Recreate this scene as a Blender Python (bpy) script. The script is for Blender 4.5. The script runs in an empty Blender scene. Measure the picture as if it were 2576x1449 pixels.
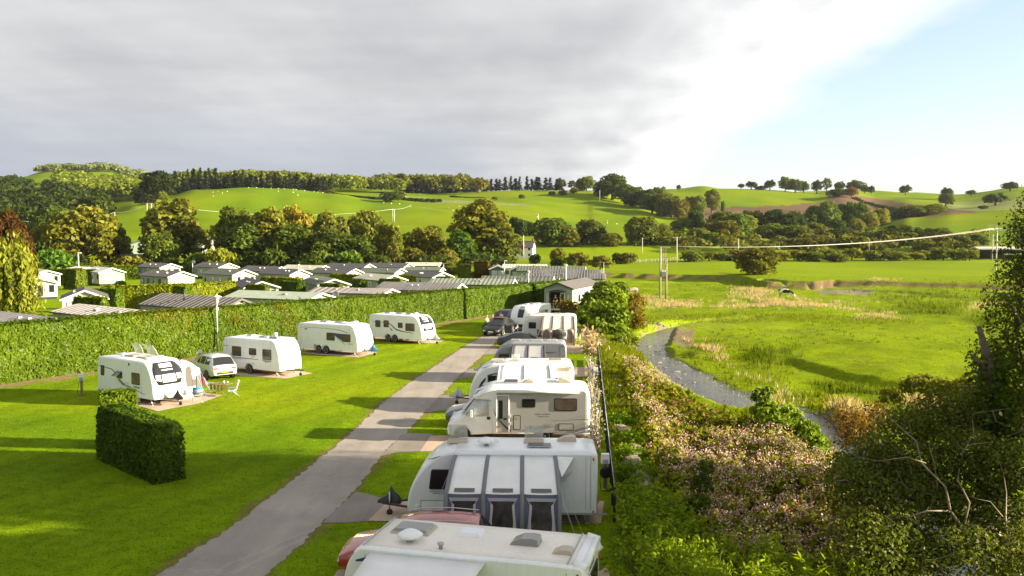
import bpy, bmesh, math, random
import numpy as np
from mathutils import Vector, Matrix, Euler
rad = math.radians
scn = bpy.context.scene
COL = scn.collection

# ------------------------------------------------------------------ camera, sky, sun, exposure
CAMH, FPX, PW, PH, YH = 10.2, 2200.0, 2576.0, 1449.0, 590.0
PITCH = math.atan((PH / 2 - YH) / FPX)
camd = bpy.data.cameras.new('camera')
cam = bpy.data.objects.new('camera', camd)
COL.objects.link(cam)
cam.location = (0, 0, CAMH)
cam.rotation_euler = (rad(90) - PITCH, 0, 0)
camd.sensor_width = 36.0
camd.lens = 36.0 * FPX / PW
camd.clip_start = 0.1
camd.clip_end = 8000
scn.camera = cam

SUN_EL, SUN_AZ = rad(15.8), rad(96.2)          # azimuth clockwise from +Y (the view direction)
SUN_DIR = Vector((math.sin(SUN_AZ) * math.cos(SUN_EL), math.cos(SUN_AZ) * math.cos(SUN_EL), math.sin(SUN_EL)))
sl = bpy.data.lights.new('sun', 'SUN')
sl.energy = 5.0
sl.angle = rad(0.53)
sl.color = (1.0, 0.87, 0.63)
sun = bpy.data.objects.new('sun', sl)
COL.objects.link(sun)
sun.location = (60, -10, 40)
sun.rotation_euler = (-SUN_DIR).to_track_quat('-Z', 'Y').to_euler()

world = bpy.data.worlds.new('World')
scn.world = world
world.use_nodes = True
scn.view_settings.view_transform = 'Standard'
scn.view_settings.look = 'None'
scn.view_settings.exposure = 2.0
scn.view_settings.gamma = 1.0
scn.view_settings.use_curve_mapping = False
scn.cycles.use_denoising = True
scn.cycles.max_bounces = 6
scn.cycles.diffuse_bounces = 3
scn.cycles.glossy_bounces = 3
scn.cycles.transmission_bounces = 4
scn.cycles.transparent_max_bounces = 8
scn.cycles.sample_clamp_indirect = 8.0
scn.cycles.use_adaptive_sampling = True


class NT:
    """small node-tree writer"""
    def __init__(s, tree):
        s.t = tree; s.n = tree.nodes; s.l = tree.links
    def add(s, typ, **kw):
        n = s.n.new(typ)
        for k, v in kw.items():
            if k.startswith('i_'):
                key = k[2:]
                n.inputs[int(key) if key.isdigit() else key].default_value = v
            else:
                setattr(n, k, v)
        return n
    def link(s, a, b):
        s.l.new(a, b)
    def math(s, op, a, b=None, clamp=False):
        n = s.add('ShaderNodeMath', operation=op, use_clamp=clamp)
        for i, v in enumerate((a, b)):
            if v is None: continue
            if isinstance(v, (int, float)): n.inputs[i].default_value = v
            else: s.link(v, n.inputs[i])
        return n.outputs[0]
    def mix(s, f, a, b, blend='MIX'):
        n = s.add('ShaderNodeMix', data_type='RGBA', blend_type=blend, clamp_factor=True)
        for i, v in ((0, f), (6, a), (7, b)):
            if isinstance(v, (int, float)): n.inputs[i].default_value = v
            elif isinstance(v, tuple): n.inputs[i].default_value = v if len(v) == 4 else (*v, 1)
            else: s.link(v, n.inputs[i])
        return n.outputs[2]
    def ramp(s, f, stops):
        n = s.add('ShaderNodeValToRGB')
        e = n.color_ramp.elements
        while len(e) > 1: e.remove(e[-1])
        e[0].position = stops[0][0]; e[0].color = c4(stops[0][1])
        for p, c in stops[1:]:
            k = e.new(p); k.color = c4(c)
        s.link(f, n.inputs[0])
        return n.outputs[0]
    def noise(s, vec, scale, detail=3, rough=0.5, dim='3D'):
        n = s.add('ShaderNodeTexNoise', noise_dimensions=dim)
        n.inputs['Scale'].default_value = scale
        n.inputs['Detail'].default_value = detail
        n.inputs['Roughness'].default_value = rough
        if vec is not None: s.link(vec, n.inputs['Vector'])
        return n.outputs[0]


def c4(c):
    if isinstance(c, (int, float)): return (c, c, c, 1)
    return (*c, 1) if len(c) == 3 else tuple(c)


def build_sky():
    t = NT(world.node_tree)
    for n in list(t.n): t.n.remove(n)
    out = t.add('ShaderNodeOutputWorld')
    tc = t.add('ShaderNodeTexCoord')
    D = tc.outputs['Generated']
    sep = t.add('ShaderNodeSeparateXYZ'); t.link(D, sep.inputs[0])
    X, Y, Z = sep.outputs
    zc = t.math('ADD', t.math('MAXIMUM', Z, 0.0), 0.08)
    px = t.math('DIVIDE', X, zc); py = t.math('DIVIDE', Y, zc)
    comb = t.add('ShaderNodeCombineXYZ'); t.link(px, comb.inputs[0]); t.link(py, comb.inputs[1])
    P = comb.outputs[0]
    mp = t.add('ShaderNodeMapping'); mp.inputs['Scale'].default_value = (1.0, 0.55, 1); t.link(P, mp.inputs[0])
    mp2 = t.add('ShaderNodeMapping'); mp2.inputs['Scale'].default_value = (0.55, 1.5, 1); mp2.inputs['Rotation'].default_value = (0, 0, 0.25)
    t.link(P, mp2.inputs[0])
    n1 = t.noise(mp.outputs[0], 1.1, 6, 0.55)
    n2 = t.noise(mp2.outputs[0], 0.9, 5, 0.52)
    n3 = t.noise(mp.outputs[0], 4.5, 5, 0.6)
    # edge of the cloud deck: a line in the cloud plane, broken up by noise
    e = t.math('ADD', px, t.math('MULTIPLY', t.math('SUBTRACT', n1, 0.5), 1.0))
    e = t.math('ADD', e, t.math('MULTIPLY', t.math('SUBTRACT', n3, 0.5), 0.35))
    deck = t.add('ShaderNodeMapRange', interpolation_type='SMOOTHSTEP'); deck.inputs[1].default_value = 1.56; deck.inputs[2].default_value = 1.10
    t.link(e, deck.inputs[0])
    # thin the deck edge out towards the horizon
    glow = t.add('ShaderNodeMapRange', interpolation_type='SMOOTHSTEP'); glow.inputs[1].default_value = 0.05; glow.inputs[2].default_value = 1.3
    t.link(t.math('ADD', px, t.math('MULTIPLY', t.math('SUBTRACT', n1, 0.5), 0.9)), glow.inputs[0])
    tex = t.math('ADD', t.math('MULTIPLY', n1, 0.6), t.math('MULTIPLY', n2, 0.4))
    grey = t.ramp(tex, [(0.28, (0.115, 0.118, 0.125)), (0.48, (0.160, 0.162, 0.167)), (0.72, (0.225, 0.225, 0.224))])
    white = t.ramp(n3, [(0.25, (0.235, 0.236, 0.238)), (0.65, (0.33, 0.33, 0.328))])
    cloud = t.mix(glow.outputs[0], grey, white)
    # blue-grey rain cloud low on the far side of the deck
    low = t.add('ShaderNodeMapRange', interpolation_type='SMOOTHSTEP'); low.inputs[1].default_value = 0.16; low.inputs[2].default_value = 0.06
    t.link(Z, low.inputs[0])
    azl = t.add('ShaderNodeMapRange', interpolation_type='SMOOTHSTEP'); azl.inputs[1].default_value = 0.1; azl.inputs[2].default_value = -0.45
    t.link(px, azl.inputs[0])
    cloud = t.mix(t.math('MULTIPLY', t.math('MULTIPLY', low.outputs[0], azl.outputs[0]), 0.75), cloud, (0.112, 0.125, 0.150))
    sky = t.add('ShaderNodeTexSky', sky_type='NISHITA')
    sky.sun_disc = False; sky.sun_elevation = SUN_EL; sky.sun_rotation = SUN_AZ
    sky.air_density = 1.0; sky.dust_density = 0.6; sky.ozone_density = 1.0
    hz = t.add('ShaderNodeMapRange', interpolation_type='SMOOTHSTEP'); hz.inputs[1].default_value = 0.15; hz.inputs[2].default_value = 0.0; hz.inputs[4].default_value = 0.55
    t.link(Z, hz.inputs[0])
    skyc = t.mix(t.math('ADD', t.math('MULTIPLY', hz.outputs[0], 0.85), 0.30), sky.outputs[0], (3.7, 4.0, 4.15))      # pale mist low over the hills
    bgs = t.add('ShaderNodeBackground'); bgs.inputs[1].default_value = 0.060
    t.link(skyc, bgs.inputs[0])
    bgc = t.add('ShaderNodeBackground'); bgc.inputs[1].default_value = 1.0
    t.link(cloud, bgc.inputs[0])
    mx = t.add('ShaderNodeMixShader')
    t.link(deck.outputs[0], mx.inputs[0]); t.link(bgs.outputs[0], mx.inputs[1]); t.link(bgc.outputs[0], mx.inputs[2])
    t.link(mx.outputs[0], out.inputs[0])
build_sky()

# ------------------------------------------------------------------ measuring helpers
CP, SP = math.cos(PITCH), math.sin(PITCH)


def ray(x, y):
    u = (x - PW / 2) / FPX; v = (PH / 2 - y) / FPX
    return (u, CP + v * SP, -SP + v * CP)


def G(x, y, z=0.0):
    """ground point (world) seen at that picture measure, on the level z"""
    d = ray(x, y); t = (z - CAMH) / d[2]
    return Vector((d[0] * t, d[1] * t, z))


def ZD(y, Y):
    """height of a point seen at picture row y at distance Y"""
    d = ray(PW / 2, y)
    return CAMH + d[2] / d[1] * Y


def XD(x, y, Y):
    d = ray(x, y)
    return d[0] / d[1] * Y


# ------------------------------------------------------------------ materials
MATS = {}


def mat(name, col, rough=0.5, metal=0.0, var=0.0, scale=3.0, bump=0.0, bscale=40.0, spec=0.5, emit=None, alpha=1.0, trans=0.0, coat=0.0, dirt=0.0):
    if name in MATS: return MATS[name]
    m = bpy.data.materials.new(name); m.use_nodes = True
    t = NT(m.node_tree)
    b = t.n['Principled BSDF']
    b.inputs['Roughness'].default_value = rough
    b.inputs['Metallic'].default_value = metal
    b.inputs['Specular IOR Level'].default_value = spec
    b.inputs['Coat Weight'].default_value = coat
    b.inputs['Transmission Weight'].default_value = trans
    b.inputs['Alpha'].default_value = alpha
    b.inputs['Base Color'].default_value = c4(col)
    tc = None
    if var or bump or dirt:
        tc = t.add('ShaderNodeTexCoord').outputs['Object']
    if var:
        n = t.noise(tc, scale, 4, 0.6)
        lo = tuple(max(0, c * (1 - var)) for c in c4(col)[:3]); hi = tuple(min(1, c * (1 + var)) for c in c4(col)[:3])
        colr = t.ramp(n, [(0.3, lo), (0.7, hi)])
        if dirt:
            mp = t.add('ShaderNodeMapping'); mp.inputs['Scale'].default_value = (6, 6, 0.6); t.link(tc, mp.inputs[0])
            n2 = t.noise(mp.outputs[0], 1.6, 5, 0.65)
            f = t.ramp(n2, [(0.48, 0.0), (0.8, dirt)])
            colr = t.mix(f, colr, tuple(c * 0.45 for c in (0.75, 0.72, 0.6)))
        t.link(colr, b.inputs['Base Color'])
    if bump:
        n = t.noise(tc, bscale, 4, 0.6)
        bn = t.add('ShaderNodeBump'); bn.inputs['Strength'].default_value = bump; bn.inputs['Distance'].default_value = 0.02
        t.link(n, bn.inputs['Height']); t.link(bn.outputs[0], b.inputs['Normal'])
    if emit:
        b.inputs['Emission Color'].default_value = c4(emit); b.inputs['Emission Strength'].default_value = 1.0
    MATS[name] = m
    return m


def leafmat(name, dark, light, trans=0.35, objcol=True, rough=0.55):
    """leaves: base colour runs from dark to light with each leaf's own random value; the object colour tints it"""
    if name in MATS: return MATS[name]
    m = bpy.data.materials.new(name); m.use_nodes = True
    t = NT(m.node_tree)
    for n in list(t.n): t.n.remove(n)
    out = t.add('ShaderNodeOutputMaterial')
    at = t.add('ShaderNodeAttribute', attribute_name='rnd')
    col = t.ramp(at.outputs['Fac'], [(0.0, dark), (1.0, light)])
    if objcol:
        oi = t.add('ShaderNodeObjectInfo')
        col = t.mix(1.0, col, oi.outputs['Color'], 'MULTIPLY')
    b = t.add('ShaderNodeBsdfPrincipled'); b.inputs['Roughness'].default_value = rough; b.inputs['Specular IOR Level'].default_value = 0.10
    t.link(col, b.inputs['Base Color'])
    tr = t.add('ShaderNodeBsdfTranslucent')
    t.link(t.mix(1.0, col, (1.15, 1.1, 0.35), 'MULTIPLY'), tr.inputs[0])
    mx = t.add('ShaderNodeMixShader'); mx.inputs[0].default_value = trans
    t.link(b.outputs[0], mx.inputs[1]); t.link(tr.outputs[0], mx.inputs[2])
    t.link(mx.outputs[0], out.inputs[0])
    MATS[name] = m
    return m


# ------------------------------------------------------------------ mesh helpers
def link(o):
    COL.objects.link(o); return o


def fastmesh(name, v, f, m=None, rnd=None, smooth=False, tint=None):
    """numpy mesh: v (n,3), f (k,3|4)"""
    v = np.asarray(v, np.float32); f = np.asarray(f, np.int32)
    me = bpy.data.meshes.new(name)
    k = f.shape[1]
    me.vertices.add(len(v)); me.vertices.foreach_set('co', v.ravel())
    me.loops.add(f.size); me.loops.foreach_set('vertex_index', f.ravel())
    me.polygons.add(len(f))
    me.polygons.foreach_set('loop_start', np.arange(0, f.size, k, dtype=np.int32))
    if smooth: me.polygons.foreach_set('use_smooth', np.ones(len(f), bool))
    me.update(calc_edges=True)
    if rnd is not None:
        a = me.attributes.new('rnd', 'FLOAT', 'POINT'); a.data.foreach_set('value', np.asarray(rnd, np.float32))
    if tint is not None:
        a = me.attributes.new('tint', 'FLOAT_COLOR', 'POINT')
        c = np.ones((len(v), 4), np.float32); c[:, :3] = tint
        a.data.foreach_set('color', c.ravel())
    if m is not None: me.materials.append(m)
    return me


class MB:
    """collects simple solids, builds ONE mesh object"""
    def __init__(s): s.v = []; s.f = []; s.sm = []
    def addv(s, pts):
        i = len(s.v); s.v += [tuple(p) for p in pts]; return i
    def face(s, idx, smooth=False): s.f.append(tuple(idx)); s.sm.append(smooth)
    def poly(s, pts):
        i = s.addv(pts); s.face(range(i, i + len(pts))); return s
    def box(s, c, d, rz=0.0, taper=1.0):
        hx, hy, hz = d[0] / 2, d[1] / 2, d[2] / 2
        cs, sn = math.cos(rz), math.sin(rz)
        P = []
        for z, k in ((-hz, 1.0), (hz, taper)):
            for x, y in ((-hx, -hy), (hx, -hy), (hx, hy), (-hx, hy)):
                x *= k; y *= k
                P.append((c[0] + x * cs - y * sn, c[1] + x * sn + y * cs, c[2] + z))
        i = s.addv(P)
        for q in ((3, 2, 1, 0), (4, 5, 6, 7), (0, 1, 5, 4), (1, 2, 6, 5), (2, 3, 7, 6), (3, 0, 4, 7)):
            s.face([i + k for k in q])
        return s
    def prism(s, prof, y0, y1, axis='y'):
        """closed outline prof [(a,b)] swept along an axis; y: (a,y,b), x: (x,a,b), z: (a,b,z)"""
        def P(a, b, w): return (a, w, b) if axis == 'y' else ((w, a, b) if axis == 'x' else (a, b, w))
        n = len(prof)
        i = s.addv([P(a, b, y0) for a, b in prof] + [P(a, b, y1) for a, b in prof])
        s.face([i + k for k in range(n)]); s.face([i + n + k for k in range(n - 1, -1, -1)])
        for k in range(n):
            j = (k + 1) % n
            s.face([i + k, i + n + k, i + n + j, i + j])
        return s
    def tube(s, pts, r, n=6, cap=True):
        pts = [Vector(p) for p in pts]
        rs = r if isinstance(r, (list, tuple)) else [r] * len(pts)
        base = None; rings = []
        for k, p in enumerate(pts):
            d = (pts[min(k + 1, len(pts) - 1)] - pts[max(k - 1, 0)])
            if d.length < 1e-9: d = Vector((0, 0, 1))
            d.normalize()
            a = Vector((0, 0, 1)) if abs(d.z) < 0.95 else Vector((1, 0, 0))
            u = d.cross(a).normalized(); w = d.cross(u).normalized()
            rings.append(s.addv([p + (u * math.cos(t) + w * math.sin(t)) * rs[k] for t in [2 * math.pi * q / n for q in range(n)]]))
        for k in range(len(rings) - 1):
            for q in range(n):
                q2 = (q + 1) % n
                s.face((rings[k] + q, rings[k] + q2, rings[k + 1] + q2, rings[k + 1] + q), True)
        if cap:
            s.face([rings[0] + q for q in range(n - 1, -1, -1)]); s.face([rings[-1] + q for q in range(n)])
        return s
    def lathe(s, prof, c=(0, 0, 0), n=16, axis='z'):
        """prof [(r, h)]"""
        rings = []
        for r, h in prof:
            P = []
            for q in range(n):
                t = 2 * math.pi * q / n
                a, b = r * math.cos(t), r * math.sin(t)
                P.append({'z': (c[0] + a, c[1] + b, c[2] + h), 'y': (c[0] + a, c[1] + h, c[2] + b), 'x': (c[0] + h, c[1] + a, c[2] + b)}[axis])
            rings.append(s.addv(P))
        for k in range(len(rings) - 1):
            for q in range(n):
                q2 = (q + 1) % n
                s.face((rings[k] + q, rings[k] + q2, rings[k + 1] + q2, rings[k + 1] + q), True)
        s.face([rings[0] + q for q in range(n - 1, -1, -1)]); s.face([rings[-1] + q for q in range(n)])
        return s
    def rrect(s, c, w, h, r, th, axis='y', sign=1, n=4, skew=0.0):
        """rounded slab standing in the plane of an axis, th proud along sign"""
        pts = []
        for cx, cz, a0 in ((w / 2 - r, h / 2 - r, 0), (-w / 2 + r, h / 2 - r, 90), (-w / 2 + r, -h / 2 + r, 180), (w / 2 - r, -h / 2 + r, 270)):
            for k in range(n + 1):
                a = rad(a0 + 90 * k / n)
                x = cx + r * math.cos(a); z = cz + r * math.sin(a)
                pts.append((x + skew * z, z))
        if axis == 'y': s.prism([(c[0] + a, c[2] + b) for a, b in pts], c[1], c[1] + sign * th, 'y')
        elif axis == 'x': s.prism([(c[1] + a, c[2] + b) for a, b in pts], c[0], c[0] + sign * th, 'x')
        else: s.prism([(c[0] + a, c[1] + b) for a, b in pts], c[2], c[2] + sign * th, 'z')
        return s
    def grid(s, rows, smooth=True, thick=None):
        """rows of points -> sheet; thick = offset vector for a second side"""
        n = len(rows[0]); idx = [s.addv(r) for r in rows]
        for k in range(len(rows) - 1):
            for q in range(n - 1):
                s.face((idx[k] + q, idx[k] + q + 1, idx[k + 1] + q + 1, idx[k + 1] + q), smooth)
        if thick is not None:
            t = Vector(thick)
            id2 = [s.addv([Vector(p) + t for p in r]) for r in rows]
            for k in range(len(rows) - 1):
                for q in range(n - 1):
                    s.face((id2[k] + q, id2[k + 1] + q, id2[k + 1] + q + 1, id2[k] + q + 1), smooth)
            for q in range(n - 1):
                s.face((idx[0] + q, id2[0] + q, id2[0] + q + 1, idx[0] + q + 1)); s.face((idx[-1] + q, idx[-1] + q + 1, id2[-1] + q + 1, id2[-1] + q))
            for k in range(len(rows) - 1):
                s.face((idx[k], idx[k + 1], id2[k + 1], id2[k])); s.face((idx[k] + n - 1, id2[k] + n - 1, id2[k + 1] + n - 1, idx[k + 1] + n - 1))
        return s
    def build(s, name, m, parent=None, smooth=None):
        me = bpy.data.meshes.new(name)
        me.from_pydata(s.v, [], s.f)
        me.polygons.foreach_set('use_smooth', s.sm if smooth is None else [smooth] * len(s.f))
        if m is not None: me.materials.append(m)
        me.update()
        bm = bmesh.new(); bm.from_mesh(me); bmesh.ops.recalc_face_normals(bm, faces=bm.faces[:]); bm.to_mesh(me); bm.free()
        o = bpy.data.objects.new(name, me); link(o)
        if parent is not None: o.parent = parent
        return o


def thing(name, label, cat, loc=(0, 0, 0), rz=0.0, group=None, scale=None):
    o = bpy.data.objects.new(name, None); link(o)
    o.empty_display_size = 0.2
    o.location = loc; o.rotation_euler = (0, 0, rz)
    if scale: o.scale = scale
    o['label'] = label; o['category'] = cat
    if group: o['group'] = group
    return o


def tag(o, label, cat, group=None):
    o['label'] = label; o['category'] = cat
    if group: o['group'] = group
    return o


def part(name, me, parent, color=None):
    o = bpy.data.objects.new(name, me); link(o); o.parent = parent
    if color: o.color = c4(color)
    return o


def dup(root, loc, rz, label, group=None, scale=None):
    r = root.copy(); link(r); r.location = loc; r.rotation_euler = (0, 0, rz); r['label'] = label
    if scale: r.scale = scale
    if group: r['group'] = group
    for ch in list(root.children):
        c = ch.copy(); link(c); c.parent = r
        for g in list(ch.children):
            d = g.copy(); link(d); d.parent = c
    return r


def text(s, size, m, parent, loc, rot, name='lettering', extrude=0.003, shear=0.0):
    cu = bpy.data.curves.new(name, 'FONT'); cu.body = s; cu.size = size; cu.extrude = extrude; cu.shear = shear
    cu.align_x = 'CENTER'; cu.align_y = 'CENTER'
    cu.materials.append(m)
    t = bpy.data.objects.new(name, cu); link(t)
    me = bpy.data.meshes.new_from_object(t.evaluated_get(bpy.context.evaluated_depsgraph_get()))
    bpy.data.objects.remove(t)
    o = bpy.data.objects.new(name, me); link(o); o.parent = parent; o.location = loc; o.rotation_euler = rot
    return o


def boxes(name, lst, m, parent):
    for c, d in lst: MB().box(c, d).build(name, m, parent)


def sstep(a, b, x):
    t = np.clip((x - a) / (b - a), 0, 1); return t * t * (3 - 2 * t)


def vnoise(x, y, seed=0, octaves=3):
    """smooth value noise on arrays, about -1..1"""
    out = 0; amp = 1.0
    for o in range(octaves):
        xi = np.floor(x).astype(np.int64); yi = np.floor(y).astype(np.int64)
        fx = x - xi; fy = y - yi; fx = fx * fx * (3 - 2 * fx); fy = fy * fy * (3 - 2 * fy)
        def h(a, b):
            n = (a * 374761393 + b * 668265263 + (seed + o) * 1442695041) & 0x7fffffff
            n = ((n ^ (n >> 13)) * 1274126177) & 0x7fffffff
            return ((n ^ (n >> 16)) & 0xffff) / 32767.5 - 1
        v = (h(xi, yi) * (1 - fx) + h(xi + 1, yi) * fx) * (1 - fy) + (h(xi, yi + 1) * (1 - fx) + h(xi + 1, yi + 1) * fx) * fy
        out = out + v * amp; amp *= 0.5; x = x * 2.03 + 11.7; y = y * 2.03 + 5.3
    return out


def polydist(px, py, pts):
    """distance to an open polyline, and the run along it"""
    best = np.full(np.shape(px), 1e9); run = np.zeros(np.shape(px)); acc = 0.0
    for (ax, ay), (bx, by) in zip(pts[:-1], pts[1:]):
        dx, dy = bx - ax, by - ay; L2 = dx * dx + dy * dy; L = math.sqrt(L2)
        t = np.clip(((px - ax) * dx + (py - ay) * dy) / L2, 0, 1)
        d = np.hypot(px - ax - t * dx, py - ay - t * dy)
        k = d < best
        best = np.where(k, d, best); run = np.where(k, acc + t * L, run)
        acc += L
    return best, run


def inpoly(px, py, poly):
    c = np.zeros(np.shape(px), bool); n = len(poly)
    for i in range(n):
        x1, y1 = poly[i]; x2, y2 = poly[(i + 1) % n]
        if y1 == y2: continue
        k = ((y1 > py) != (y2 > py)) & (px < (x2 - x1) * (py - y1) / (y2 - y1) + x1)
        c ^= k
    return c

# ------------------------------------------------------------------ lie of the land
FX0, FY0, FSL = 3.8, 32.5, 0.0837                 # fence line along the pitches: x = FX0 + (y-FY0)*FSL


def fence_x(Y): return FX0 + (Y - FY0) * FSL


ZF, ZW = -1.2, -1.8                                # flood plain and water level
bank_px = [(1535, 693), (1700, 697), (1850, 702), (1930, 716), (2033, 719), (2100, 712), (2300, 716), (2576, 722), (3000, 728)]
BANK = [G(x, y, -0.6) for x, y in bank_px]
riv_px = [(1900, 806), (1800, 812), (1735, 819), (1668, 836), (1636, 862), (1632, 890), (1668, 915), (1712, 941), (1772, 977), (1830, 1010), (1885, 1032), (1960, 1043), (2029, 1057), (2075, 1098), (2112, 1137), (2165, 1185), (2235, 1250), (2330, 1310), (2440, 1420), (2560, 1580), (2700, 1750)]
RIV = [tuple(G(x, y, ZW)[:2]) for x, y in riv_px]
up_px = [(2500, 760), (2300, 745), (2150, 736), (2040, 731), (1975, 729), (1920, 724)]
RIVU = [tuple(G(x, y, ZW)[:2]) for x, y in up_px]


def smooth_path(pts, n=6):
    out = []
    P = [np.array(p, float) for p in pts]
    for i in range(len(P) - 1):
        a, b, c, d = P[max(i - 1, 0)], P[i], P[i + 1], P[min(i + 2, len(P) - 1)]
        for k in range(n):
            t = k / n
            out.append(tuple(0.5 * ((2 * b) + (c - a) * t + (2 * a - 5 * b + 4 * c - d) * t * t + (3 * b - a - 3 * c + d) * t ** 3)))
    out.append(tuple(P[-1])); return out


TERR = [tuple(G(x, y, -1.2)[:2]) for x, y in ((1760, 884), (1880, 884), (1990, 893), (2090, 922), (2200, 946), (2330, 970), (2450, 1000), (2600, 1060))]
RIV = smooth_path(RIV, 4); RIVU = smooth_path(RIVU, 3)

# ridge table: for each bearing (picture column) rows of (distance, picture row) read off the hills
HILL = {
    -900: [(420, 610), (600, 540), (900, 462), (1300, 440), (2200, 470)],
    -300: [(420, 612), (600, 540), (900, 462), (1300, 440), (2200, 470)],
    0: [(420, 612), (600, 545), (900, 472), (1300, 452), (2200, 480)],
    150: [(420, 612), (600, 548), (900, 475), (1500, 425), (2200, 440)],
    270: [(420, 610), (520, 545), (560, 540), (640, 548), (900, 490), (1500, 424), (2200, 440)],
    350: [(420, 610), (540, 535), (600, 517), (660, 522), (900, 490), (1500, 440), (2200, 450)],
    420: [(420, 610), (560, 530), (650, 494), (720, 502), (900, 482), (1300, 458), (2200, 470)],
    500: [(420, 610), (560, 538), (670, 476), (730, 482), (900, 470), (1200, 455), (2200, 480)],
    620: [(420, 610), (560, 545), (690, 467), (740, 474), (900, 468), (1200, 456), (2200, 480)],
    720: [(420, 610), (560, 553), (700, 470), (760, 476), (900, 470), (1200, 460), (2200, 480)],
    830: [(420, 610), (560, 558), (700, 481), (780, 484), (900, 478), (1200, 467), (2200, 490)],
    960: [(420, 610), (560, 560), (700, 500), (800, 487), (900, 483), (1200, 474), (2200, 490)],
    1100: [(420, 612), (560, 560), (700, 508), (850, 487), (900, 486), (1200, 482), (2200, 500)],
    1300: [(420, 615), (560, 562), (700, 512), (850, 480), (900, 480), (1200, 484), (2200, 500)],
    1480: [(420, 615), (560, 575), (700, 528), (830, 479), (880, 481), (1200, 488), (2200, 500)],
    1600: [(420, 615), (540, 582), (660, 545), (760, 515), (1000, 489), (1200, 495), (2200, 510)],
    1690: [(420, 618), (540, 588), (650, 560), (760, 532), (850, 512), (1000, 476), (1200, 487), (2200, 510)],
    1770: [(420, 618), (560, 588), (650, 563), (760, 541), (850, 521), (1000, 467), (1200, 482), (2200, 510)],
    1810: [(420, 618), (560, 590), (680, 563), (850, 523), (1000, 472), (1200, 484), (2200, 510)],
    1900: [(420, 618), (560, 592), (700, 567), (850, 525), (1000, 473), (1200, 486), (2200, 510)],
    2040: [(420, 618), (560, 592), (700, 562), (850, 520), (1000, 487), (1200, 482), (2200, 510)],
    2120: [(420, 618), (560, 592), (700, 555), (850, 510), (1000, 480), (1200, 478), (2200, 510)],
    2200: [(420, 618), (500, 597), (600, 568), (700, 562), (850, 520), (1000, 490), (1150, 479), (2200, 510)],
    2290: [(420, 618), (480, 603), (580, 547), (640, 550), (750, 532), (900, 500), (1150, 485), (2200, 510)],
    2400: [(420, 618), (480, 602), (570, 533), (640, 536), (750, 524), (900, 502), (1100, 490), (2200, 510)],
    2576: [(420, 618), (480, 600), (570, 519), (640, 522), (750, 506), (900, 486), (1050, 468), (2200, 490)],
    2900: [(420, 618), (480, 600), (570, 510), (640, 512), (750, 500), (900, 480), (1050, 462), (2200, 480)],
    3500: [(420, 618), (480, 600), (570, 505), (640, 507), (750, 495), (900, 475), (1050, 460), (2200, 480)],
}
HC = np.array(sorted(HILL), float)
HY = np.linspace(380, 2200, 183)
HT = []
for c in sorted(HILL):
    rows = HILL[c]
    ys = [380] + [r[0] for r in rows]; zs = [0.0] + [ZD(r[1], r[0]) for r in rows]
    HT.append(np.interp(HY, ys, zs))
HT = np.array(HT)
for _ in range(3):                                  # round the knees of the profiles
    q = HT.copy(); q[:, 1:-1] = (HT[:, :-2] + 2 * HT[:, 1:-1] + HT[:, 2:]) / 4; q[:, 0] = 0; HT = q


def zhill(X, Y):
    Ys = np.maximum(Y, 1.0)
    c = np.clip(PW / 2 + FPX * X / Ys, HC[0], HC[-1] - 1e-3)
    k = np.clip(np.searchsorted(HC, c, side='right') - 1, 0, len(HC) - 2)
    f = (c - HC[k]) / (HC[k + 1] - HC[k]); f = f * f * (3 - 2 * f)
    g = np.clip((Ys - HY[0]) / (HY[1] - HY[0]), 0, len(HY) - 1.001)
    j = g.astype(int); fj = g - j
    a = HT[k, j] * (1 - fj) + HT[k, j + 1] * fj
    b = HT[k + 1, j] * (1 - fj) + HT[k + 1, j + 1] * fj
    z = a * (1 - f) + b * f
    z = z + vnoise(X / 70, Y / 70, 5, 3) * 1.2 * sstep(430, 620, Ys)
    return np.where(Y > 380, z, 0.0)


BX = np.array([b[0] for b in BANK]); BY = np.array([b[1] for b in BANK])


def zground(X, Y):
    X = np.asarray(X, float); Y = np.asarray(Y, float)
    s = X - fence_x(Y)
    k = sstep(1.0, 4.2, s + vnoise(X * 0.5, Y * 0.5, 2, 2) * 0.5)
    far = sstep(0, 1.3, Y - np.interp(X, BX, BY) - vnoise(X * 0.5, X * 0.1, 9, 3) * 0.2)
    flood = ZF + vnoise(X / 9, Y / 9, 3, 3) * 0.27 + vnoise(X / 2.2, Y / 2.2, 4, 2) * 0.05
    z = k * (1 - far) * flood
    tq, tr_ = polydist(X, Y, TERR)
    low = inpoly(X, Y, TERR + [tuple(p) for p in RIV[40:20:-1]])
    z = z - np.where(low, sstep(0, 1.3, tq + vnoise(X * 0.4, Y * 0.4, 15, 2) * 0.4), 0.0) * 0.55 * k
    z = z + far * k * (vnoise(X / 30, Y / 30, 6, 2) * 0.3 + 0.2) * sstep(0, 30, Y - np.interp(X, BX, BY))
    dm, run = polydist(X, Y, RIV); du, _ = polydist(X, Y, RIVU)
    dm = dm + 1.1 * (1 - sstep(8, 34, run))
    d = np.minimum(dm, du * 1.3 + 0.2)
    d = d + vnoise(X * 0.6, Y * 0.6, 8, 2) * 0.25
    cut = sstep(1.1, 2.5, d)
    z = np.where(k > 0.5, -2.15 + cut * (z + 2.15), z)
    return z + zhill(X, Y)


def zg(x, y):
    return float(zground(np.array([x]), np.array([y]))[0])


def P3(x, Y, y=None):
    """ground point at picture column x and distance Y"""
    X = (x - PW / 2) / FPX * Y
    return Vector((X, Y, zg(X, Y)))


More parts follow.
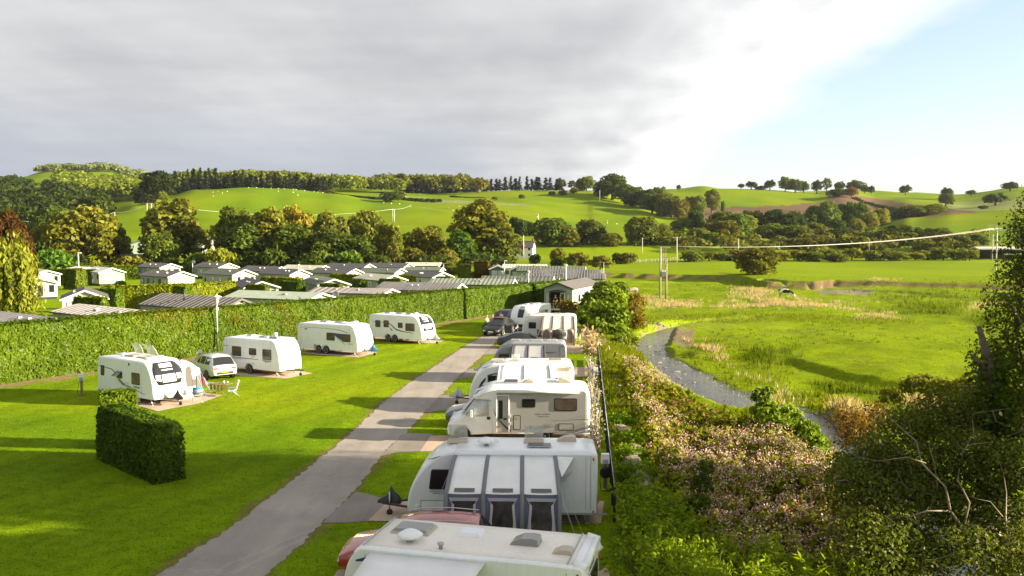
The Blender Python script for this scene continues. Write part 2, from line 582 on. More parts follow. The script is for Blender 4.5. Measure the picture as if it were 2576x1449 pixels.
# field outlines as bearings (column, row) on the hills -> tint; kept as world polygons by distance
FIELDS_BROWN = [[(1690, 527), (1800, 522), (1900, 520), (2030, 513), (2075, 508), (2090, 492), (2130, 488), (2330, 520), (2420, 527), (2480, 531), (2300, 548), (2150, 560), (1750, 560), (1700, 545)]]
PALE = [[(2330, 515), (2600, 498), (2600, 525), (2460, 532), (2400, 528)], [(955, 487), (1120, 502), (1330, 514), (1330, 519), (1100, 512), (950, 498)]]
LAWN_A, FLOOD_A, FAR_A, HILL_A = (0.137, 0.208, 0.001), (0.158, 0.218, 0.001), (0.150, 0.208, 0.002), (0.124, 0.180, 0.004)


def tint(X, Y, Z):
    n1 = vnoise(X / 11, Y / 11, 21, 3); n2 = vnoise(X / 2.5, Y / 2.5, 22, 3); n3 = vnoise(X / 45, Y / 45, 23, 3)
    s = X - fence_x(Y)
    T = np.empty(X.shape + (3,)); T[:] = LAWN_A
    T *= (1 + 0.16 * n1 + 0.10 * n2)[..., None]
    u_ = X * 0.94 - Y * 0.34; w_ = X * 0.34 + Y * 0.94
    T *= (1 + 0.13 * vnoise(u_ / 1.1, w_ / 9, 71, 2) + 0.07 * np.sin(u_ * 2.1 + 2 * vnoise(u_ / 6, w_ / 6, 72, 2)))[..., None]
    T[..., 0] *= 1 + 0.16 * n1
    dr = np.minimum(polydist(X, Y, [tuple(G(*p)[:2]) for p in roadL])[0], polydist(X, Y, [tuple(G(*p)[:2]) for p in roadR])[0])
    er = (0.75 * (1 - sstep(0.05, 0.55, dr + 0.25 * n2)) * (Y < 120))[..., None]
    T = T * (1 - er) + np.array((0.17, 0.125, 0.05)) * er
    fl = sstep(2.0, 4.0, s)[..., None]
    F = np.empty_like(T); F[:] = FLOOD_A
    F *= (1 + 0.14 * n1 + 0.12 * n2)[..., None]
    rough = sstep(0.15, 0.75, n1 * 0.6 + n2 * 0.5 + vnoise(X / 6, Y / 3, 31, 2) * 0.5)[..., None]
    F = F * (1 - 0.45 * rough) + np.array((0.12, 0.12, 0.03)) * 0.45 * rough
    T = T * (1 - fl) + F * fl
    fa = sstep(190, 230, Y)[..., None]
    A = np.empty_like(T); A[:] = FAR_A; A *= (1 + 0.12 * n3 + 0.06 * n1)[..., None]
    T = T * (1 - fa) + A * fa
    hi = sstep(400, 470, Y)[..., None]
    H = np.empty_like(T); H[:] = HILL_A; H *= (1 + 0.12 * n3 + 0.05 * n1)[..., None]; H[..., 0] *= 1 + 0.15 * n3
    T = T * (1 - hi) + H * hi
    # river bed, gravel, cut banks
    dm, run = polydist(X, Y, RIV); du, _ = polydist(X, Y, RIVU)
    d = np.minimum(dm + 1.5 * (1 - sstep(8, 34, run)), du * 1.3)
    mud = (1 - sstep(1.5, 2.3, d + 0.5 * n2))[..., None] * (s > 0)[..., None]
    T = T * (1 - mud) + np.array((0.17, 0.14, 0.10)) * mud
    yb = Y - np.interp(X, BX, BY)
    cutb = (sstep(-1.2, 0.2, yb + 0.8 * n2) * (1 - sstep(1.4, 2.0, yb)))[..., None] * (s > 4)[..., None]
    T = T * (1 - cutb) + np.array((0.14, 0.09, 0.055)) * cutb
    Ys = np.maximum(Y, 1); px = PW / 2 + FPX * X / Ys; py = YH + FPX * (CAMH - Z) / Ys
    for poly in FIELDS_BROWN:
        k = inpoly(px + 6 * n1, py + 1.5 * n1, poly) & (Y > 480)
        T[k] = np.array((0.125, 0.082, 0.048)) * (1 + 0.2 * n3[k])[..., None]
    for poly in PALE:
        k = inpoly(px, py, poly) & (Y > 480); T[k] = np.array((0.17, 0.20, 0.06)) * (1 + 0.15 * n1[k])[..., None]
    grav = inpoly(px + 5 * n1, py + 4 * n2, [(1672, 835), (1700, 826), (1755, 826), (1745, 850), (1752, 878), (1722, 874), (1690, 860)]) & (Y < 160) & (s > 4)
    T[grav] = (0.20, 0.15, 0.10)
    grav2 = inpoly(px, py + 2 * n2, [(2060, 726), (2200, 729), (2200, 742), (2060, 739)]) & (Y < 260) & (s > 4)
    T[grav2] = (0.20, 0.17, 0.125)
    # bare earth under the long hedge
    dh, _ = polydist(X, Y, HEDGE_LINE)
    e = (1 - sstep(0.9, 2.0, dh + 0.7 * n2))[..., None] * (Y < 130)[..., None]
    T = T * (1 - e) + np.array((0.24, 0.165, 0.095)) * e
    return np.clip(T, 0.004, 0.9)


hl_px = [(-300, 1012), (0, 968), (160, 945), (500, 896), (740, 862), (930, 836), (1100, 813), (1165, 803), (1240, 791), (1340, 777)]
HEDGE_LINE = [tuple(G(x, y)[:2]) for x, y in hl_px]


roadL = [(150, 1700), (400, 1449), (560, 1340), (685, 1248), (790, 1166), (876, 1095), (925, 1050), (970, 1008), (1015, 974), (1064, 941), (1120, 904), (1167, 872), (1196, 856), (1216, 845)]
roadR = [(480, 1700), (672, 1449), (760, 1366), (830, 1296), (900, 1226), (965, 1140), (1018, 1090), (1072, 1034), (1108, 996), (1140, 962), (1176, 929), (1215, 893), (1240, 868), (1258, 846)]


def ground_material():
    m = bpy.data.materials.new('meadow_ground'); m.use_nodes = True
    t = NT(m.node_tree); b = t.n['Principled BSDF']
    b.inputs['Roughness'].default_value = 1.0; b.inputs['Specular IOR Level'].default_value = 0.02
    at = t.add('ShaderNodeAttribute', attribute_name='tint')
    tc = t.add('ShaderNodeTexCoord').outputs['Object']
    mp = t.add('ShaderNodeMapping'); mp.inputs['Scale'].default_value = (1, 1, 0.4); t.link(tc, mp.inputs[0])
    n1 = t.noise(mp.outputs[0], 1.6, 5, 0.7); n2 = t.noise(mp.outputs[0], 9.0, 3, 0.7)
    f = t.math('ADD', t.math('MULTIPLY', n1, 0.5), t.math('MULTIPLY', n2, 0.5))
    v = t.ramp(f, [(0.32, (0.55, 0.6, 0.5)), (0.5, (1.0, 1.0, 1.0)), (0.7, (1.45, 1.35, 1.2))])
    t.link(t.mix(1.0, at.outputs['Color'], v, 'MULTIPLY'), b.inputs['Base Color'])
    n3 = t.noise(tc, 14.0, 3, 0.75); n4 = t.noise(tc, 1.3, 3, 0.6)
    bn = t.add('ShaderNodeBump'); bn.inputs['Strength'].default_value = 0.55; bn.inputs['Distance'].default_value = 0.08
    t.link(t.math('ADD', n3, t.math('MULTIPLY', n4, 1.6)), bn.inputs['Height']); t.link(bn.outputs[0], b.inputs['Normal'])
    return m


def build_ground():
    th = np.concatenate([np.linspace(-180, -37, 40)[:-1], np.linspace(-37, 37, 620), np.linspace(37, 180, 40)[1:]])
    th = np.radians(th)
    r = np.concatenate([np.linspace(0.01, 22, 14)[:-1], np.geomspace(22, 400, 330)])
    r2 = np.geomspace(400, 2400, 190)
    M = ground_material()
    for name, rr, in (('ground', r), ('hills', r2)):
        R, T = np.meshgrid(rr, th, indexing='ij')
        # keep rings straight in front so the distance bands of the fields follow Y
        X = R * np.sin(T); Y = R * np.cos(T)
        Z = zground(X, Y)
        tn = tint(X, Y, Z)
        nr, nt = X.shape
        V = np.stack([X, Y, Z], -1).reshape(-1, 3)
        i, j = np.meshgrid(np.arange(nr - 1), np.arange(nt - 1), indexing='ij')
        a = (i * nt + j).ravel()
        F = np.stack([a, a + 1, a + nt + 1, a + nt], -1)
        me = fastmesh(name, V, F, M, smooth=True, tint=tn.reshape(-1, 3))
        o = link(bpy.data.objects.new(name, me)); o['kind'] = 'structure'
        o['label'] = 'green meadows and lawns of the valley floor' if name == 'ground' else 'rolling green hillside fields behind the valley'
build_ground()


def water():
    m = bpy.data.materials.new('river_water'); m.use_nodes = True
    t = NT(m.node_tree); b = t.n['Principled BSDF']
    b.inputs['Base Color'].default_value = (0.05, 0.055, 0.05, 1)
    b.inputs['Roughness'].default_value = 0.12; b.inputs['Specular IOR Level'].default_value = 0.6
    tc = t.add('ShaderNodeTexCoord').outputs['Object']
    n = t.noise(tc, 1.5, 5, 0.65)
    n2 = t.noise(tc, 0.6, 3, 0.6)
    bn = t.add('ShaderNodeBump'); bn.inputs['Strength'].default_value = 0.7; bn.inputs['Distance'].default_value = 0.16
    t.link(n, bn.inputs['Height']); t.link(bn.outputs[0], b.inputs['Normal'])
    t.link(t.ramp(n2, [(0.35, (0.018, 0.02, 0.018)), (0.6, (0.06, 0.055, 0.04))]), b.inputs['Base Color'])
    g = MB()
    for path in (RIV, RIVU):
        rows = []
        for k, p in enumerate(path):
            a = Vector(path[max(k - 1, 0)]); c = Vector(path[min(k + 1, len(path) - 1)])
            d = (c - a).normalized(); nrm = Vector((-d.y, d.x))
            w = 3.2
            rows.append([(p[0] + nrm.x * w * q, p[1] + nrm.y * w * q, ZW) for q in (-1, 0, 1)])
        g.grid(rows)
    o = g.build('river_water', m); o['kind'] = 'structure'; o['label'] = 'shallow winding river between grassy banks'
water()


def strip(name, L, R, z, m, label, n=16):
    """sheet between two edges given as matching picture points"""
    Lp = smooth_path([tuple(G(x, y)[:2]) for x, y in L], n); Rp = smooth_path([tuple(G(x, y)[:2]) for x, y in R], n)
    jr = random.Random(5)
    Lp = [(x + jr.uniform(-.09, .09), y) for x, y in Lp]; Rp = [(x + jr.uniform(-.09, .09), y) for x, y in Rp]
    g = MB()
    g.grid([[(a[0] + (b[0] - a[0]) * q, a[1] + (b[1] - a[1]) * q, z) for q in (0, 0.25, 0.5, 0.75, 1)] for a, b in zip(Lp, Rp)], smooth=False)
    o = g.build(name, m); o['kind'] = 'structure'; o['label'] = label
    return o


def sheet(name, pts, z, m, label, th=None):
    g = MB(); P = [G(x, y) for x, y in pts]
    if th: g.prism([(p.x, p.y) for p in P], z - th, z, 'z')
    else: g.poly([(p.x, p.y, z) for p in P])
    o = g.build(name, m); o['kind'] = 'structure'; o['label'] = label
    return o


def road_material(name, col, crack):
    m = bpy.data.materials.new(name); m.use_nodes = True
    t = NT(m.node_tree); b = t.n['Principled BSDF']
    b.inputs['Roughness'].default_value = 0.9; b.inputs['Specular IOR Level'].default_value = 0.2
    tc = t.add('ShaderNodeTexCoord').outputs['Object']
    n1 = t.noise(tc, 0.35, 5, 0.65); n2 = t.noise(tc, 30.0, 3, 0.7)
    mp = t.add('ShaderNodeMapping'); mp.inputs['Scale'].default_value = (1.2, 0.12, 1); mp.inputs['Rotation'].default_value = (0, 0, rad(-14)); t.link(tc, mp.inputs[0])
    n4 = t.noise(mp.outputs[0], 1.0, 4, 0.6)
    f = t.math('ADD', t.math('MULTIPLY', n1, 0.45), t.math('ADD', t.math('MULTIPLY', n2, 0.25), t.math('MULTIPLY', n4, 0.3)))
    c = t.ramp(f, [(0.3, tuple(q * 0.62 for q in col)), (0.5, col), (0.7, tuple(q * 1.35 for q in col))])
    if crack:
        w = t.add('ShaderNodeTexVoronoi', feature='DISTANCE_TO_EDGE'); w.inputs['Scale'].default_value = 0.22; w.inputs['Randomness'].default_value = 1.0
        nm = t.noise(tc, 0.8, 4, 0.6)
        av = t.add('ShaderNodeVectorMath', operation='ADD')
        sv = t.add('ShaderNodeVectorMath', operation='SCALE'); sv.inputs['Scale'].default_value = 1.8
        cb = t.add('ShaderNodeCombineXYZ'); t.link(nm, cb.inputs[0]); t.link(nm, cb.inputs[1])
        t.link(cb.outputs[0], sv.inputs[0]); t.link(tc, av.inputs[0]); t.link(sv.outputs[0], av.inputs[1]); t.link(av.outputs[0], w.inputs['Vector'])
        k = t.ramp(w.outputs['Distance'], [(0.0, 1.0), (0.012, 0.0)])
        c = t.mix(t.math('MULTIPLY', k, 0.3), c, tuple(q * 1.5 for q in col))
    t.link(c, b.inputs['Base Color'])
    bn = t.add('ShaderNodeBump'); bn.inputs['Strength'].default_value = 0.35; bn.inputs['Distance'].default_value = 0.01
    t.link(n2, bn.inputs['Height']); t.link(bn.outputs[0], b.inputs['Normal'])
    return m


ASPH = road_material('worn_tarmac', (0.27, 0.24, 0.21), True)
ASPH2 = road_material('patch_tarmac', (0.21, 0.185, 0.16), False)
CONC = road_material('pink_concrete', (0.40, 0.30, 0.225), False)
strip('road', roadL, roadR, 0.012, ASPH, 'worn grey tarmac lane between the two rows of pitches')
sheet('road_end', [(1216, 845.5), (1258, 846.5), (1300, 832), (1345, 822), (1330, 800), (1250, 806), (1222, 826)], 0.008, ASPH, 'turning area where the lane ends')
aprons = [
    [(812, 1316), (830, 1296), (895, 1238), (925, 1243), (985, 1262), (975, 1262), (925, 1312), (870, 1316)],
    [(955, 1150), (1018, 1090), (1090, 1092), (1056, 1136), (990, 1140)],
    [(1070, 1038), (1108, 994), (1165, 996), (1125, 1032)],
    [(1150, 955), (1180, 928), (1225, 930), (1190, 950)],
    [(1215, 893), (1236, 872), (1290, 872), (1260, 890)],
]
for k, a in enumerate(aprons):
    sheet('pavement', a, 0.018, ASPH2, 'tarmac apron joining a pitch to the lane')
pads = [
    [(925, 1312), (978, 1260), (1520, 1262), (1512, 1318)],
    [(1056, 1137), (1083, 1097), (1510, 1090), (1512, 1132)],
    [(1125, 1032), (1165, 996), (1500, 992), (1500, 1030)],
    [(1190, 950), (1228, 928), (1480, 924), (1478, 948)],
    [(1262, 891), (1290, 872), (1470, 868), (1465, 888)],
    [(740, 1600), (850, 1435), (1530, 1430), (1560, 1600)],
    [(312, 1012), (396, 1035.5), (503, 1015), (560, 995), (420, 975), (300, 985), (255, 996)],
    [(560, 938), (595, 945), (719, 953.5), (786, 939.5), (700, 925), (560, 925)],
    [(752, 887), (800, 893), (902, 900), (950, 887.5), (880, 878), (750, 878)],
    [(945, 855), (1000, 859), (1090, 865), (1122, 856.5), (1060, 850), (940, 847)],
]
for k, a in enumerate(pads):
    sheet('pavement', a, 0.024, CONC, 'pinkish concrete pitch slab')


def haze():
    m = bpy.data.materials.new('thin_haze'); m.use_nodes = True
    t = NT(m.node_tree)
    for n in list(t.n): t.n.remove(n)
    out = t.add('ShaderNodeOutputMaterial'); v = t.add('ShaderNodeVolumePrincipled')
    v.inputs['Color'].default_value = (0.80, 0.86, 0.95, 1); v.inputs['Density'].default_value = HAZE; v.inputs['Anisotropy'].default_value = 0.2
    t.link(v.outputs[0], out.inputs['Volume'])
    o = MB().box((0, 0, 78.5), (5200, 5200, 165)).build('haze', m); o['kind'] = 'stuff'; o['label'] = 'thin pale haze in the valley air'
HAZE = 0.00003
haze()

# ------------------------------------------------------------------ foliage makers
RNG = np.random.default_rng(7)
random.seed(7)


def unit(n, rng):
    v = rng.normal(size=(n, 3)); return v / np.linalg.norm(v, axis=1, keepdims=True)


def quads(C, N, size, rng, aspect=1.6, jit=0.7, val=None, droop=0.0):
    """one kite-shaped leaf spray per centre C, facing about N"""
    n = len(C)
    N = N + rng.normal(size=(n, 3)) * jit; N /= np.linalg.norm(N, axis=1, keepdims=True) + 1e-9
    A = rng.normal(size=(n, 3)); A[:, 2] -= droop
    A -= N * (A * N).sum(1, keepdims=True); A /= np.linalg.norm(A, axis=1, keepdims=True) + 1e-9
    B = np.cross(N, A)
    s = (np.asarray(size) * rng.uniform(0.65, 1.35, n))[:, None]
    bend = N * s * 0.18
    V = np.stack([C - A * s * aspect * 0.5 - bend, C + B * s * 0.5, C + A * s * aspect * 0.5 - bend, C - B * s * 0.5], 1).reshape(-1, 3)
    F = np.arange(4 * n, dtype=np.int32).reshape(-1, 4)
    if val is None: val = rng.uniform(0, 1, n)
    return V, F, np.repeat(np.clip(val, 0, 1), 4)


def lobes_leaves(lobes, n, size, rng, shell=0.55, jit=0.8, **kw):
    """leaves spread through ellipsoid lobes (centre, radii), denser near their skins"""
    w = np.array([(l[1][0] * l[1][1] + l[1][1] * l[1][2] + l[1][0] * l[1][2]) for l in lobes]); w /= w.sum()
    k = rng.choice(len(lobes), n, p=w)
    c = np.array([l[0] for l in lobes])[k]; r = np.array([l[1] for l in lobes])[k]
    u = unit(n, rng)
    u[:, 2] = np.where(u[:, 2] < -0.55, -u[:, 2], u[:, 2])
    q = shell + (1.04 - shell) * rng.uniform(0, 1, n) ** 0.5
    q = q + np.where(rng.uniform(0, 1, n) < 0.10, rng.uniform(0.0, 0.24, n), 0)
    C = c + u * r * q[:, None]
    lv = rng.uniform(-0.22, 0.22, len(lobes))[k]
    val = 0.5 + lv + rng.normal(0, 0.18, n) + 0.10 * u[:, 2]
    return quads(C, u / r * r.mean(), size, rng, jit=jit, val=val, **kw)


def cat(*parts):
    V = []; F = []; R = []; o = 0
    for v, f, r in parts:
        V.append(v); F.append(f + o); R.append(r); o += len(v)
    return np.vstack(V), np.vstack(F), np.concatenate(R)


def crown_lobes(rng, R, H, z0, n, spread=0.62, rl=(0.28, 0.46), top=0.9):
    """lobes arranged over a crown of radius R, from z0 to z0+H"""
    L = [((0, 0, z0 + H * 0.48), (R * 0.62, R * 0.62, H * 0.40))]
    for i in range(n):
        h = (i + 0.5) / n
        prof = math.sin(math.pi * min(0.98, 0.22 + 0.70 * h)) ** 0.7
        a = i * 2.39996 + rng.uniform(-0.4, 0.4)
        d = R * spread * prof * rng.uniform(0.75, 1.18)
        r = R * rng.uniform(*rl) * (0.75 + 0.35 * prof)
        L.append(((math.cos(a) * d, math.sin(a) * d, z0 + H * (0.12 + 0.76 * h) + rng.uniform(-0.04, 0.04) * H), (r, r, r * rng.uniform(0.65, 0.95))))
    return L


def limbs(rng, H, lobes, r0, lean=0.0, skip=1):
    g = MB()
    th = H * 0.62
    p = [Vector((lean * k * k * 0.6, 0.15 * math.sin(k * 3), th * k)) for k in (0, 0.33, 0.66, 1.0)]
    p[0] = Vector((0, 0, -0.4))
    g.tube(p, [r0 * 1.3, r0, r0 * 0.75, r0 * 0.35], 7)
    for c, r in lobes[1::skip]:
        zb = min(max(c[2] * 0.55, H * 0.18), th * 0.9); q = zb / th
        b = Vector((lean * q * q * 0.6, 0, zb)); e = Vector(c)
        m = b.lerp(e, 0.5) + Vector((0, 0, -0.06 * (e - b).length))
        g.tube([b, m, e], [r0 * 0.42, r0 * 0.26, r0 * 0.08], 5)
    return g


BARK = mat('bark', (0.11, 0.085, 0.06), 0.9, var=0.35, scale=6, bump=0.6, bscale=12)
BARKPALE = mat('pale_bark', (0.36, 0.31, 0.24), 0.85, var=0.3, scale=5, bump=0.4, bscale=10)
LEAF = leafmat('tree_leaves', (0.048, 0.064, 0.011), (0.225, 0.250, 0.040), 0.40)
NEEDLE = leafmat('conifer_needles', (0.010, 0.020, 0.010), (0.040, 0.058, 0.022), 0.12)
HEDGELEAF = leafmat('hedge_leaves', (0.026, 0.056, 0.003), (0.145, 0.212, 0.008), 0.32, rough=0.4)
COREM = mat('inner_branches', (0.040, 0.062, 0.010), 0.95, var=0.5, scale=5)


def ico(lobes, k=0.72, sub=1):
    bm = bmesh.new()
    for c, r in lobes:
        M = Matrix.Translation(c) @ Matrix.Diagonal((r[0] * k, r[1] * k, r[2] * k, 1))
        bmesh.ops.create_icosphere(bm, subdivisions=sub, radius=1.0, matrix=M)
    me = bpy.data.meshes.new('core'); bm.to_mesh(me); bm.free()
    return me


KINDS = {}


def make_kind(name, seed, R, H, z0, nl, nleaf, size, r0, leafm=LEAF, barkm=BARK, shell=0.6, spread=0.62, rl=(0.28, 0.46), skip=2, core=True, **kw):
    """a kind of tree of unit shape: crown radius R and full height z0+H; meshes shared by every tree of that kind"""
    rng = np.random.default_rng(seed)
    L = crown_lobes(rng, R, H, z0, nl, spread, rl)
    V, F, r = lobes_leaves(L, nleaf, size, rng, shell=shell, **kw)
    hi = V[:, 2].max(); rad_ = np.percentile(np.hypot(V[:, 0], V[:, 1]), 97)
    cm = fastmesh(name + '_crown', V, F, leafm, rnd=r)
    tr = limbs(rng, z0 + H, L, r0, skip=skip)
    o = tr.build('tmp', barkm); tm = o.data; bpy.data.objects.remove(o)
    KINDS[name] = (cm, tm, rad_, hi)


make_kind('oak', 11, 5.0, 8.6, 1.2, 22, 3600, 0.50, 0.34)
make_kind('ash', 12, 4.4, 10.6, 1.4, 26, 3600, 0.46, 0.30, spread=0.6, rl=(0.22, 0.38), shell=0.5)
make_kind('maple', 13, 5.0, 9.0, 0.9, 30, 4200, 0.46, 0.30, rl=(0.2, 0.36), shell=0.6)
make_kind('lime', 14, 4.2, 11.0, 0.8, 28, 3800, 0.48, 0.30, rl=(0.25, 0.4))
make_kind('field_oak', 15, 4.8, 6.4, 1.5, 18, 1800, 0.60, 0.42, rl=(0.26, 0.42), shell=0.55)
make_kind('bush', 16, 2.6, 2.9, 0.0, 14, 1500, 0.36, 0.10, rl=(0.3, 0.5), shell=0.6)
make_kind('thorn', 17, 2.4, 3.4, 0.3, 12, 1300, 0.34, 0.12, rl=(0.28, 0.46), shell=0.45)
make_kind('full', 19, 5.0, 9.6, -0.8, 34, 4000, 0.50, 0.30, rl=(0.24, 0.42), shell=0.6, spread=0.68)
make_kind('full_tall', 20, 4.4, 11.4, -0.8, 34, 4000, 0.48, 0.30, rl=(0.22, 0.40), shell=0.6, spread=0.66)
make_kind('standard', 23, 5.4, 10.0, 6.0, 24, 3600, 0.50, 0.34, rl=(0.26, 0.42), shell=0.4)
make_kind('thin', 18, 3.6, 9.5, 1.8, 22, 1700, 0.40, 0.22, rl=(0.2, 0.34), shell=0.3, skip=1)


def conifer_kind(name, seed, R, H):
    rng = np.random.default_rng(seed); C = []; N = []; val = []
    nt = 15
    for i in range(nt):
        h = 0.1 + 0.88 * i / nt; rr = R * (1 - h) ** 0.8 * rng.uniform(0.8, 1.15) + 0.12
        nb = max(5, int(13 * (1 - h)))
        for b in range(nb):
            a = rng.uniform(0, 6.283); L = rr * rng.uniform(0.7, 1.1)
            for q in np.linspace(0.25, 1, 4):
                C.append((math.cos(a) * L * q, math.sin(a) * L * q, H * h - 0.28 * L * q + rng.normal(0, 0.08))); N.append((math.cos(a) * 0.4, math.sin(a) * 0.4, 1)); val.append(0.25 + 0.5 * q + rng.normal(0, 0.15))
    C = np.array(C); N = np.array(N)
    V, F, r = quads(C, N, 0.85, rng, aspect=1.5, jit=0.5, val=np.array(val))
    cm = fastmesh(name + '_crown', V, F, NEEDLE, rnd=r)
    o = MB().tube([(0, 0, -0.5), (0, 0, H * 0.5), (0, 0, H * 0.97)], [0.28, 0.18, 0.04], 6).build('tmp', BARK); tm = o.data; bpy.data.objects.remove(o)
    KINDS[name] = (cm, tm, R, H)
conifer_kind('spruce', 21, 2.6, 13.0); conifer_kind('fir', 22, 2.0, 12.0)

TREES = []


def tree(kind, x, top, hw, Y, label, col=(1, 1, 1), name=None, group=None, cat_='tree', base=None, rot=None, trunk=True, flat=1.0):
    """a tree whose crown is centred on column x at distance Y, its top at row top, hw half as wide"""
    cm, tm, R0, H0 = KINDS[kind]
    X = XD(x, 590, Y); z = zg(X, Y) if base is None else base
    hgt = max(ZD(top, Y) - z, 0.6); w = hw / FPX * Y / R0
    n = name or {'spruce': 'conifer_tree', 'fir': 'conifer_tree', 'bush': 'bush', 'thorn': 'thorn_bush'}.get(kind, 'tree')
    o = thing(n, label, cat_ if cat_ != 'tree' or kind not in ('bush', 'thorn') else 'bush', (X, Y, z), random.uniform(0, 6.28) if rot is None else rot, group, (w, w * flat, hgt / H0))
    part('crown' if kind not in ('bush', 'thorn') else 'foliage', cm, o, tuple(c * random.uniform(0.93, 1.07) for c in col))
    if trunk: part('trunk' if kind not in ('bush', 'thorn') else 'branches', tm, o)
    TREES.append(o); return o


# ------------------------------------------------------------------ clipped hedges
def hedge(path, th, h, label, dens, size, col=(1, 1, 1), name='hedge', group=None, rounding=0.12, wob=0.08, h2=None, val0=0.5, z0=0.0, seed=1, side=0, brown=False, cat_='hedge'):
    """clipped hedge along a ground path (its centre line); leaves on every face over a dark inside"""
    rng = np.random.default_rng(seed)
    P = [np.array(p[:2], float) for p in path]
    seg = [np.linalg.norm(b - a) for a, b in zip(P[:-1], P[1:])]
    acc = np.concatenate([[0], np.cumsum(seg)]); Lt = acc[-1]
    h2 = h if h2 is None else h2
    def at(s):
        k = np.clip(np.searchsorted(acc, s, side='right') - 1, 0, len(seg) - 1)
        A = np.array(P)[k]; B = np.array(P)[k + 1]; t = ((s - acc[k]) / np.array(seg)[k])[:, None]
        d = (B - A) / np.array(seg)[k][:, None]
        return A + (B - A) * t, d
    def surf(n, which):
        s = rng.uniform(0, Lt, n)
        if which == 'top': u = rng.uniform(-1, 1, n); v = np.ones(n)
        elif which in ('+', '-'): u = np.full(n, 1.0 if which == '+' else -1.0); v = rng.uniform(0, 1, n)
        else: s = np.full(n, 0.0 if which == 'a' else Lt); u = rng.uniform(-1, 1, n); v = rng.uniform(0, 1, n)
        c, d = at(s)
        nr = np.stack([-d[:, 1], d[:, 0]], -1)
        hh = h + (h2 - h) * s / Lt
        # rounded shoulders
        sh = np.clip((v - (1 - 2 * rounding)) / (2 * rounding), 0, 1)
        uu = u * (th / 2) * (1 - 0.30 * sh ** 2) if which != 'top' else u * th / 2 * 0.80
        zz = v * hh
        w = vnoise(s * 0.9 + 3 * u, zz * 0.9, seed + 40, 3) * wob
        N = np.zeros((n, 3)); off = w
        if which == 'top': N[:, 2] = 1; zz = zz + w + rng.exponential(0.035 * h / 3, n)
        elif which in ('+', '-'): N[:, :2] = nr * u[:, None]; uu = uu + np.sign(u) * w
        else: N[:, :2] = d * (-1 if which == 'a' else 1); c = c + N[:, :2] * w[:, None]
        C = np.zeros((n, 3)); C[:, :2] = c + nr * uu[:, None]; C[:, 2] = z0 + np.maximum(zz, 0.03)
        patch = vnoise(s * 0.35, zz * 0.5, seed + 60, 3); fine = vnoise(s * 2.2, zz * 2.2, seed + 61, 2)
        val = val0 + 0.12 * patch + 0.12 * fine + rng.normal(0, 0.11, n)
        return quads(C + rng.normal(0, 0.03, (n, 3)), N, size, rng, aspect=1.7, jit=0.36, val=val)
    parts = [surf(int(Lt * h * dens * (1 if side >= 0 else 0.3)), '+'), surf(int(Lt * h * dens * (1 if side <= 0 else 0.3)), '-'), surf(int(Lt * th * dens), 'top'), surf(int(th * h * dens) + 4, 'a'), surf(int(th * h * dens) + 4, 'b')]
    V, F, r = cat(*parts)
    o = thing(name, label, cat_, (float(P[0][0]), float(P[0][1]), z0), 0, group)
    off = np.array([P[0][0], P[0][1], z0])
    cen = V.reshape(-1, 4, 3)[:, 0]
    bp = vnoise(cen[:, 0] * 0.33, cen[:, 1] * 0.2 + cen[:, 2] * 0.25, seed + 80, 2) + rng.normal(0, 0.25, len(cen))
    brn = (bp > 0.95) if brown else np.zeros(len(cen), bool)
    def pick(k):
        vv = (V - off).reshape(-1, 4, 3)[k].reshape(-1, 3); return vv, np.arange(len(vv), dtype=np.int32).reshape(-1, 4), r.reshape(-1, 4)[k].ravel()
    v_, f_, r_ = pick(~brn); part('foliage', fastmesh('foliage', v_, f_, HEDGELEAF, rnd=r_), o, col)
    if brn.any():
        v_, f_, r_ = pick(brn); part('browned_foliage', fastmesh('foliage', v_, f_, HEDGELEAF, rnd=r_), o, (1.35, 0.72, 0.9))
    g = MB()
    rows = []
    for k, p in enumerate(P):
        d = (P[min(k + 1, len(P) - 1)] - P[max(k - 1, 0)]); d = d / np.linalg.norm(d); nr = np.array((-d[1], d[0])); e = 0.0
        p2 = p + d * (0.14 if k == 0 else (-0.14 if k == len(P) - 1 else 0))
        hh = (h + (h2 - h) * acc[k] / Lt) - 0.10; w = th / 2 - 0.12
        rows.append([(*(p2 + nr * w - off[:2]), 0), (*(p2 + nr * w - off[:2]), hh * 0.85), (*(p2 + nr * w * 0.75 - off[:2]), hh), (*(p2 - nr * w * 0.75 - off[:2]), hh), (*(p2 - nr * w - off[:2]), hh * 0.85), (*(p2 - nr * w - off[:2]), 0)])
    g.grid(rows, smooth=False)
    for q in (rows[0], rows[-1]): g.poly(q)
    g.build('branches', COREM, o)
    return o

# ------------------------------------------------------------------ vehicle materials
WHITE = mat('white_panel', (0.79, 0.80, 0.81), 0.35, var=0.04, scale=1.2, spec=0.5, coat=0.2, dirt=0.18)
CREAM = mat('cream_roof', (0.78, 0.74, 0.66), 0.5, var=0.05, scale=1.0, dirt=0.25)
SILVERP = mat('silver_panel', (0.24, 0.25, 0.265), 0.35, var=0.04, scale=1.2, coat=0.2, dirt=0.2)
BEIGEP = mat('beige_panel', (0.37, 0.355, 0.325), 0.4, var=0.04, scale=1.2, dirt=0.15)
GLASS = mat('dark_glass', (0.018, 0.018, 0.020), 0.06, spec=0.6)
BROWNGLASS = mat('brown_window', (0.10, 0.075, 0.055), 0.12, var=0.5, scale=1.6, spec=0.5)
SMOKE = mat('smoked_plastic', (0.22, 0.22, 0.21), 0.15, spec=0.6)
TANPL = mat('tan_plastic', (0.45, 0.38, 0.29), 0.4)
BLIND = mat('white_blind', (0.72, 0.71, 0.69), 0.25, spec=0.6)
CLEARLID = mat('clear_lid', (0.62, 0.66, 0.60), 0.2, alpha=0.45)
RUBBER = mat('black_rubber', (0.015, 0.015, 0.016), 0.6)
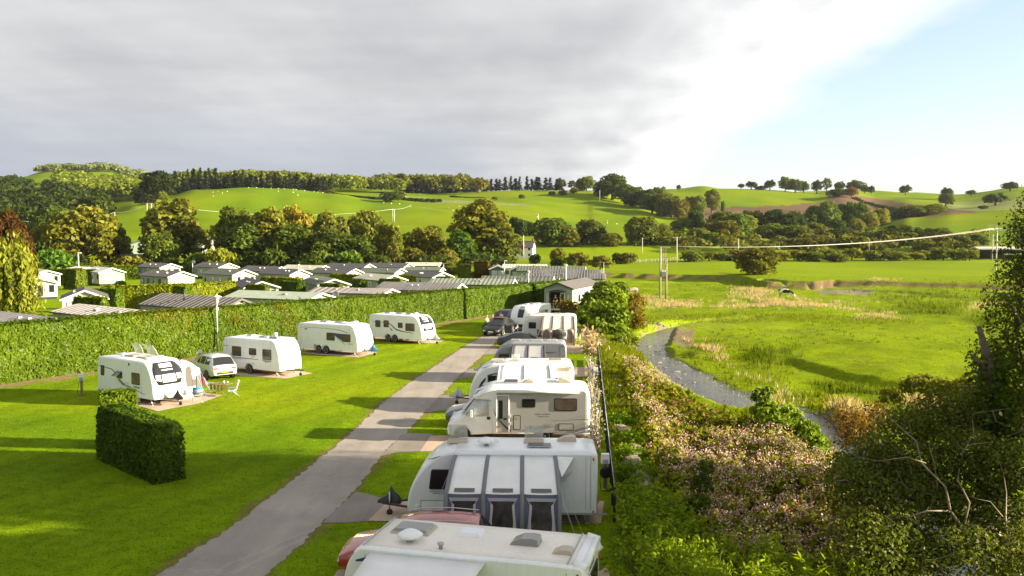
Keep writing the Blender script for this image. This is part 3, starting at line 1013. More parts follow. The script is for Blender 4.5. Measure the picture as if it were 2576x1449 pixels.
TYRE = mat('tyre', (0.02, 0.02, 0.02), 0.85)
ALLOY = mat('alloy_rim', (0.55, 0.55, 0.56), 0.3, metal=0.8)
STEEL = mat('galvanised_steel', (0.42, 0.43, 0.44), 0.45, metal=0.7)
DARKST = mat('dark_steel', (0.05, 0.05, 0.052), 0.5, metal=0.4)
GREYTRIM = mat('grey_trim', (0.32, 0.32, 0.33), 0.45)
STRIPE_BR = mat('bronze_decal', (0.10, 0.075, 0.055), 0.35)
STRIPE_BL = mat('blue_decal', (0.045, 0.065, 0.16), 0.35)
STRIPE_GR = mat('grey_decal', (0.20, 0.20, 0.21), 0.35)
REDL = mat('red_lamp', (0.45, 0.02, 0.015), 0.25)
AMBER = mat('amber_lamp', (0.6, 0.2, 0.02), 0.25)
SOLAR = mat('solar_cells', (0.03, 0.035, 0.05), 0.2)
BLKCOV = mat('black_cover', (0.012, 0.012, 0.013), 0.45)
INK = mat('dark_ink', (0.03, 0.03, 0.035), 0.5)
PALEINK = mat('pale_ink', (0.7, 0.7, 0.7), 0.5)


def place_by(x, y, z, lx, ly, rz):
    """origin of a thing whose local point (lx,ly,z) is seen at that picture measure"""
    p = G(x, y, z); c, s = math.cos(rz), math.sin(rz)
    return Vector((p.x - (lx * c - ly * s), p.y - (lx * s + ly * c), 0))


def bez(P, t):
    a, b, c, d = P; u = 1 - t
    return tuple(u ** 3 * a[i] + 3 * u * u * t * b[i] + 3 * u * t * t * c[i] + t ** 3 * d[i] for i in (0, 1))


def outline_inset(prof, r):
    n = len(prof); out = []
    for i in range(n):
        a, b, c = Vector(prof[i - 1]), Vector(prof[i]), Vector(prof[(i + 1) % n])
        d1 = (b - a).normalized(); d2 = (c - b).normalized()
        nn = Vector((d1.y + d2.y, -d1.x - d2.x))
        if nn.length < 1e-6: nn = Vector((d1.y, -d1.x))
        nn.normalize(); out.append((b.x + nn.x * r, b.y + nn.y * r))
    return out


def shell(prof, W, r):
    """closed side outline (clockwise seen from -y) filled out to width W with rounded long edges"""
    g = MB(); n = len(prof)
    rings = []
    for k, y in ((1.0, W / 2), (0.3, W / 2 - 0.02 - 0.2 * r), (0.0, W / 2 - r), (0.0, -W / 2 + r), (0.3, -W / 2 + 0.02 + 0.2 * r), (1.0, -W / 2)):
        q = outline_inset(prof, r * k) if k else prof
        rings.append(g.addv([(a, y, b) for a, b in q]))
    for j in range(5):
        for i in range(n):
            i2 = (i + 1) % n
            g.face((rings[j] + i, rings[j] + i2, rings[j + 1] + i2, rings[j + 1] + i), True)
    # own copies of the ends so the flat sides stay flat
    for j, k in ((0, 1), (5, 1)):
        ids = g.addv([g.v[rings[j] + i] for i in range(n)]); g.face([ids + i for i in range(n)])
    return g


def wheel(parent, x, y, side, r=0.33, w=0.2, z=None):
    z = r if z is None else z
    o = MB().lathe([(r * 0.62, -w / 2), (r * 0.93, -w / 2), (r, -w / 2 + 0.03), (r, w / 2 - 0.03), (r * 0.93, w / 2), (r * 0.62, w / 2)], (x, y, z), 18, 'y').build('wheel', TYRE, parent)
    g = MB(); yy = y + side * (w / 2 + 0.004)
    g.lathe([(r * 0.18, 0), (r * 0.2, side * 0.02), (0.02, side * 0.03)], (x, yy - side * 0.03, z), 10, 'y')
    for k in range(5):
        a = 2 * math.pi * k / 5 + 0.3
        c, s = math.cos(a), math.sin(a)
        p = [(x + c * r * q + s * r * 0.1 * e, yy - side * 0.02, z + s * r * q - c * r * 0.1 * e) for q, e in ((0.12, 1), (0.62, 1.3), (0.62, -1.3), (0.12, -1))]
        g.poly(p)
    g.lathe([(r * 0.56, -side * 0.02), (r * 0.66, -side * 0.02), (r * 0.66, side * 0.004), (r * 0.6, side * 0.004), (r * 0.56, -side * 0.02)], (x, yy - side * 0.004, z), 18, 'y')
    g.build('rim', ALLOY, o)
    return o


def side_window(parent, x, z, w, h, y, sg, frame=RUBBER, pane=BROWNGLASS, r=0.07, skew=0.0, name='window'):
    o = MB().rrect((x, y, z), w, h, r, 0.014, 'y', sg, skew=skew).build(name, frame, parent)
    MB().rrect((x, y + sg * 0.014, z), w - 0.09, h - 0.09, max(r - 0.02, 0.02), 0.010, 'y', sg, skew=skew).build('pane', pane, o)
    return o


def ribbon(parent, pts, y, sg, m, name='decal', th=0.005):
    """flat stripe on a side: pts [(x, z, half width)]"""
    up = [(x, z + w) for x, z, w in pts]; dn = [(x, z - w) for x, z, w in reversed(pts)]
    return MB().prism(up + dn, y, y + sg * th, 'y').build(name, m, parent)


def heki(parent, x, y, w, d, z, lid=SMOKE, name='skylight', frame=TANPL):
    g = MB(); g.box((x, y, z + 0.035), (w, d, 0.07), taper=0.93); o = g.build(name, frame, parent)
    MB().box((x, y, z + 0.10), (w * 0.90, d * 0.90, 0.055), taper=0.86).build('lid', lid, o)
    return o


def open_heki(parent, x, y, w, d, z, ang=55, side=1):
    o = MB().box((x, y, z + 0.035), (w, d, 0.07), taper=0.95).build('skylight', TANPL, parent)
    c, s = math.cos(rad(ang)), math.sin(rad(ang))
    y0 = y + side * d / 2
    g = MB()
    rows = []
    for q in (0, 0.5, 1.0):
        b = 0.05 * math.sin(q * math.pi)
        rows.append([(x + e * w * 0.46, y0 - side * (c * d * q - s * b), z + 0.08 + s * d * q + c * b) for e in (-1, -0.3, 0.3, 1)])
    g.grid(rows, thick=(0, side * 0.02, 0.01)); g.build('lid', CLEARLID, o)
    return o


def lid(parent, x, y, w, d, z, m=WHITE, name='roof_vent', hgt=0.09):
    o = MB().box((x, y, z + hgt / 2), (w, d, hgt), taper=0.82).build(name, m, parent); return o


def cowl(parent, x, y, w, d, z, m, name='roof_vent', hgt=0.2, sg=1):
    pr = [(-w / 2, 0), (-w / 2 + 0.06, hgt * 0.35), (-w * 0.1, hgt * 0.9), (w * 0.22, hgt), (w / 2 - 0.03, hgt * 0.88), (w / 2, 0)]
    return MB().prism([(x + sg * a, z + b) for a, b in pr], y - d / 2, y + d / 2, 'y').build(name, m, parent)


def dish(parent, x, y, z):
    o = MB().lathe([(0.09, 0), (0.09, 0.05), (0.05, 0.06), (0.05, 0.12)], (x, y, z), 12).build('aerial', GREYTRIM, parent)
    MB().lathe([(0.05, 0.0), (0.30, 0.03), (0.33, 0.07), (0.26, 0.12), (0.13, 0.19), (0.02, 0.21)], (x, y, z + 0.11), 18).build('aerial_dome', WHITE, o)
    return o


def solar(parent, x, y, w, d, z):
    o = MB().box((x, y, z + 0.05), (w, d, 0.04)).build('solar_panel', STEEL, parent)
    MB().box((x, y, z + 0.074), (w - 0.06, d - 0.06, 0.006)).build('solar_cell_sheet', SOLAR, o)


def steady(parent, x, y, zb, dx):
    g = MB(); g.tube([(x, y, zb), (x + dx, y, 0.04)], 0.035, 6); g.box((x + dx, y, 0.04), (0.18, 0.14, 0.04)); return g.build('corner_steady', STEEL, parent)


FRONTS = {                                      # a: run of the curve, k1, zk (relative to h), b
    'egg': (1.75, 0.42, 0.62, 0.10), 'pano': (1.15, 0.55, 0.66, 0.02), 'classic': (0.85, 0.30, 0.72, 0.10), 'sleek': (1.45, 0.62, 0.55, 0.05), 'flat': (0.7, 0.3, 0.75, 0.18)}


def caravan(label, pos, rz, L=6.2, W=2.25, h=2.6, near=1, front='classic', axles=1, xa=-0.3, body=WHITE, zb=0.40, roof=None, group='touring caravans', cover=None, rear='round', name='touring_caravan', r=0.085):
    o = thing(name, label, 'caravan', pos, rz, group)
    a, k1, zk, b = FRONTS[front]
    B = [(L / 2 - a, h), (L / 2 - a * (1 - k1), h), (L / 2, h * zk), (L / 2 - b, zb)]
    prof = [(-L / 2, zb)]
    if rear == 'round':
        prof += [bez([(-L / 2, h - 0.5), (-L / 2 + 0.01, h - 0.12), (-L / 2 + 0.10, h), (-L / 2 + 0.42, h)], t) for t in (0, 0.25, 0.5, 0.75, 1)]
    else:
        prof += [bez([(-L / 2, h - 0.22), (-L / 2, h - 0.05), (-L / 2 + 0.05, h), (-L / 2 + 0.22, h)], t) for t in (0, 0.33, 0.66, 1)]
    prof += [(-L / 2 + 0.9, h + 0.012), (L / 2 - a - 0.4, h + 0.012)]
    prof += [bez(B, t / 12) for t in range(13)]
    ra = 0.41
    xs = [xa] if axles == 1 else [xa + 0.39, xa - 0.39]
    for x in xs:
        if axles == 2:
            ra = 0.37
        for q in range(0, 9):
            t = math.pi * q / 8
            prof.append((x + ra * math.cos(t), zb - 0.02 + (ra * 0.95) * math.sin(t)))
    # keep the wheel arch of a twin axle from crossing itself
    g = shell(prof, W, r); bo = g.build('body', body, o)
    if roof:
        MB().grid([[(x, y, h + 0.018 + 0.012 * (1 - (y / (W / 2)) ** 2)) for y in np.linspace(-W / 2 + 0.1, W / 2 - 0.1, 7)] for x in np.linspace(-L / 2 + 0.3, L / 2 - a - 0.05, 8)], thick=(0, 0, -0.02)).build('roof_sheet', roof, o)
    for x in xs:
        for s in (-1, 1):
            wheel(o, x, s * (W / 2 - 0.14), s, 0.33, 0.19)
    ch = MB(); ch.box((-0.2, 0, zb - 0.05), (L * 0.8, W * 0.5, 0.09)); ch.build('chassis', DARKST, o)
    n0 = L / 2 - b - 0.05
    db = MB()
    for s in (-1, 1): db.tube([(n0 - 0.3, s * 0.62, zb), (n0 + 1.05, s * 0.06, zb + 0.02)], 0.045, 6)
    db.tube([(n0 + 0.95, 0, zb + 0.03), (n0 + 1.3, 0, zb + 0.06)], 0.055, 6)
    db.build('drawbar', DARKST, o)
    jw = MB().tube([(n0 + 0.85, 0.12, 0.1), (n0 + 0.85, 0.12, 0.85)], 0.03, 6).build('jockey_wheel', STEEL, o)
    MB().lathe([(0.04, -0.04), (0.11, -0.04), (0.11, 0.04), (0.04, 0.04)], (n0 + 0.85, 0.12, 0.11), 12, 'y').build('wheel_tyre', TYRE, jw)
    if cover:
        rows = []
        for xx, w_, zt, zbm in ((0.42, 0.05, 0.55, 0.42), (0.52, 0.14, 0.70, 0.40), (0.70, 0.12, 0.86, 0.40), (0.80, 0.05, 1.06, 0.40), (0.88, 0.13, 0.76, 0.38), (1.08, 0.11, 0.64, 0.40), (1.28, 0.04, 0.52, 0.44)):
            rows.append([(n0 + xx, -w_ * 1.3, zbm), (n0 + xx, -w_, (zbm + zt) / 2), (n0 + xx, -0.02, zt), (n0 + xx, 0.02, zt), (n0 + xx, w_, (zbm + zt) / 2), (n0 + xx, w_ * 1.3, zbm)])
        MB().grid(rows).build('hitch_cover', cover, o)
    for s in (-1, 1):
        steady(o, L / 2 - 0.75, s * (W / 2 - 0.25), zb, 0.22)
        steady(o, -L / 2 + 0.5, s * (W / 2 - 0.25), zb, -0.15)
    # skirt line and road lights
    boxes('skirt_rail', [((xa + s * (L * 0.25 + 0.5), near * (W / 2 + 0.012), zb + 0.05), (L * 0.36, 0.02, 0.07)) for s in (-1, 1)], GREYTRIM if body is not WHITE else WHITE, o)
    boxes('panel_seam', [((sx, near * (W / 2 + 0.003), (zb + h) / 2), (0.014, 0.008, h - zb - 0.35)) for sx in (-L / 2 + 0.42, L / 2 - a - 0.1)], GREYTRIM, o)
    boxes('marker_lamp', [((-L / 2 + 0.16, near * (W / 2 + 0.012), zz), (0.045, 0.02, 0.10)) for zz in (h - 0.22, zb + 0.12)], REDL, o)
    return o, B


def rail(parent, L, W, h, near, a, m=GREYTRIM):
    """awning rail round the near side edge"""
    y = near * (W / 2 + 0.004)
    return MB().tube([(-L / 2 + 0.06, y - near * 0.05, 0.6), (-L / 2 + 0.06, y - near * 0.05, h - 0.3), (-L / 2 + 0.3, y - near * 0.04, h - 0.06), (L / 2 - a, y - near * 0.04, h - 0.05), (L / 2 - a * 0.5, y - near * 0.04, h - 0.28)], 0.018, 5).build('awning_rail', m, parent)


def front_patch(parent, B, t0, t1, wf, m, off=0.012, name='front_window', n=8, y0=0.0, y1=None):
    """panel lying on the front curve between t0 and t1; wf(q) half width, q 0 top .. 1 bottom"""
    rows = []
    for k in range(n + 1):
        q = k / n; t = t0 + (t1 - t0) * q
        p = Vector(bez(B, t)); d = Vector(bez(B, t + 0.01)) - Vector(bez(B, t - 0.01)); nn = Vector((-d.y, d.x)).normalized()
        if nn.x < 0: nn = -nn
        p = p + nn * off; w = wf(q) if wf else 0
        ys = np.linspace(-w, w, 7) if y1 is None else np.linspace(y0, y1, 5) * 1.0
        rows.append([(p.x - 0.03 * (y / 1.1) ** 2 * 0, y, p.y) for y in ys])
    nn = Vector((-nn.x, 0, -nn.y)) * 0.01
    return MB().grid(rows, thick=nn).build(name, m, parent)


def awning(label, pos, rz, x0, x1, W, near, depth, ztop, ze, bays, roofm, ribm, wallm, name='awning', win='square', ribw=0.07, splay=0.15, group='awnings', drop=0.15, vents=False, windowm=GLASS, winframe=None, roofonly=False):
    """inflatable porch awning against the near side of a caravan (same local frame)"""
    o = thing(name, label, 'awning', pos, rz, group)
    y0 = near * (W / 2 + 0.02)
    sec = [(0, ztop), (0.22 * depth, ztop - 0.10 * (ztop - ze)), (0.55 * depth, ztop - 0.42 * (ztop - ze)), (0.85 * depth, ze + 0.16 * (ztop - ze)), (depth, ze), (depth + splay, 0.02)]
    nx = bays * 4
    def pt(u, j, off=0.0):
        y, z = sec[j]
        k = y / depth
        xa, xb = x0 - drop * k, x1 + drop * k
        sag = -0.025 * abs(math.sin(u * bays * math.pi)) if 0 < j < 5 else 0
        return (xa + (xb - xa) * u, y0 + near * (y + off * 0.7), z + sag + off * (0.7 if j < 5 else 0))
    MB().grid([[pt(k / nx, j) for k in range(nx + 1)] for j in range(5)], thick=(0, 0, -0.012)).build('canopy', roofm, o)
    if roofonly: return o
    MB().grid([[pt(k / nx, j) for k in range(nx + 1)] for j in (4, 5)], thick=(0, -near * 0.012, 0)).build('front_wall', wallm, o)
    for s, u in ((0, 0.0), (1, 1.0)):
        P = [pt(u, j) for j in range(6)]
        g = MB(); g.poly(P + [(P[0][0], y0, 0.02)])
        g.build('side_wall', wallm, o)
    for k in range(bays + 1):
        u = min(max(k / bays, 0.012), 0.988)
        P = [Vector(pt(u, j, 0.02)) for j in range(6)]
        g = MB(); rows = [[(p.x - ribw, p.y, p.z), (p.x, p.y + near * 0.03, p.z + 0.03), (p.x + ribw, p.y, p.z)] for p in P]
        g.grid(rows, thick=(0, -near * 0.01, -0.01)); g.build('pole_sleeve', ribm, o)
    for k in range(bays):
        c = (k + 0.5) / bays; hw = 0.5 / bays * 0.66
        A = Vector(pt(c - hw, 4)); Bq = Vector(pt(c + hw, 4)); A2 = Vector(pt(c - hw, 5)); B2 = Vector(pt(c + hw, 5))
        def wp(u, v, off): return (A.lerp(A2, v) * (1 - u) + Bq.lerp(B2, v) * u) + Vector((0, near * off, 0.0))
        def shape(u0, u1, v0, v1, off):
            pts = []
            if win == 'arch':
                for q in range(9):
                    t = math.pi * q / 8; pts.append(wp((u0 + u1) / 2 - (u1 - u0) / 2 * math.cos(t), v0 + (v1 - v0) * 0.45 * (1 - math.sin(t)), off))
            else:
                for cx, cv, a0 in ((u0, v0, 0), (u1, v0, 1)):
                    for q in range(4):
                        t = math.pi / 2 * q / 3
                        e = 0.12
                        if a0 == 0: pts.append(wp(cx + e * (u1 - u0) * (1 - math.sin(t)), cv + e * (1 - math.cos(math.pi / 2 - t)) * 1.0, off))
                        else: pts.append(wp(cx - e * (u1 - u0) * (1 - math.cos(t)), cv + e * (1 - math.cos(t)) * 1.0, off))
            pts += [wp(u1, v1, off), wp(u0, v1, off)]
            return pts
        fr = MB().poly(shape(-0.10, 1.10, 0.07, 0.90, 0.012)); fo = fr.build('window', winframe or roofm, o)
        MB().poly(shape(0.02, 0.98, 0.13, 0.86, 0.024)).build('pane', windowm, fo)
        if win == 'curtain':
            for s in (0, 1):
                e = 0.03 if s == 0 else 0.97; d = 0.10 if s == 0 else -0.10
                MB().poly([wp(e, 0.16, 0.034), wp(e + d, 0.2, 0.034), wp(e + d * 0.5, 0.5, 0.034), wp(e + d * 0.9, 0.84, 0.034), wp(e, 0.84, 0.034)]).build('curtain', mat('pale_curtain', (0.50, 0.45, 0.47), 0.8), fo)
        if vents:
            hv = hw * (0.8 if vents == 1 else 0.9)
            a = Vector(pt(c - hv, 3)); b = Vector(pt(c + hv, 3)); a2 = Vector(pt(c - hv, 4)); b2 = Vector(pt(c + hv, 4))
            f = lambda u, v: a.lerp(a2, v) * (1 - u) + b.lerp(b2, v) * u + Vector((0, near * 0.02, 0.03))
            MB().poly([f(0, 0.15), f(1, 0.15), f(1, 0.75), f(0, 0.75)] if vents == 1 else [f(0.0, 0.72), f(0.5, 0.45), f(1, 0.40), f(1, 0.8), f(0, 0.8)]).build('vent_window', mat('grey_window_film', (0.10, 0.09, 0.085), 0.25), o)
    for u in (0.0, 1.0):
        for q in (4, 2):
            p = Vector(pt(u, q)); e = Vector((p.x + (0.9 if u else -0.9) * (0.7 if q == 4 else 1), p.y + near * 0.5, 0.02)); MB().tube([p, e], 0.008, 4).build('guy_rope', mat('guy_cord', (0.45, 0.44, 0.42), 0.8), o)
    return o


# ------------------------------------------------------------------ cars
def car(label, pos, rz, st, paint, r=0.34, xw=(1.35, -1.35), glass=GLASS, lights='front', group='cars', plate='white', pillar=None, name='car', rails=False):
    """st: stations (x, sill z, belt z, roof z, half width, roof half width) from tail to nose"""
    o = thing(name, label, 'car', pos, rz, group)
    rows = []
    for x, zb, zl, zr, w, wr in st:
        cab = zr > zl + 0.06
        up = [(w * 0.90, zb), (w * 0.985, zb + 0.10), (w, zb + (zl - zb) * 0.55), (w * 0.965, zl)]
        up += [(wr + (w * 0.965 - wr) * 0.35, zl + (zr - zl) * 0.62), (wr, zr - 0.05), (wr * 0.8, zr - 0.008), (0, zr + 0.015)] if cab else [(w * 0.9, zl + (zr - zl) * 0.4), (w * 0.75, zl + (zr - zl) * 0.8), (w * 0.5, zr), (0, zr + 0.012)]
        rows.append([(x, -a, b) for a, b in up] + [(x, a, b) for a, b in reversed(up[:-1])])
    g = MB(); g.grid(rows); g.poly(rows[0]); g.poly(rows[-1][::-1])
    g.build('body', paint, o)
    cabs = [i for i, s in enumerate(st) if s[3] > s[2] + 0.3]
    i0, i1 = cabs[0], cabs[-1]
    def edge(i, f, s, off=0.008):
        x, zb, zl, zr, w, wr = st[i]
        y0 = w * 0.965; y1 = wr
        return Vector((x, s * (y0 + (y1 - y0) * f + off), zl + (zr - 0.06 - zl) * f))
    for s in (-1, 1):
        for i in range(i0, i1):
            a, b, c, d = edge(i, 0.08, s), edge(i + 1, 0.08, s), edge(i + 1, 0.9, s), edge(i, 0.9, s)
            e = 0.06
            a2, b2 = a.lerp(b, e), b.lerp(a, e); d2, c2 = d.lerp(c, e), c.lerp(d, e)
            MB().poly([a2, b2, c2, d2] if s < 0 else [d2, c2, b2, a2]).build('side_window', glass, o)
    def screen(ia, ib, nm):
        xa, _, za, zra, wa, _ = st[ia]; xb, _, zl, zr, w, wr = st[ib]
        lo_z = za + (zra - za); d = Vector((xa - xb, 0, zra - zr)).normalized(); nn = Vector((-d.z, 0, d.x));
        if nn.z < 0: nn = -nn
        P = []
        for f, ww in ((0.10, wr * 0.96), (0.93, min(wa, w) * 0.86)):
            c = Vector((xb + (xa - xb) * f, 0, zr + (zra - zr) * f)) + nn * 0.022
            P.append([(c.x, -ww, c.z - 0.035), (c.x, -ww * 0.5, c.z - 0.002), (c.x, 0, c.z + 0.01), (c.x, ww * 0.5, c.z - 0.002), (c.x, ww, c.z - 0.035)])
        MB().grid(P).build(nm, glass, o)
    screen(i0 - 1, i0, 'rear_window'); screen(i1 + 1, i1, 'windscreen')
    for x in xw:
        for s in (-1, 1):
            w = max(q[4] for q in st)
            MB().lathe([(0.02, 0), (r + 0.055, 0), (r + 0.055, s * 0.012), (0.02, s * 0.012)], (x, s * (w * 0.992), r + 0.01), 18, 'y').build('wheel_arch', RUBBER, o)
            wheel(o, x, s * (w - 0.085), s, r, 0.22)
    L0, L1 = st[0], st[-1]
    # lamps and plates on both ends
    for (q, nxt), s_, m, nm in (((st[-1], st[-2]), 1, mat('clear_lamp', (0.6, 0.62, 0.65), 0.1), 'headlight'), ((st[0], st[1]), -1, REDL, 'tail_light')):
        for s in (-1, 1):
            MB().box((q[0] - s_ * 0.10, s * q[4] * 0.80, q[2] - 0.06), (0.24, q[4] * 0.42, 0.13), taper=0.8).build(nm, m, o)
        MB().box((q[0] + s_ * 0.012, 0, q[1] + (q[2] - q[1]) * 0.42), (0.02, 0.52, 0.12)).build('number_plate', mat('white_plate', (0.75, 0.75, 0.72), 0.4) if s_ > 0 else mat('yellow_plate', (0.75, 0.55, 0.03), 0.4), o)
        MB().box((q[0] + s_ * 0.006, 0, q[1] + 0.13), (0.03, q[4] * 1.5, 0.16)).build('bumper_grille', RUBBER, o)
    for s in (-1, 1):
        x, zb, zl, zr, w, wr = st[i1]
        MB().box((x + 0.28, s * (w + 0.09), zl + 0.06), (0.12, 0.2, 0.15), taper=0.8).build('mirror', paint, o)
    if rails:
        for s in (-1, 1):
            P = [(st[i][0], s * st[i][5] * 0.9, st[i][3] + 0.06) for i in range(i0, i1 + 1)]
            MB().tube(P, 0.02, 5).build('roof_rail', STEEL, o)
    return o


SUV = [(-2.32, 0.42, 0.95, 0.98, 0.80, 0.72), (-2.22, 0.36, 1.02, 1.06, 0.90, 0.72), (-1.72, 0.30, 1.06, 1.66, 0.95, 0.66), (-0.9, 0.28, 1.04, 1.72, 0.96, 0.68), (0.0, 0.28, 1.02, 1.70, 0.96, 0.68), (0.62, 0.28, 1.01, 1.58, 0.96, 0.66), (1.35, 0.28, 1.00, 1.08, 0.95, 0.7), (2.05, 0.32, 0.88, 0.94, 0.92, 0.7), (2.35, 0.42, 0.72, 0.76, 0.80, 0.6)]
EV = [(-2.5, 0.45, 0.98, 1.02, 0.82, 0.7), (-2.38, 0.36, 1.04, 1.12, 0.94, 0.72), (-1.5, 0.28, 1.08, 1.58, 0.99, 0.66), (-0.7, 0.26, 1.05, 1.68, 1.0, 0.66), (0.15, 0.26, 1.02, 1.66, 1.0, 0.66), (0.75, 0.26, 0.98, 1.45, 1.0, 0.68), (1.5, 0.28, 0.95, 1.03, 0.98, 0.7), (2.2, 0.30, 0.82, 0.88, 0.94, 0.7), (2.5, 0.38, 0.66, 0.70, 0.84, 0.6)]
SALOON = [(-2.4, 0.42, 0.82, 0.88, 0.76, 0.6), (-2.28, 0.34, 0.92, 0.99, 0.86, 0.6), (-1.78, 0.28, 0.97, 1.07, 0.90, 0.6), (-0.95, 0.24, 0.96, 1.38, 0.92, 0.58), (-0.3, 0.22, 0.94, 1.45, 0.92, 0.6), (0.3, 0.22, 0.92, 1.38, 0.92, 0.6), (1.15, 0.24, 0.88, 0.98, 0.91, 0.6), (2.0, 0.28, 0.76, 0.82, 0.88, 0.6), (2.36, 0.36, 0.6, 0.64, 0.76, 0.5)]

# ------------------------------------------------------------------ pitches beside the fence, nearest first
def offset(pos, rz, lx, ly):
    c, s = math.cos(rz), math.sin(rz); return Vector((pos.x + lx * c - ly * s, pos.y + lx * s + ly * c, 0))


CANVAS = mat('white_canvas', (0.72, 0.72, 0.71), 0.75, var=0.05, scale=1.5)
GREYRIB = mat('grey_webbing', (0.16, 0.165, 0.175), 0.7)
NAVY = mat('navy_canvas', (0.075, 0.080, 0.125), 0.75, var=0.12, scale=3)
GREYCANV = mat('grey_canvas', (0.36, 0.355, 0.37), 0.75, var=0.08, scale=2)
CREAMC = mat('cream_canvas', (0.66, 0.585, 0.49), 0.8, var=0.06, scale=2)
TANCANV = mat('tan_canvas', (0.42, 0.345, 0.26), 0.8, var=0.08, scale=2)
DARKCANV = mat('dark_canvas', (0.035, 0.035, 0.04), 0.8)
MIRRORSIL = mat('silver_thermal_cover', (0.52, 0.53, 0.54), 0.42, var=0.18, scale=2.5, bump=0.9, bscale=4)
VINYL = mat('clear_vinyl', (0.045, 0.042, 0.045), 0.12, var=0.6, scale=3, spec=0.6)


def side_of(o, W, near): return near * (W / 2 + 0.002)


# 1  cream-roofed caravan at the bottom of the picture
rz = rad(165.8); W, L, H = 2.25, 6.2, 2.6
p1 = Vector((1.26, 19.70, 0)); p1 = Vector((p1.x - (-(L / 2 - 0.42) * math.cos(rz) - (W / 2 - 0.05) * math.sin(rz)), p1.y - (-(L / 2 - 0.42) * math.sin(rz) + (W / 2 - 0.05) * math.cos(rz)), 0))
c1, B = caravan('white touring caravan with plain cream roof, cut off at the picture edge nearest the camera', p1, rz, L, W, H, 1, 'flat', 1, roof=CREAM, rear='square', r=0.06)
rail(c1, L, W, H, 1, 0.7)
heki(c1, 1.55, -0.25, 1.05, 0.75, H + 0.02); lid(c1, 0.05, -0.35, 0.62, 0.5, H + 0.03, WHITE); cowl(c1, -1.45, -0.05, 0.72, 0.46, H + 0.03, SMOKE, sg=-1, hgt=0.19)
cowl(c1, -2.45, 0.35, 0.5, 0.36, H + 0.02, TANPL, sg=-1, hgt=0.12); dish(c1, 1.35, 0.55, H + 0.02)
MB().lathe([(0.05, 0), (0.05, 0.1), (0.085, 0.12), (0.085, 0.16), (0.02, 0.18)], (0.45, 0.85, H + 0.02), 12).build('flue', STEEL, c1)
boxes('roof_seam', [((xs_, 0, H + 0.034), (0.035, W - 0.12, 0.012)) for xs_ in (-L / 2 + 0.40, L / 2 - 0.72)], GREYTRIM, c1)
g = MB()
for s in (-1, 1): g.tube([(-L / 2 + 0.16, s * (W / 2 - 0.16), H - 0.42), (-L / 2 - 0.04, s * (W / 2 - 0.16), H - 0.22), (-L / 2 + 0.0, s * (W / 2 - 0.15), H - 0.06), (-L / 2 + 0.28, s * (W / 2 - 0.15), H + 0.0)], 0.11, 8)
g.tube([(-L / 2 + 0.02, -W / 2 + 0.16, H - 0.04), (-L / 2 + 0.02, W / 2 - 0.16, H - 0.04)], 0.09, 8)
g.build('rear_moulding', WHITE, c1)
w = MB().rrect((-L / 2 - 0.002, 0, 1.72), 1.60, 0.86, 0.08, 0.02, 'x', -1).build('rear_window', RUBBER, c1)
MB().rrect((-L / 2 - 0.022, 0, 1.72), 1.46, 0.74, 0.06, 0.012, 'x', -1).build('pane', GLASS, w)
text('PAGEANT', 0.17, STRIPE_GR, c1, (-L / 2 - 0.012, 0.1, 2.30), (rad(90), 0, rad(-90)))
boxes('tail_lamp', [((-L / 2 - 0.02, s * (W / 2 - 0.1), 2.08), (0.03, 0.05, 0.15)) for s in (-1, 1)] + [((-L / 2 - 0.02, s * (W / 2 - 0.12), 0.62), (0.03, 0.1, 0.3)) for s in (-1, 1)], REDL, c1)
side_window(c1, 1.75, 1.55, 1.1, 0.66, side_of(c1, W, 1), 1, pane=GLASS)
ribbon(c1, [(2.55, 2.25, 0.02), (2.3, 2.30, 0.05), (1.8, 2.27, 0.045), (1.3, 2.18, 0.02), (0.6, 2.1, 0.01)], side_of(c1, W, 1), 1, STRIPE_BL)
MB().box((2.35, W / 2 + 0.012, 1.95), (0.06, 0.02, 0.13)).build('side_lamp', REDL, c1)
awning('plain white sun canopy on the nearest caravan', p1, rz, -0.75, 2.15, W, 1, 2.3, H - 0.10, 2.12, 2, CANVAS, CANVAS, CANVAS, name='sun_canopy', drop=-0.12, roofonly=True)

# 2  white caravan with the blue and white awning
rz = rad(178.0); W, L, H = 2.28, 6.8, 2.6
p2 = Vector((-0.36, 31.30, 0))
c2, B = caravan('white egg-nosed caravan behind the navy and white three-bay awning', p2, rz, L, W, H, 1, 'egg', 1, cover=BLKCOV, body=mat('cool_white_panel', (0.70, 0.71, 0.73), 0.32, var=0.03, coat=0.25, dirt=0.12), roof=WHITE, rear='square')
rail(c2, L, W, H, 1, 1.75, STRIPE_GR)
y = side_of(c2, W, 1)
side_window(c2, 2.05, 1.62, 0.86, 0.72, y, 1, pane=GLASS, skew=-0.12)
open_heki(c2, 2.0 - 0.35, -0.35, 0.75, 0.6, H + 0.02, 62, -1); open_heki(c2, -1.15, -0.35, 0.75, 0.6, H + 0.02, 62, -1)
lid(c2, 0.45, -0.42, 0.7, 0.5, H + 0.03); dish(c2, 0.55, 0.28, H + 0.02); cowl(c2, -2.35, -0.55, 0.72, 0.36, H + 0.02, TANPL, sg=-1); solar(c2, -1.35, 0.35, 0.85, 0.5, H + 0.03)
MB().rrect((2.32, y, 0.68), 0.95, 0.34, 0.04, 0.008, 'y', 1).build('locker_door', WHITE, c2)
g = MB().rrect((2.32, y, 0.68), 1.0, 0.39, 0.05, 0.005, 'y', 1); g.build('locker_seal', STRIPE_GR, c2)
boxes('fridge_vent', [((2.25, y + 0.01, 1.2), (0.5, 0.015, 0.035)), ((2.2, y + 0.01, 1.13), (0.36, 0.015, 0.03))], GREYTRIM, c2)
MB().box((2.95, y + 0.015, 0.62), (0.12, 0.03, 0.17)).build('socket_box', WHITE, c2)
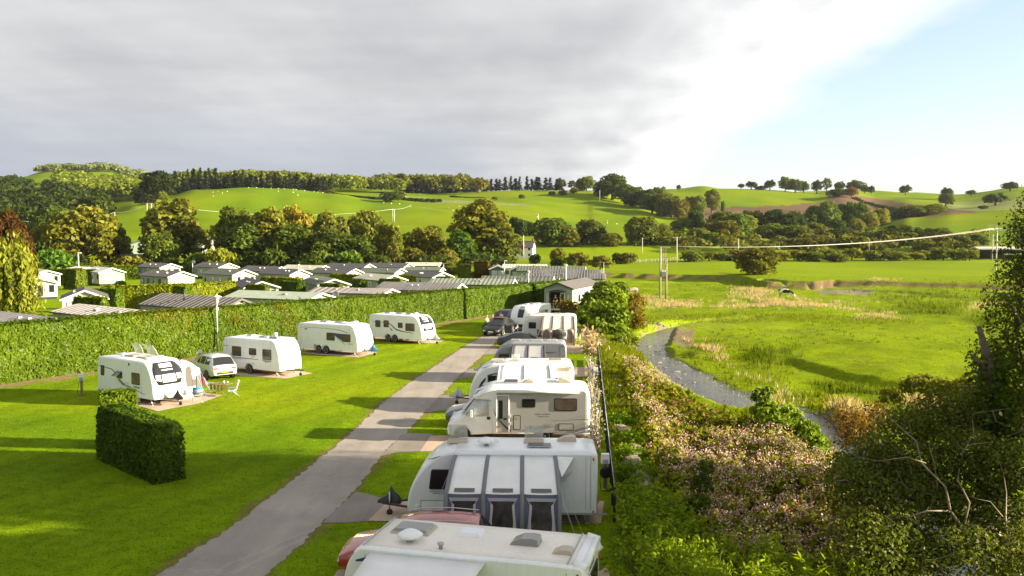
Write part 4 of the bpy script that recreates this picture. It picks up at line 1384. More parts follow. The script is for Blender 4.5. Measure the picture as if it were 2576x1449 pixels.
g = MB(); g.box((-L / 2 + 0.25, y - 0.06, 1.55), (0.012, 0.14, 1.9)); g.build('corner_seam', STRIPE_GR, c2)
w = MB().rrect((-L / 2 - 0.002, 0.0, 1.6), 1.5, 0.7, 0.08, 0.02, 'x', -1).build('rear_window', RUBBER, c2)
boxes('tail_lamp', [((-L / 2 - 0.02, s * 0.95, 0.95), (0.03, 0.12, 0.35)) for s in (-1, 1)] + [((-L / 2 - 0.015, s * 1.02, 2.42), (0.03, 0.05, 0.12)) for s in (-1, 1)], REDL, c2)
aw = awning('white awning with grey poles over navy walls and three curtained windows', p2, rz, -1.95, 1.62, W, 1, 2.05, H - 0.12, 1.75, 3, CANVAS, GREYRIB, NAVY, win='curtain', vents=1, drop=0.12, winframe=GREYCANV, windowm=VINYL)
g = MB(); g.poly([(-1.95, W / 2 + 0.03, H - 0.12), (-2.55, W / 2 + 0.03, H - 0.14), (-2.12, W / 2 + 1.1, 2.05), (-1.98, W / 2 + 0.55, 2.38)]); g.poly([(-2.0, W / 2 + 0.06, H - 0.9), (-2.5, W / 2 + 0.06, H - 0.62), (-2.15, W / 2 + 0.9, 1.7)])
g.build('draught_flap', CANVAS, aw)

# 3  motorhome
rz = rad(178.2); W, L, H = 2.30, 7.1, 2.76
p3 = Vector((0.30, 43.45, 0))
m3 = thing('motorhome', 'white and beige motorhome with a silver cover over its cab windows', 'motorhome', p3, rz)
prof = [(-L / 2, 0.42)] + [bez([(-L / 2, H - 0.6), (-L / 2, H - 0.15), (-L / 2 + 0.12, H), (-L / 2 + 0.5, H)], t / 4) for t in range(5)]
prof += [(-1.2, H + 0.01), (0.55, H)] + [bez([(0.9, H - 0.01), (1.5, H - 0.05), (1.9, 2.55), (2.25, 2.18)], t / 6) for t in range(7)] + [(1.95, 2.12), (1.32, 2.10), (1.22, 0.42), (-1.35 + 0.42, 0.42)]
prof += [(-1.35 + 0.42 * math.cos(math.pi * q / 8), 0.40 + 0.42 * math.sin(math.pi * q / 8)) for q in range(1, 8)] + [(-1.35 - 0.42, 0.42)]
shell(prof, W, 0.14).build('body', WHITE, m3)
cabp = [(1.15, 0.40), (1.15, 2.14), (1.75, 2.16), (2.15, 2.10), (2.62, 1.42), (2.78, 1.26), (3.25, 1.08), (3.42, 0.9), (3.48, 0.62), (3.44, 0.34), (3.05, 0.30)]
cabp += [(2.72 + 0.40 * math.cos(math.pi * q / 8), 0.33 + 0.40 * math.sin(math.pi * q / 8)) for q in range(0, 9)]
shell(cabp, 2.02, 0.14).build('cab', WHITE, m3)
y = W / 2 + 0.002
MB().rrect((-1.15, y, 1.55), 4.35, 2.05, 0.16, 0.006, 'y', 1).build('side_panel', BEIGEP, m3)
for x_, z_, w_, h_ in ((-2.35, 1.92, 1.12, 0.62), (-0.55, 1.98, 0.66, 0.42)): side_window(m3, x_, z_, w_, h_, y + 0.006, 1, pane=GLASS if w_ < 1 else BROWNGLASS)
d = MB().rrect((0.72, y + 0.006, 1.48), 0.62, 1.85, 0.08, 0.018, 'y', 1).build('entrance_door', BEIGEP, m3)
g = MB()
for a, b in (((0.42, 0.55), (0.42, 2.36)), ((1.02, 0.55), (1.02, 2.36)), ((0.42, 2.36), (1.02, 2.36))): g.tube([(a[0], y + 0.03, a[1]), (b[0], y + 0.03, b[1])], 0.022, 5)
g.build('door_frame', WHITE, d)
w = MB().rrect((0.82, y + 0.026, 1.66), 0.20, 0.90, 0.04, 0.012, 'y', 1).build('door_window', GLASS, d)
MB().box((0.60, y + 0.035, 1.2), (0.16, 0.02, 0.09)).build('handle', RUBBER, d)
boxes('grab_handle', [((0.36, y + 0.06, 1.33), (0.04, 0.08, 0.16)), ((0.34, y + 0.06, 0.98), (0.04, 0.08, 0.12))], WHITE, d)
for x_, z_, w_, h_, nm in ((0.02, 1.02, 0.36, 0.72, 'gas_locker'), (-2.38, 0.82, 0.74, 0.34, 'garage_hatch')):
    q = MB().rrect((x_, y + 0.006, z_), w_, h_, 0.05, 0.012, 'y', 1).build(nm, RUBBER, m3); MB().rrect((x_, y + 0.018, z_), w_ - 0.07, h_ - 0.07, 0.03, 0.006, 'y', 1).build('panel', BEIGEP, q)
text('L', 0.12, REDL, m3, (0.02, y + 0.028, 1.22), (rad(90), 0, rad(180)), 'emblem')
ribbon(m3, [(1.2, 1.72, 0.012), (1.08, 1.42, 0.03), (0.85, 1.08, 0.05), (0.55, 0.78, 0.06), (0.32, 0.58, 0.05)], y + 0.03, 1, INK)
MB().box((-0.66, y + 0.012, 0.80), (0.09, 0.02, 0.14)).build('water_inlet', RUBBER, m3)
boxes('dealer_sticker', [((x_, y + 0.008, z_), (w_, 0.004, h_)) for x_, w_, z_, h_ in ((-1.02, 0.26, 1.44, 0.055), (-1.27, 0.06, 1.44, 0.05), (-1.48, 0.24, 1.45, 0.055), (-1.16, 0.24, 1.33, 0.045), (-1.46, 0.20, 1.34, 0.045))], STRIPE_GR, m3)
MB().box((-0.35, y + 0.03, 2.42), (0.56, 0.05, 0.03)).build('awning_light', GREYTRIM, m3)
MB().tube([(1.0, y + 0.07, H - 0.19), (-3.0, y + 0.07, H - 0.19)], 0.085, 8).build('awning_cassette', WHITE, m3)
heki(m3, 0.35, -0.2, 0.75, 0.6, H + 0.02, SOLAR, 'solar_panel', STEEL); cowl(m3, -0.5, -0.2, 0.55, 0.5, H + 0.01, TANPL, sg=-1, hgt=0.14); cowl(m3, -2.35, -0.35, 0.65, 0.6, H + 0.01, TANPL, hgt=0.2); lid(m3, -1.1, -0.75, 1.9, 0.12, H + 0.02)
for s in (-1, 1):
    MB().poly([(1.30, s * 0.5, H - 0.055), (2.0, s * 0.62, 2.50), (2.16, s * 0.95, 2.33), (1.42, s * 0.95, H - 0.10)]).build('roof_window', SMOKE, m3)
cov = MB()
rows = []
for t, (x_, z_) in enumerate([(1.55, 2.14), (2.02, 2.12), (2.30, 1.85), (2.56, 1.50), (2.72, 1.34)]):
    rows.append([(x_ + 0.05 + (0.05 if (k + t) % 2 else 0), yy, z_ + 0.05) for k, yy in enumerate(np.linspace(-0.99, 0.99, 9))])
cov.grid(rows)
rr_ = []
for x_, zt in ((1.42, 2.08), (1.7, 2.10), (2.05, 2.08), (2.28, 1.80), (2.55, 1.42)):
    rr_.append([(x_, 1.03 + 0.025 * math.sin(7 * x_ + 9 * v), 1.30 + (zt - 1.30) * v) for v in (0, 0.33, 0.66, 1)])
cov.grid(rr_, thick=(0, 0.012, 0))
cov.build('cab_cover', MIRRORSIL, m3)
for s in (-1, 1):
    mo = MB().box((2.25, s * 1.17, 1.45), (0.12, 0.26, 0.34), taper=0.85).build('mirror', WHITE, m3)
    wheel(m3, 2.72, s * 0.90, s, 0.35, 0.22); wheel(m3, -1.35, s * (W / 2 - 0.16), s, 0.35, 0.22)
    MB().box((3.2, s * 0.78, 1.05), (0.36, 0.24, 0.16), taper=0.7).build('headlight', mat('clear_lamp', (0.6, 0.62, 0.65), 0.1), m3)
MB().box((3.47, 0, 0.62), (0.04, 1.3, 0.28)).build('front_grille', RUBBER, m3)
MB().rrect((1.78, 1.012, 0.98), 0.84, 0.62, 0.05, 0.006, 'y', 1).build('cab_door', WHITE, m3)
MB().box((1.42, 1.02, 1.2), (0.16, 0.02, 0.14)).build('handle', RUBBER, m3)
boxes('side_lamp', [((x_, y + 0.01, z_), (0.09, 0.02, 0.04)) for x_, z_ in ((0.9, 0.52), (-2.9, 0.62), (-1.9, 0.55))], AMBER, m3)

# 4  caravan with the bright white two-bay awning
rz = rad(179.0); W, L, H = 2.30, 6.3, 2.62
p4 = Vector((0.52, 52.25, 0))
c4_, B = caravan('white caravan beyond the motorhome with black trimmed side window', p4, rz, L, W, H, 1, 'egg', 1, cover=mat('grey_cover', (0.42, 0.42, 0.43), 0.5), roof=WHITE)
rail(c4_, L, W, H, 1, 1.75)
y = side_of(c4_, W, 1)
ribbon(c4_, [(1.2, 2.02, 0.035), (1.6, 2.0, 0.04), (1.95, 1.88, 0.045)], y, 1, INK); ribbon(c4_, [(2.05, 1.72, 0.09), (2.3, 1.42, 0.12), (2.45, 1.22, 0.06)], y, 1, INK); ribbon(c4_, [(0.6, 1.18, 0.09), (1.5, 1.13, 0.08), (2.35, 1.10, 0.06), (2.5, 1.12, 0.02)], y, 1, INK)
side_window(c4_, 1.62, 1.58, 0.62, 0.66, y + 0.004, 1, pane=GLASS)
side_window(c4_, -2.1, 1.5, 0.2, 0.55, y, 1, pane=BROWNGLASS)
MB().rrect((-2.5, y, 2.28), 0.72, 0.18, 0.08, 0.02, 'y', 1).build('awning_lamp', TANPL, c4_)
heki(c4_, -2.1, -0.1, 0.8, 0.5, H + 0.02, SMOKE); heki(c4_, 1.4, 0.1, 0.8, 0.6, H + 0.02, CLEARLID); open_heki(c4_, 0.3, 0.1, 0.5, 0.4, H + 0.02, 50, 1); lid(c4_, -0.6, -0.1, 0.5, 0.45, H + 0.02)
MB().box((-0.3, 0.75, H + 0.03), (3.6, 0.2, 0.05)).build('roof_bar', GREYTRIM, c4_)
awning('bright white two-bay awning beyond the motorhome', p4, rz, -1.72, 1.25, W, 1, 1.9, H - 0.12, 1.72, 2, CANVAS, mat('pale_webbing', (0.5, 0.49, 0.47), 0.7), CANVAS, vents=2, drop=0.1, ribw=0.06)

# 5  dark grey caravan
rz = rad(177.0); W, L, H = 2.28, 5.5, 2.6
p5 = Vector((1.15, 62.35, 0))
c5, B = caravan('silver grey caravan with a two-panel grey awning, next to the dark saloon', p5, rz, L, W, H, 1, 'egg', 1, body=SILVERP, cover=mat('grey_cover', (0.42, 0.42, 0.43), 0.5))
rail(c5, L, W, H, 1, 1.75)
y = side_of(c5, W, 1)
ribbon(c5, [(-2.1, 1.95, 0.01), (-1.6, 1.90, 0.03), (-1.0, 1.92, 0.02)], y, 1, INK); side_window(c5, 1.7, 1.6, 0.7, 0.4, y, 1, pane=GLASS, skew=-0.3)
lid(c5, 0.9, 0, 0.7, 0.6, H + 0.02, SILVERP); lid(c5, -0.6, 0.2, 0.9, 0.7, H + 0.02, SILVERP); lid(c5, 0.3, 0.5, 0.12, 0.12, H + 0.02, TANPL); lid(c5, -1.7, 0, 0.8, 0.6, H + 0.02, GREYTRIM)
awning('small grey two-panel awning with black trim', p5, rz, -1.2, 1.05, W, 1, 1.7, H - 0.2, 1.75, 2, mat('pale_grey_canvas', (0.33, 0.32, 0.33), 0.75, var=0.05), DARKCANV, DARKCANV, drop=0.06, vents=2, ribw=0.06)

# 6  caravan with cream awning and windbreak
rz = rad(176.0); W, L, H = 2.25, 5.3, 2.58
p6 = Vector((3.55, 83.6, 0))
c6, B = caravan('white caravan mostly hidden by the cream awning near the laurel', p6, rz, L, W, H, 1, 'classic', 1, body=mat('pale_grey_panel', (0.6, 0.6, 0.6), 0.4, dirt=0.1, var=0.03))
rail(c6, L, W, H, 1, 0.85)
for k, (x_, w_) in enumerate(((1.2, 0.6), (0.3, 0.5), (-0.8, 0.7), (-1.8, 0.5))): lid(c6, x_, 0.0, w_, 0.5, H + 0.02, WHITE if k % 2 else TANPL)
side_window(c6, 1.55, 1.6, 0.7, 0.6, side_of(c6, W, 1), 1, pane=GLASS)
awning('cream three-bay awning with arched windows behind a windbreak', p6, rz, -2.35, 0.55, W, 1, 2.2, H - 0.1, 1.65, 3, CREAMC, mat('brown_webbing', (0.09, 0.06, 0.045), 0.7), CREAMC, win='arch', drop=0.1, winframe=mat('grey_beige_canvas', (0.38, 0.33, 0.29), 0.8), windowm=mat('brown_vinyl', (0.17, 0.12, 0.09), 0.2, var=0.4))
wb = thing('windbreak', 'black windbreak with a clear top strip in front of the cream awning', 'windbreak', (2.3, 80.5, 0), rad(-4))
pts = [(0, 0), (1.4, -0.25), (2.75, -0.35), (3.0, 0.9)]
for a, b in zip(pts[:-1], pts[1:]):
    MB().grid([[(a[0], a[1], z_), (b[0], b[1], z_)] for z_ in (0.15, 1.0)], thick=(0, 0.02, 0)).build('panel', BLKCOV, wb)
    MB().grid([[(a[0], a[1], z_), (b[0], b[1], z_)] for z_ in (1.02, 1.45)], thick=(0, 0.02, 0)).build('window_strip', mat('grey_window_film', (0.10, 0.09, 0.085), 0.25), wb)
for a in pts: MB().tube([(a[0], a[1], 0), (a[0], a[1], 1.6)], 0.025, 6).build('pole', STEEL, wb)

# 7  caravan turned towards the lane
rz = rad(-114.0); W, L, H = 2.3, 6.2, 2.62
p7 = place_by(1333, 825.6, 0.4, L / 2 - 0.1, W / 2, rz)
c7, B = caravan('white caravan parked nose to the lane beside the black car', p7, rz, L, W, H, 1, 'sleek', 1, body=WHITE, cover=BLKCOV)
front_patch(c7, B, 0.32, 0.66, lambda q: 0.36 - 0.03 * q, GLASS, name='front_window'); front_patch(c7, B, 0.10, 0.28, lambda q: 0.30, SMOKE, name='sunroof')
front_patch(c7, B, 0.88, 0.99, lambda q: 1.0 - 0.15 * q, INK, name='front_bumper')
y = side_of(c7, W, 1)
q = MB().rrect((0.1, y + 0.25, 1.75), 0.95, 0.75, 0.05, 0.03, 'y', 1).build('open_hatch', mat('tan_door', (0.55, 0.42, 0.3), 0.6), c7)
side_window(c7, -1.6, 1.7, 0.9, 0.6, y, 1); lid(c7, -0.3, 0, 0.8, 0.6, H + 0.02, SMOKE); lid(c7, -1.4, 0.2, 0.7, 0.6, H + 0.02); lid(c7, 0.6, -0.2, 0.5, 0.5, H + 0.02)

# ------------------------------------------------------------------ pitches along the long hedge
def left_van(label, px, py, rz, L, front, **kw):
    W = 2.28; p = place_by(px, py, 0.4, L / 2 - 0.12, -W / 2, rz)
    o, B = caravan(label, p, rz, L, W, 2.6, -1, front, **kw)
    return o, B, p, W


def pano(o, B, strip_=True):
    fr = front_patch(o, B, 0.20, 0.78, lambda q: 0.68 + 0.30 * min(1, q * 2.2) - 0.50 * max(0, q - 0.72) ** 1.2 * 2.2, GLASS, name='front_window')
    for a, b, m_ in ((-0.45, 0.45, BLIND), (0.54, 0.86, BLIND), (-0.86, -0.54, BLIND)):
        front_patch(o, B, 0.575, 0.735 if abs(a) < 0.5 else 0.69, None, m_, 0.022, 'pane', 5, a, b).parent = fr if False else o
    front_patch(o, B, 0.27, 0.40, None, BLIND, 0.022, 'sunroof', 4, -0.42, 0.42)
    front_patch(o, B, 0.455, 0.485, None, PALEINK, 0.024, 'name_strip', 2, -0.38, 0.38)


# A  the caravan with table and chairs
rz = rad(-35.0)
a1, B, pa1, W = left_van('white caravan with bronze swoosh and panoramic front, beside the garden chairs', 384, 1007, rz, 6.05, 'pano', cover=mat('black_brown_cover', (0.03, 0.022, 0.018), 0.7), group='touring caravans')
L = 6.05; H = 2.6
pano(a1, B); y = side_of(a1, W, -1)
rail(a1, L, W, H, -1, 1.15, WHITE)
ribbon(a1, [(-2.85, 1.98, 0.018), (-2.0, 1.94, 0.02), (-1.35, 1.88, 0.03), (-0.95, 1.66, 0.05), (-0.55, 1.28, 0.07), (-0.2, 1.10, 0.065), (0.4, 0.98, 0.035), (1.2, 0.84, 0.025), (2.1, 0.66, 0.012)], y, -1, STRIPE_BR)
ribbon(a1, [(-0.75, 1.22, 0.012), (-0.3, 1.04, 0.012), (0.1, 0.94, 0.01)], y - 0.006, -1, mat('gold_decal', (0.42, 0.30, 0.15), 0.4))
side_window(a1, -2.4, 1.72, 0.40, 0.64, y, -1, skew=0.08, pane=GLASS); side_window(a1, 1.2, 1.52, 0.86, 0.72, y, -1)
wq = side_window(a1, -0.55, 1.62, 0.62, 0.42, y, -1, pane=GLASS)
MB().grid([[(-0.86 + 0.1, y - 0.03, 1.84), (-0.24, y - 0.03, 1.84)], [(-0.90, y - 0.33, 1.56), (-0.30, y - 0.33, 1.56)]], thick=(0, -0.01, -0.015)).build('open_pane', SMOKE, wq)
text('Challenger', 0.17, INK, a1, (1.28, y - 0.006, 1.02), (rad(90), 0, 0), shear=0.3)
for z_ in (1.02, 0.52): MB().rrect((0.25, y, z_ + 0.1), 0.36, 0.22, 0.02, 0.012, 'y', -1).build('fridge_vent', mat('pale_trim', (0.6, 0.6, 0.58), 0.5), a1)
g = MB(); g.box((0.55, y - 0.02, 2.35), (0.05, 0.05, 0.16)); g.build('door_lamp', RUBBER, a1)
open_heki(a1, -0.9, 0.1, 0.95, 0.75, H + 0.02, 66, 1); open_heki(a1, 0.55, 0.1, 1.1, 0.8, H + 0.02, 60, 1); lid(a1, -1.9, 0.0, 0.7, 0.6, H + 0.02); lid(a1, 1.3, -0.35, 0.3, 0.3, H + 0.02); lid(a1, 1.0, 0.65, 0.5, 0.3, H + 0.02)
aw = awning('small porch awning with a tan roof beside the panoramic caravan', pa1, rz, 0.35, 2.35, W, 1, 1.35, H - 0.15, 1.75, 1, TANCANV, CANVAS, CANVAS, drop=-0.05, name='porch_awning', windowm=mat('grey_window_film', (0.10, 0.09, 0.085), 0.25))
xe = 2.38
w_ = MB().poly([(xe, W / 2 + 0.35, 0.75), (xe, W / 2 + 1.05, 0.75), (xe, W / 2 + 1.05, 1.6), (xe, W / 2 + 0.9, 1.9), (xe, W / 2 + 0.5, 2.05), (xe, W / 2 + 0.35, 1.9)]).build('window', mat('grey_window_film', (0.10, 0.09, 0.085), 0.25), aw)
MB().poly([(xe + 0.02, W / 2 + 0.8, 1.2), (xe + 0.02, W / 2 + 1.0, 1.2), (xe + 0.02, W / 2 + 0.9, 1.85), (xe + 0.02, W / 2 + 0.7, 1.95)]).build('curtain', CANVAS, w_)
MB().poly([(xe, W / 2 + 1.12, 0.05), (xe, W / 2 + 1.38, 0.05), (xe, W / 2 + 1.38, 1.4), (xe, W / 2 + 1.12, 1.4)]).build('door_panel', mat('charcoal_canvas', (0.10, 0.10, 0.11), 0.8), aw)
MB().poly([(xe, W / 2 + 0.1, 0.05), (xe, W / 2 + 1.3, 0.05), (xe, W / 2 + 1.3, 0.45), (xe, W / 2 + 0.1, 0.45)]).build('mud_wall', GREYCANV, aw)

# B
rz = rad(-28.5)
a2, B, pa2, W = left_van('white single-axle caravan with blue pinstripes and one wide front window', 703.7, 935.1, rz, 5.75, 'classic')
L = 5.75; y = side_of(a2, W, -1)
rail(a2, L, W, H, -1, 0.85, WHITE)
for x_, z_, w_, h_ in ((-1.45, 1.62, 0.92, 0.72), (0.15, 1.68, 0.72, 0.5), (1.55, 1.55, 0.86, 0.76)): side_window(a2, x_, z_, w_, h_, y, -1)
ribbon(a2, [(-2.0, 1.16, 0.02), (-0.5, 1.14, 0.025), (0.7, 1.13, 0.015)], y, -1, STRIPE_BL); ribbon(a2, [(1.0, 1.12, 0.015), (2.0, 1.10, 0.012)], y, -1, STRIPE_BL); ribbon(a2, [(-1.9, 1.09, 0.008), (-0.9, 1.07, 0.012)], y, -1, STRIPE_BL)
ribbon(a2, [(-2.8, 1.98, 0.02), (-2.2, 1.97, 0.015)], y, -1, STRIPE_GR)
g = MB().tube([(-2.15, y - 0.012, 1.16), (-1.95, y - 0.012, 1.44), (-1.58, y - 0.012, 1.44), (-1.75, y - 0.012, 1.16)], 0.02, 4); g.build('emblem', STRIPE_GR, a2)
text('PURSUIT V', 0.15, INK, a2, (1.55, y - 0.006, 1.03), (rad(90), 0, 0))
MB().rrect((1.05, y, 1.33), 0.66, 1.72, 0.05, 0.004, 'y', -1).build('door', WHITE, a2)
for z_ in (1.32, 0.78): MB().rrect((0.15, y, z_), 0.36, 0.2, 0.02, 0.012, 'y', -1).build('fridge_vent', mat('pale_trim', (0.6, 0.6, 0.58), 0.5), a2)
f = front_patch(a2, B, 0.44, 0.72, lambda q: 0.80 + 0.05 * q, STRIPE_GR, name='front_window'); front_patch(a2, B, 0.465, 0.70, lambda q: 0.74 + 0.05 * q, BLIND, 0.022, 'pane')
heki(a2, 1.35, 0.0, 0.95, 0.75, H + 0.02, SMOKE); heki(a2, -1.2, 0.1, 0.5, 0.5, H + 0.02, SMOKE, frame=WHITE); heki(a2, 0.35, 0.0, 0.9, 0.6, H + 0.02, SMOKE, frame=WHITE); lid(a2, 0.75, -0.2, 0.5, 0.5, H + 0.03); MB().lathe([(0.05, 0), (0.05, 0.12), (0.14, 0.14), (0.16, 0.3), (0.1, 0.38), (0.02, 0.4)], (1.0, 0.35, H), 14).build('aerial_dome', WHITE, a2)

# C
rz = rad(-26.0)
a3, B, pa3, W = left_van('white twin-axle caravan with a blue panel between two side windows', 899.8, 885.4, rz, 6.5, 'classic', axles=2, xa=-0.6, cover=mat('blue_cover', (0.06, 0.20, 0.42), 0.5))
L = 6.5; y = side_of(a3, W, -1)
rail(a3, L, W, H, -1, 0.85, WHITE)
for x_, z_, w_, h_ in ((0.35, 1.55, 0.86, 0.66), (1.98, 1.50, 0.86, 0.66)): side_window(a3, x_, z_, w_, h_, y - 0.006, -1)
MB().prism([(0.7, 1.88), (1.55, 1.84), (1.55, 1.24), (1.2, 1.42), (0.8, 1.68)], y, y - 0.005, 'y').build('decal', STRIPE_BL, a3)
ribbon(a3, [(-2.9, 2.22, 0.012), (-1.0, 2.24, 0.015), (0.6, 2.20, 0.02), (1.4, 2.12, 0.03), (2.1, 1.95, 0.03)], y, -1, STRIPE_GR); ribbon(a3, [(0.8, 1.66, 0.02), (1.2, 1.36, 0.03), (1.7, 1.02, 0.02), (2.0, 0.88, 0.005)], y - 0.006, -1, STRIPE_GR)
g = MB().prism([(-2.5, 2.14), (-2.1, 2.16), (-2.25, 1.98)], y, y - 0.005, 'y'); g.build('emblem', STRIPE_GR, a3)
text('UNICORN', 0.13, STRIPE_GR, a3, (2.35, y - 0.006, 1.02), (rad(90), 0, 0))
MB().rrect((-1.35, y, 0.66), 0.2, 0.34, 0.02, 0.012, 'y', -1).build('battery_locker', GREYTRIM, a3)
for a, b, t0, t1 in ((-0.34, 0.34, 0.20, 0.38), (-0.34, 0.34, 0.40, 0.72), (0.46, 0.84, 0.48, 0.72), (-0.84, -0.46, 0.48, 0.72)):
    front_patch(a3, B, t0, t1, None, STRIPE_GR, 0.012, 'front_window', 5, a - 0.04, b + 0.04); front_patch(a3, B, t0 + 0.02, t1 - 0.02, None, BLIND, 0.022, 'pane', 5, a, b)
heki(a3, 0.5, 0.0, 0.9, 0.6, H + 0.02, SMOKE, frame=WHITE); heki(a3, -1.1, 0.0, 0.8, 0.6, H + 0.02, SMOKE, frame=WHITE); lid(a3, 1.2, -0.3, 0.8, 0.2, H + 0.02); MB().lathe([(0.05, 0), (0.05, 0.08), (0.3, 0.1), (0.33, 0.2), (0.05, 0.24)], (1.9, 0.2, H), 14).build('aerial_dome', WHITE, a3)

# D
rz = rad(-30.0)
a4, B, pa4, W = left_van('white twin-axle caravan with a wine-red swoosh, farthest along the hedge', 1059.7, 856.2, rz, 6.3, 'pano', axles=2, xa=-0.5, cover=mat('clear_cover', (0.62, 0.62, 0.62), 0.4))
L = 6.3; y = side_of(a4, W, -1)
rail(a4, L, W, H, -1, 1.15, WHITE); pano(a4, B)
for x_, z_, w_, h_ in ((-2.05, 1.70, 0.62, 0.66), (-1.05, 1.74, 0.62, 0.66), (1.75, 1.55, 1.05, 0.72), (0.62, 1.68, 0.55, 0.5)): side_window(a4, x_, z_, w_, h_, y - 0.006, -1)
ribbon(a4, [(-2.6, 1.86, 0.02), (-1.5, 1.86, 0.02), (-0.75, 1.84, 0.04), (-0.25, 1.52, 0.06), (0.15, 1.24, 0.06), (0.9, 1.10, 0.04), (1.9, 1.02, 0.02), (2.2, 1.0, 0.01)], y, -1, mat('wine_decal', (0.10, 0.03, 0.03), 0.35))
MB().prism([(-0.72, 1.5), (-0.25, 1.12), (-0.45, 1.12)], y, y - 0.005, 'y').build('decal', INK, a4)
heki(a4, -0.2, 0.0, 0.8, 0.6, H + 0.02, SMOKE, frame=WHITE); heki(a4, -1.6, 0.0, 0.7, 0.6, H + 0.02, SMOKE, frame=WHITE); heki(a4, 0.9, -0.1, 0.7, 0.5, H + 0.02, SMOKE, frame=WHITE); lid(a4, 1.4, 0.3, 0.3, 0.3, H + 0.03, hgt=0.18)

# ------------------------------------------------------------------ cars
SILVERCAR = mat('silver_paint', (0.60, 0.61, 0.62), 0.28, metal=0.35, coat=0.6)
BLACKCAR = mat('black_paint', (0.008, 0.008, 0.009), 0.3, spec=0.35, coat=0.25)
DARKGREYCAR = mat('graphite_paint', (0.02, 0.021, 0.023), 0.3, metal=0.2, coat=0.3)
REDCAR = mat('red_paint', (0.30, 0.025, 0.02), 0.25, coat=0.7)
GREYCAR = mat('grey_paint', (0.16, 0.165, 0.175), 0.28, metal=0.4, coat=0.6)
q = place_by(566, 943, 0.4, -2.3, 0, rad(130))
car('silver estate car parked tail out between the first two hedge-side caravans', q, rad(130), SUV, SILVERCAR, rails=True)
ev = car('black car with a wine-tinted roof and doors open at the lane end', Vector((-1.32, 89.3, 0)), rad(-109.3), EV, BLACKCAR, xw=(1.48, -1.48), r=0.37)
MB().grid([[(x_, yy, zz) for yy in np.linspace(-0.6, 0.6, 5)] for x_, zz in ((0.35, 1.66), (-0.2, 1.715), (-0.9, 1.715))], thick=(0, 0, 0.01)).build('glass_roof', mat('wine_glass', (0.10, 0.03, 0.03), 0.1), ev)
for s in (-1, 1):
    g = MB(); g.box((0.95, s * 1.22, 0.66), (0.9, 0.06, 0.7), rz=-s * rad(52)) if s < 0 else g.box((0.95, s * 1.22, 0.66), (0.9, 0.06, 0.7), rz=rad(-52 * s))
    g.tube([(0.75, s * 1.0, 1.0), (0.65, s * 1.2, 1.4), (0.55, s * 1.45, 1.02)], 0.03, 5); g.build('open_door', BLACKCAR, ev)
car('dark car half hidden behind the caravan at the lane end', Vector((-0.85, 98.6, 0)), rad(-112), SUV, BLACKCAR)
car('graphite saloon car parked in front of the cream awning', Vector((1.1, 78.4, 0)), rad(-1.5), SALOON, DARKGREYCAR, r=0.33)
car('red car between the two nearest caravans', Vector((-2.75, 25.95, 0)), rad(178.5), SUV, REDCAR, rails=True)
car('grey car with its nose out behind the motorhome cab', Vector((-1.15, 46.5, 0)), rad(178.0), SUV, GREYCAR)

# ------------------------------------------------------------------ holiday homes beyond the long hedge
def roofmat(name, col, ribs=0.0, dirt=0.3):
    if name in MATS: return MATS[name]
    m = mat(name, col, 0.6, var=0.14, scale=1.3, dirt=dirt)
    if ribs:
        t = NT(m.node_tree); b = t.n['Principled BSDF']
        tc = t.add('ShaderNodeTexCoord').outputs['Object']
        w = t.add('ShaderNodeTexWave', wave_type='BANDS', bands_direction='X'); w.inputs['Scale'].default_value = ribs; t.link(tc, w.inputs[0])
        bn = t.add('ShaderNodeBump'); bn.inputs['Strength'].default_value = 0.8; bn.inputs['Distance'].default_value = 0.05
        t.link(w.outputs['Fac'], bn.inputs['Height']); t.link(bn.outputs[0], b.inputs['Normal'])
    return m


def clad(name, col):
    if name in MATS: return MATS[name]
    m = mat(name, col, 0.55, var=0.05, scale=2.0, dirt=0.12)
    t = NT(m.node_tree); b = t.n['Principled BSDF']
    tc = t.add('ShaderNodeTexCoord').outputs['Object']
    w = t.add('ShaderNodeTexWave', wave_type='BANDS', bands_direction='Z', wave_profile='SAW'); w.inputs['Scale'].default_value = 1.1; t.link(tc, w.inputs[0])
    bn = t.add('ShaderNodeBump'); bn.inputs['Strength'].default_value = 0.5; bn.inputs['Distance'].default_value = 0.02
    t.link(w.outputs['Fac'], bn.inputs['Height']); t.link(bn.outputs[0], b.inputs['Normal'])
    return m


SAGE = clad('sage_cladding', (0.27, 0.315, 0.225)); PALEG = clad('pale_green_cladding', (0.36, 0.42, 0.32)); CREAMW = clad('cream_cladding', (0.55, 0.54, 0.47)); DKGREEN = clad('dark_green_cladding', (0.10, 0.15, 0.11))
R_BROWN = roofmat('brown_roof', (0.105, 0.092, 0.088), 0.55); R_DARK = roofmat('charcoal_roof', (0.070, 0.066, 0.066), 0.55); R_GREEN = roofmat('moss_green_roof', (0.105, 0.12, 0.085), 0.5)
R_PALEG = roofmat('pale_green_roof', (0.36, 0.41, 0.31)); R_MAUVE = roofmat('mauve_grey_roof', (0.25, 0.225, 0.22), 0.35); R_CREAM = roofmat('cream_sheet_roof', (0.58, 0.55, 0.40), 0.5); R_WHITE = roofmat('white_sheet_roof', (0.70, 0.69, 0.62))
R_CORR = roofmat('corrugated_grey_roof', (0.155, 0.145, 0.145), 1.3); R_GRGREEN = roofmat('grey_green_roof', (0.20, 0.225, 0.17), 0.5)
FASCIA = mat('white_fascia', (0.74, 0.74, 0.68), 0.5); FASCIAD = mat('dark_fascia', (0.05, 0.045, 0.04), 0.5); UPVC = mat('white_upvc', (0.75, 0.75, 0.72), 0.4); DARKFR = mat('dark_window_frame', (0.035, 0.03, 0.028), 0.5)
